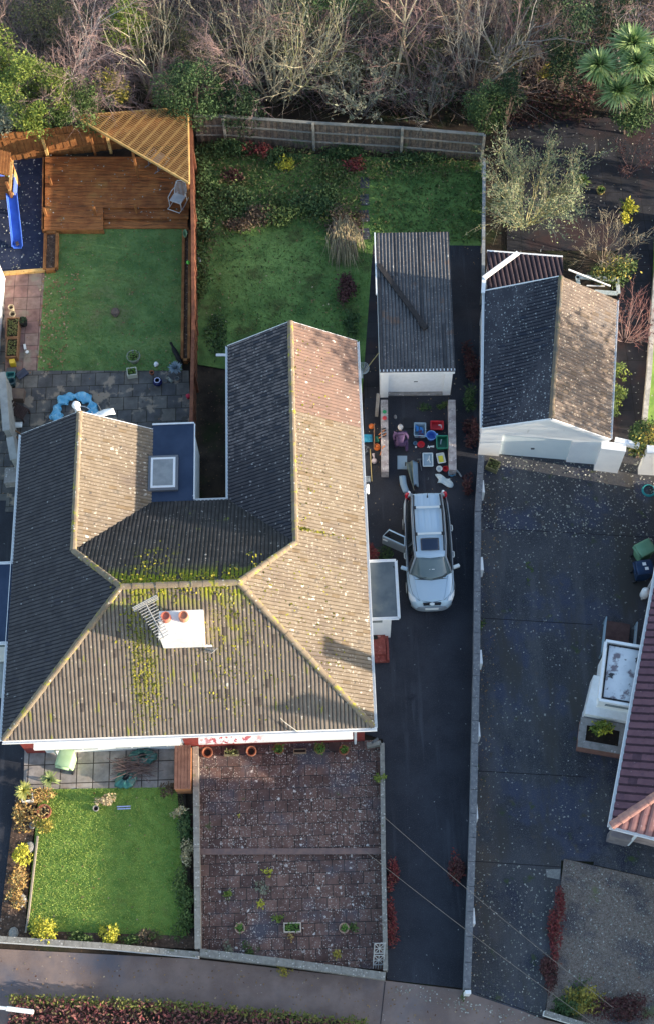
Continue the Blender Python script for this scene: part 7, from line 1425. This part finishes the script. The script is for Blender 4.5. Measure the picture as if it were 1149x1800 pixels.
# weeds in the terrace
for x, y, r, n, m, lb in ((405, 1570, .22, 90, L_bright, 'spiky weed clump at the left of the lower terrace'), (470, 1535, .16, 50, L_yel, 'upper yellow weed in the middle of the lower terrace'), (465, 1560, .3, 110, L_grey, 'grey green weed in the middle of the lower terrace'), (462, 1588, .17, 60, L_yel, 'lower yellow weed in the middle of the lower terrace'), (489, 1612, .17, 80, L_bright, 'bright weed above the cream edged trough'), (621, 1631, .18, 80, L_mid, 'weed beside the right pale pot'), (422, 1437, .1, 24, L_yel, 'single small weed on the upper terrace'), (437, 1670, .24, 110, L_mid, 'weed at the foot of the mossy front wall'), (398, 1668, .2, 90, L_grey, 'silvery weed at the foot of the mossy front wall'), (594, 1680, .2, 90, L_gold, 'gold weed near the ornamental gate end of the front wall'), (512, 1648, .15, 40, L_orange, 'rusty weed below the cream edged trough'), (500, 1702, .3, 70, L_gold, 'yellow weed growing outside the mossy front wall')):
    bush(lb, T(x, y, .08), (r, r, .14), n, .1, m, 'weed', 'plant', 'weeds in the slab terrace', 4, .6, stem=False)
for x, y, n, lb in ((930, 996, 40, 'larger tuft of moss in a joint of the old driveway'), (927, 1020, 22, 'smaller tuft of moss in a joint of the old driveway'), (846, 1095, 90, 'weed clump at the foot of the boundary wall'), (815, 1748, 60, 'weed at the end of the boundary wall')): bush(lb, T(x, y, .04), (.16, .22, .08), n, .08, L_mid, 'weed', 'plant', 'weeds in the driveways', 4, .6, stem=False)
# wild garden
gw_ = 'overgrown plants in the wild garden'
for x, y, rx_, ry, rz_2, n, m, lb in ((356, 300, .35, 1.3, .5, 900, L_ivy, 'ivy climbing the fence at the top left of the wild garden'), (362, 380, .4, 1.2, .4, 800, L_ivy, 'ivy clump halfway along the red brown fence'), (352, 480, .25, 1.4, .3, 500, L_mid, 'low ivy lower on the red brown fence'),
    (400, 355, 1.0, .8, .5, 1000, L_ivy, 'bramble clump at the left of the wild garden'), (440, 385, 1.1, .6, .45, 900, L_brown, 'browning bramble clump left of the middle'), (495, 370, .9, .7, .5, 900, L_mid, 'green bramble clump in the middle of the wild garden'), (560, 355, 1.0, .7, .5, 1000, L_ivy, 'dark bramble clump right of the middle'), (600, 390, .8, .8, .45, 800, L_brown, 'browning bramble clump above the dead grass'), (590, 310, .9, .5, .3, 500, L_mid, 'low green growth near the stepping stones'),
    (400, 265, .9, .35, .6, 700, L_ivy, 'leafy growth at the left foot of the grey fence'), (500, 275, .9, .35, .5, 600, L_ivy, 'leafy growth at the middle foot of the grey fence'), (600, 268, 1.0, .35, .5, 700, L_ivy, 'leafy growth right of the middle fence post'), (730, 278, 1.0, .3, .4, 600, L_ivy, 'leafy growth at the right foot of the grey fence'),
    (437, 262, .3, .25, .5, 160, L_red, 'left rust red plant against the grey fence'), (466, 268, .35, .3, .5, 220, L_red, 'right rust red plant against the grey fence'), (408, 312, .4, .3, .3, 180, L_dred, 'dull red plant among the brambles'), (620, 290, .45, .3, .4, 240, L_red, 'rust red plant beside the first stepping stone'), (502, 288, .3, .3, .4, 200, L_yel, 'yellow shrub near the middle of the grey fence'),
    (610, 510, .35, .7, .3, 420, L_dred, 'withered dark clump below the dead grass'), (620, 570, .3, .6, .2, 260, L_ivy, 'low dark growth beside the side passage'), (380, 590, .4, .9, .2, 320, L_ivy, 'low dark growth behind the dark wing')):
    bush(lb, T(x, y, rz_2*.5), (rx_*1.4, ry*1.35, rz_2), int(n*2), .13, m, 'undergrowth_plant', 'plant', gw_, 14, .42, stem=False)
dg = thing('dead_grass', 'mound of straw coloured dead grass trailing down beside the stepping stones', 'grass clump', tuple(G(603, 420))); m_ = MB(); c = G(600, 405, .5)
for i in range(520):
    q = c+Vector((random.gauss(.05, .28), random.gauss(0, .35), random.uniform(-.1, .2))); l_ = random.uniform(.7, 1.6); d = Vector((random.gauss(.05, .22), -1, random.uniform(.1, .5))).normalized(); s = Vector((.014, .004, 0)); p1 = q+d*l_*.5+Vector((0, 0, .05)); p2 = q+Vector((d.x, d.y, 0))*l_-Vector((0, 0, q.z-.06)); m_.add([q-s, q+s, p1+s, p2, p1-s], [(0, 1, 2, 4), (4, 2, 3)])
m_.build('blades', L_straw, dg)
scatter_wild = [(346, 258), (640, 268), (846, 282), (846, 305), (645, 320), (628, 400), (560, 405), (520, 385), (430, 405), (375, 440), (352, 560), (344, 560)]
# undergrowth on the wooded bank, counted by nobody
def scatter(name, px, n, size, m, z0, z1, up=.4):
    poly = [G(a, b) for a, b in px]; P = in_poly(n, poly); P[:, 2] = z0+(z1-z0)*rng.random(n)**2; return stuff(name, leaves(P, size, up), m)
bank = [(-30, -60), (1190, -60), (1190, 195), (890, 235), (848, 222), (340, 190), (-30, 225)]
scatter('weeds', scatter_wild, 7500, .13, lm('wild_weeds', (.07, .12, .035), (.12, .19, .055), (.2, .17, .07), (.1, .08, .045), (.16, .24, .07)), .02, .35); scatter('weeds', [(350, 270), (640, 275), (630, 640), (360, 600)], 2500, .12, L_mid, .02, .14)
scatter('undergrowth', bank, 14000, .16, lm('bank_litter', (.03, .03, .014), (.05, .06, .02), (.1, .065, .045), (.02, .03, .012), (.07, .04, .035)), .02, .7)
scatter('undergrowth', [(300, 20), (860, 20), (860, 205), (340, 180)], 6000, .14, L_dark, .05, 1.2); scatter('undergrowth', [(860, 60), (1040, 60), (1040, 210), (880, 230)], 3000, .14, L_dred, .02, .4)
# dead twigs and plum coloured scrub low on the bank
rs = np.random.default_rng(5); P = in_poly(6200, [G(a, b) for a, b in [(0, -40), (1010, -40), (1000, 150), (860, 195), (340, 165), (0, 150)]]); sg = []
for p in P:
    d = rs.normal(size=3); d[2] = abs(d[2])*.9+.35; d /= np.linalg.norm(d); l_ = .6+2.4*rs.random()**1.5; q = p+d*l_*.6; d2 = d+rs.normal(size=3)*.35; sg += [(p, q, .014, .01), (q, q+d2*l_*.5, .01, .004)]
    for _ in range(3): d3 = d+rs.normal(size=3)*.7; sg.append((p+d*l_*rs.uniform(.2, .6), p+d*l_*.4+d3*l_*.4, .007, .003))
stuff('scrub', prisms(sg), mat('scrub_twigs', (.32, .255, .21), (.21, .15, .145), .6, .9))
# looser olive and brown growth filling the belt between the trees
for k, (x, y, z, rx_, ry, n, m, lb) in enumerate(((95, 40, 2.5, 1.6, 1.3, 1000, L_olive, 'olive bush under the large birch near the top left corner'), (275, 60, 2, 1.3, 1.2, 900, L_olive, 'olive bush under the top edge left of the pinkish tree'), (360, 95, 2.2, 1.4, 1.2, 1000, L_olive, 'olive bush between the ivy covered tree and the top edge'), (470, 60, 2, 1.5, 1.1, 900, L_olive, 'olive bush behind the broad pale willow'), (600, 120, 1.6, 1.3, .9, 800, L_olive, 'olive bush above the grey green leafy shrub'), (665, 130, 1.4, 1.2, .9, 700, L_brown, 'russet bush between the two grey shrubs'), (730, 100, 1.8, 1.3, 1, 800, L_olive, 'olive bush under the plum coloured tree'), (780, 60, 2, 1.3, 1, 700, L_brown, 'russet bush left of the fan tree'), (885, 95, 1.6, 1.2, 1, 800, L_olive, 'olive bush right of the fan tree'), (640, 20, 2.5, 1.5, 1, 800, L_olive, 'olive bush at the top edge near the middle'))):
    bush(lb, T(x, y, z*.75), (rx_*1.35, ry*1.25, z*.85), int(n*2.4), .12, m, 'shrub', 'shrub', 'bushes on the wooded bank', 16, .36)
# grass blades on the lawns: they give the turf a nap
def turf(name, px, n, size, m, z): 
    P = in_poly(n, [G(a, b) for a, b in px], z); D = np.tile([0, 0, 1.3], (n, 1))+.6*rng.normal(size=(n, 3)); stuff(name, leaves(P, size, -.4, 4, dirs=D), m)
turf('grass', [(82, 402), (322, 398), (318, 653), (70, 653)], 26000, .06, L_grass, .02)
turf('grass', [(350, 268), (845, 290), (845, 425), (655, 428), (636, 640), (372, 600)], 26000, .08, L_grass, .015)
turf('grass', [(72, 1388), (322, 1383), (336, 1646), (50, 1636)], 60000, .055, L_fgrass, .02)
stuff('grass', leaves(in_poly(2600, [G(a, b) for a, b in [(655, 290), (845, 295), (845, 425), (655, 428)]], .02), .15, .3), L_mid)
# fallen leaves
def litter_(px, n, size, m, z): P = in_poly(n, [G(a, b) for a, b in px], z); stuff('fallen_leaves', leaves(P, size, 2.5, 1.5), m)
F_tan = lm('leaf_litter_tan', (.3, .16, .07), (.42, .27, .13), (.2, .09, .04), (.5, .4, .25)); F_pale = lm('leaf_litter_pale', (.5, .48, .42), (.35, .34, .3), (.25, .27, .2), (.6, .58, .52))
litter_([(75, 1390), (320, 1386), (330, 1640), (55, 1635)], 90, .06, F_tan, .07); litter_([(350, 270), (840, 285), (840, 420), (640, 430), (630, 640), (360, 600)], 320, .08, F_tan, .1)
litter_([(72, 480), (140, 480), (110, 655), (66, 655)], 260, .1, F_tan, .05); litter_([(80, 402), (322, 400), (318, 655), (70, 655)], 380, .07, F_tan, .04)
litter_([(850, 800), (1149, 810), (1149, 960), (840, 930)], 900, .07, F_pale, .02); litter_([(845, 930), (1100, 950), (1040, 1500), (830, 1500)], 420, .055, F_pale, .02); litter_([(840, 860), (880, 860), (850, 1735), (822, 1735)], 260, .06, F_tan, .02)
litter_([(825, 1500), (980, 1530), (950, 1785), (820, 1740)], 380, .055, F_pale, .02); litter_([(640, 430), (848, 430), (841, 1000), (650, 1000)], 170, .06, F_tan, .02)
litter_([(700, 1725), (950, 1790), (900, 1800), (680, 1745)], 160, .06, F_pale, .02); litter_([(0, 1670), (676, 1730), (950, 1800), (650, 1800), (0, 1745)], 260, .06, F_tan, .02)
litter_([(-5, 285), (78, 285), (80, 475), (0, 478)], 150, .08, F_pale, .03); litter_([(80, 278), (332, 270), (332, 400), (80, 402)], 110, .07, F_pale, .335); litter_([(890, 215), (1149, 215), (1149, 740), (1090, 740), (1095, 470), (890, 440)], 260, .07, F_pale, .02)
litter_([(992, 1515), (1149, 1550), (1149, 1790), (1000, 1785)], 700, .06, F_pale, .045)
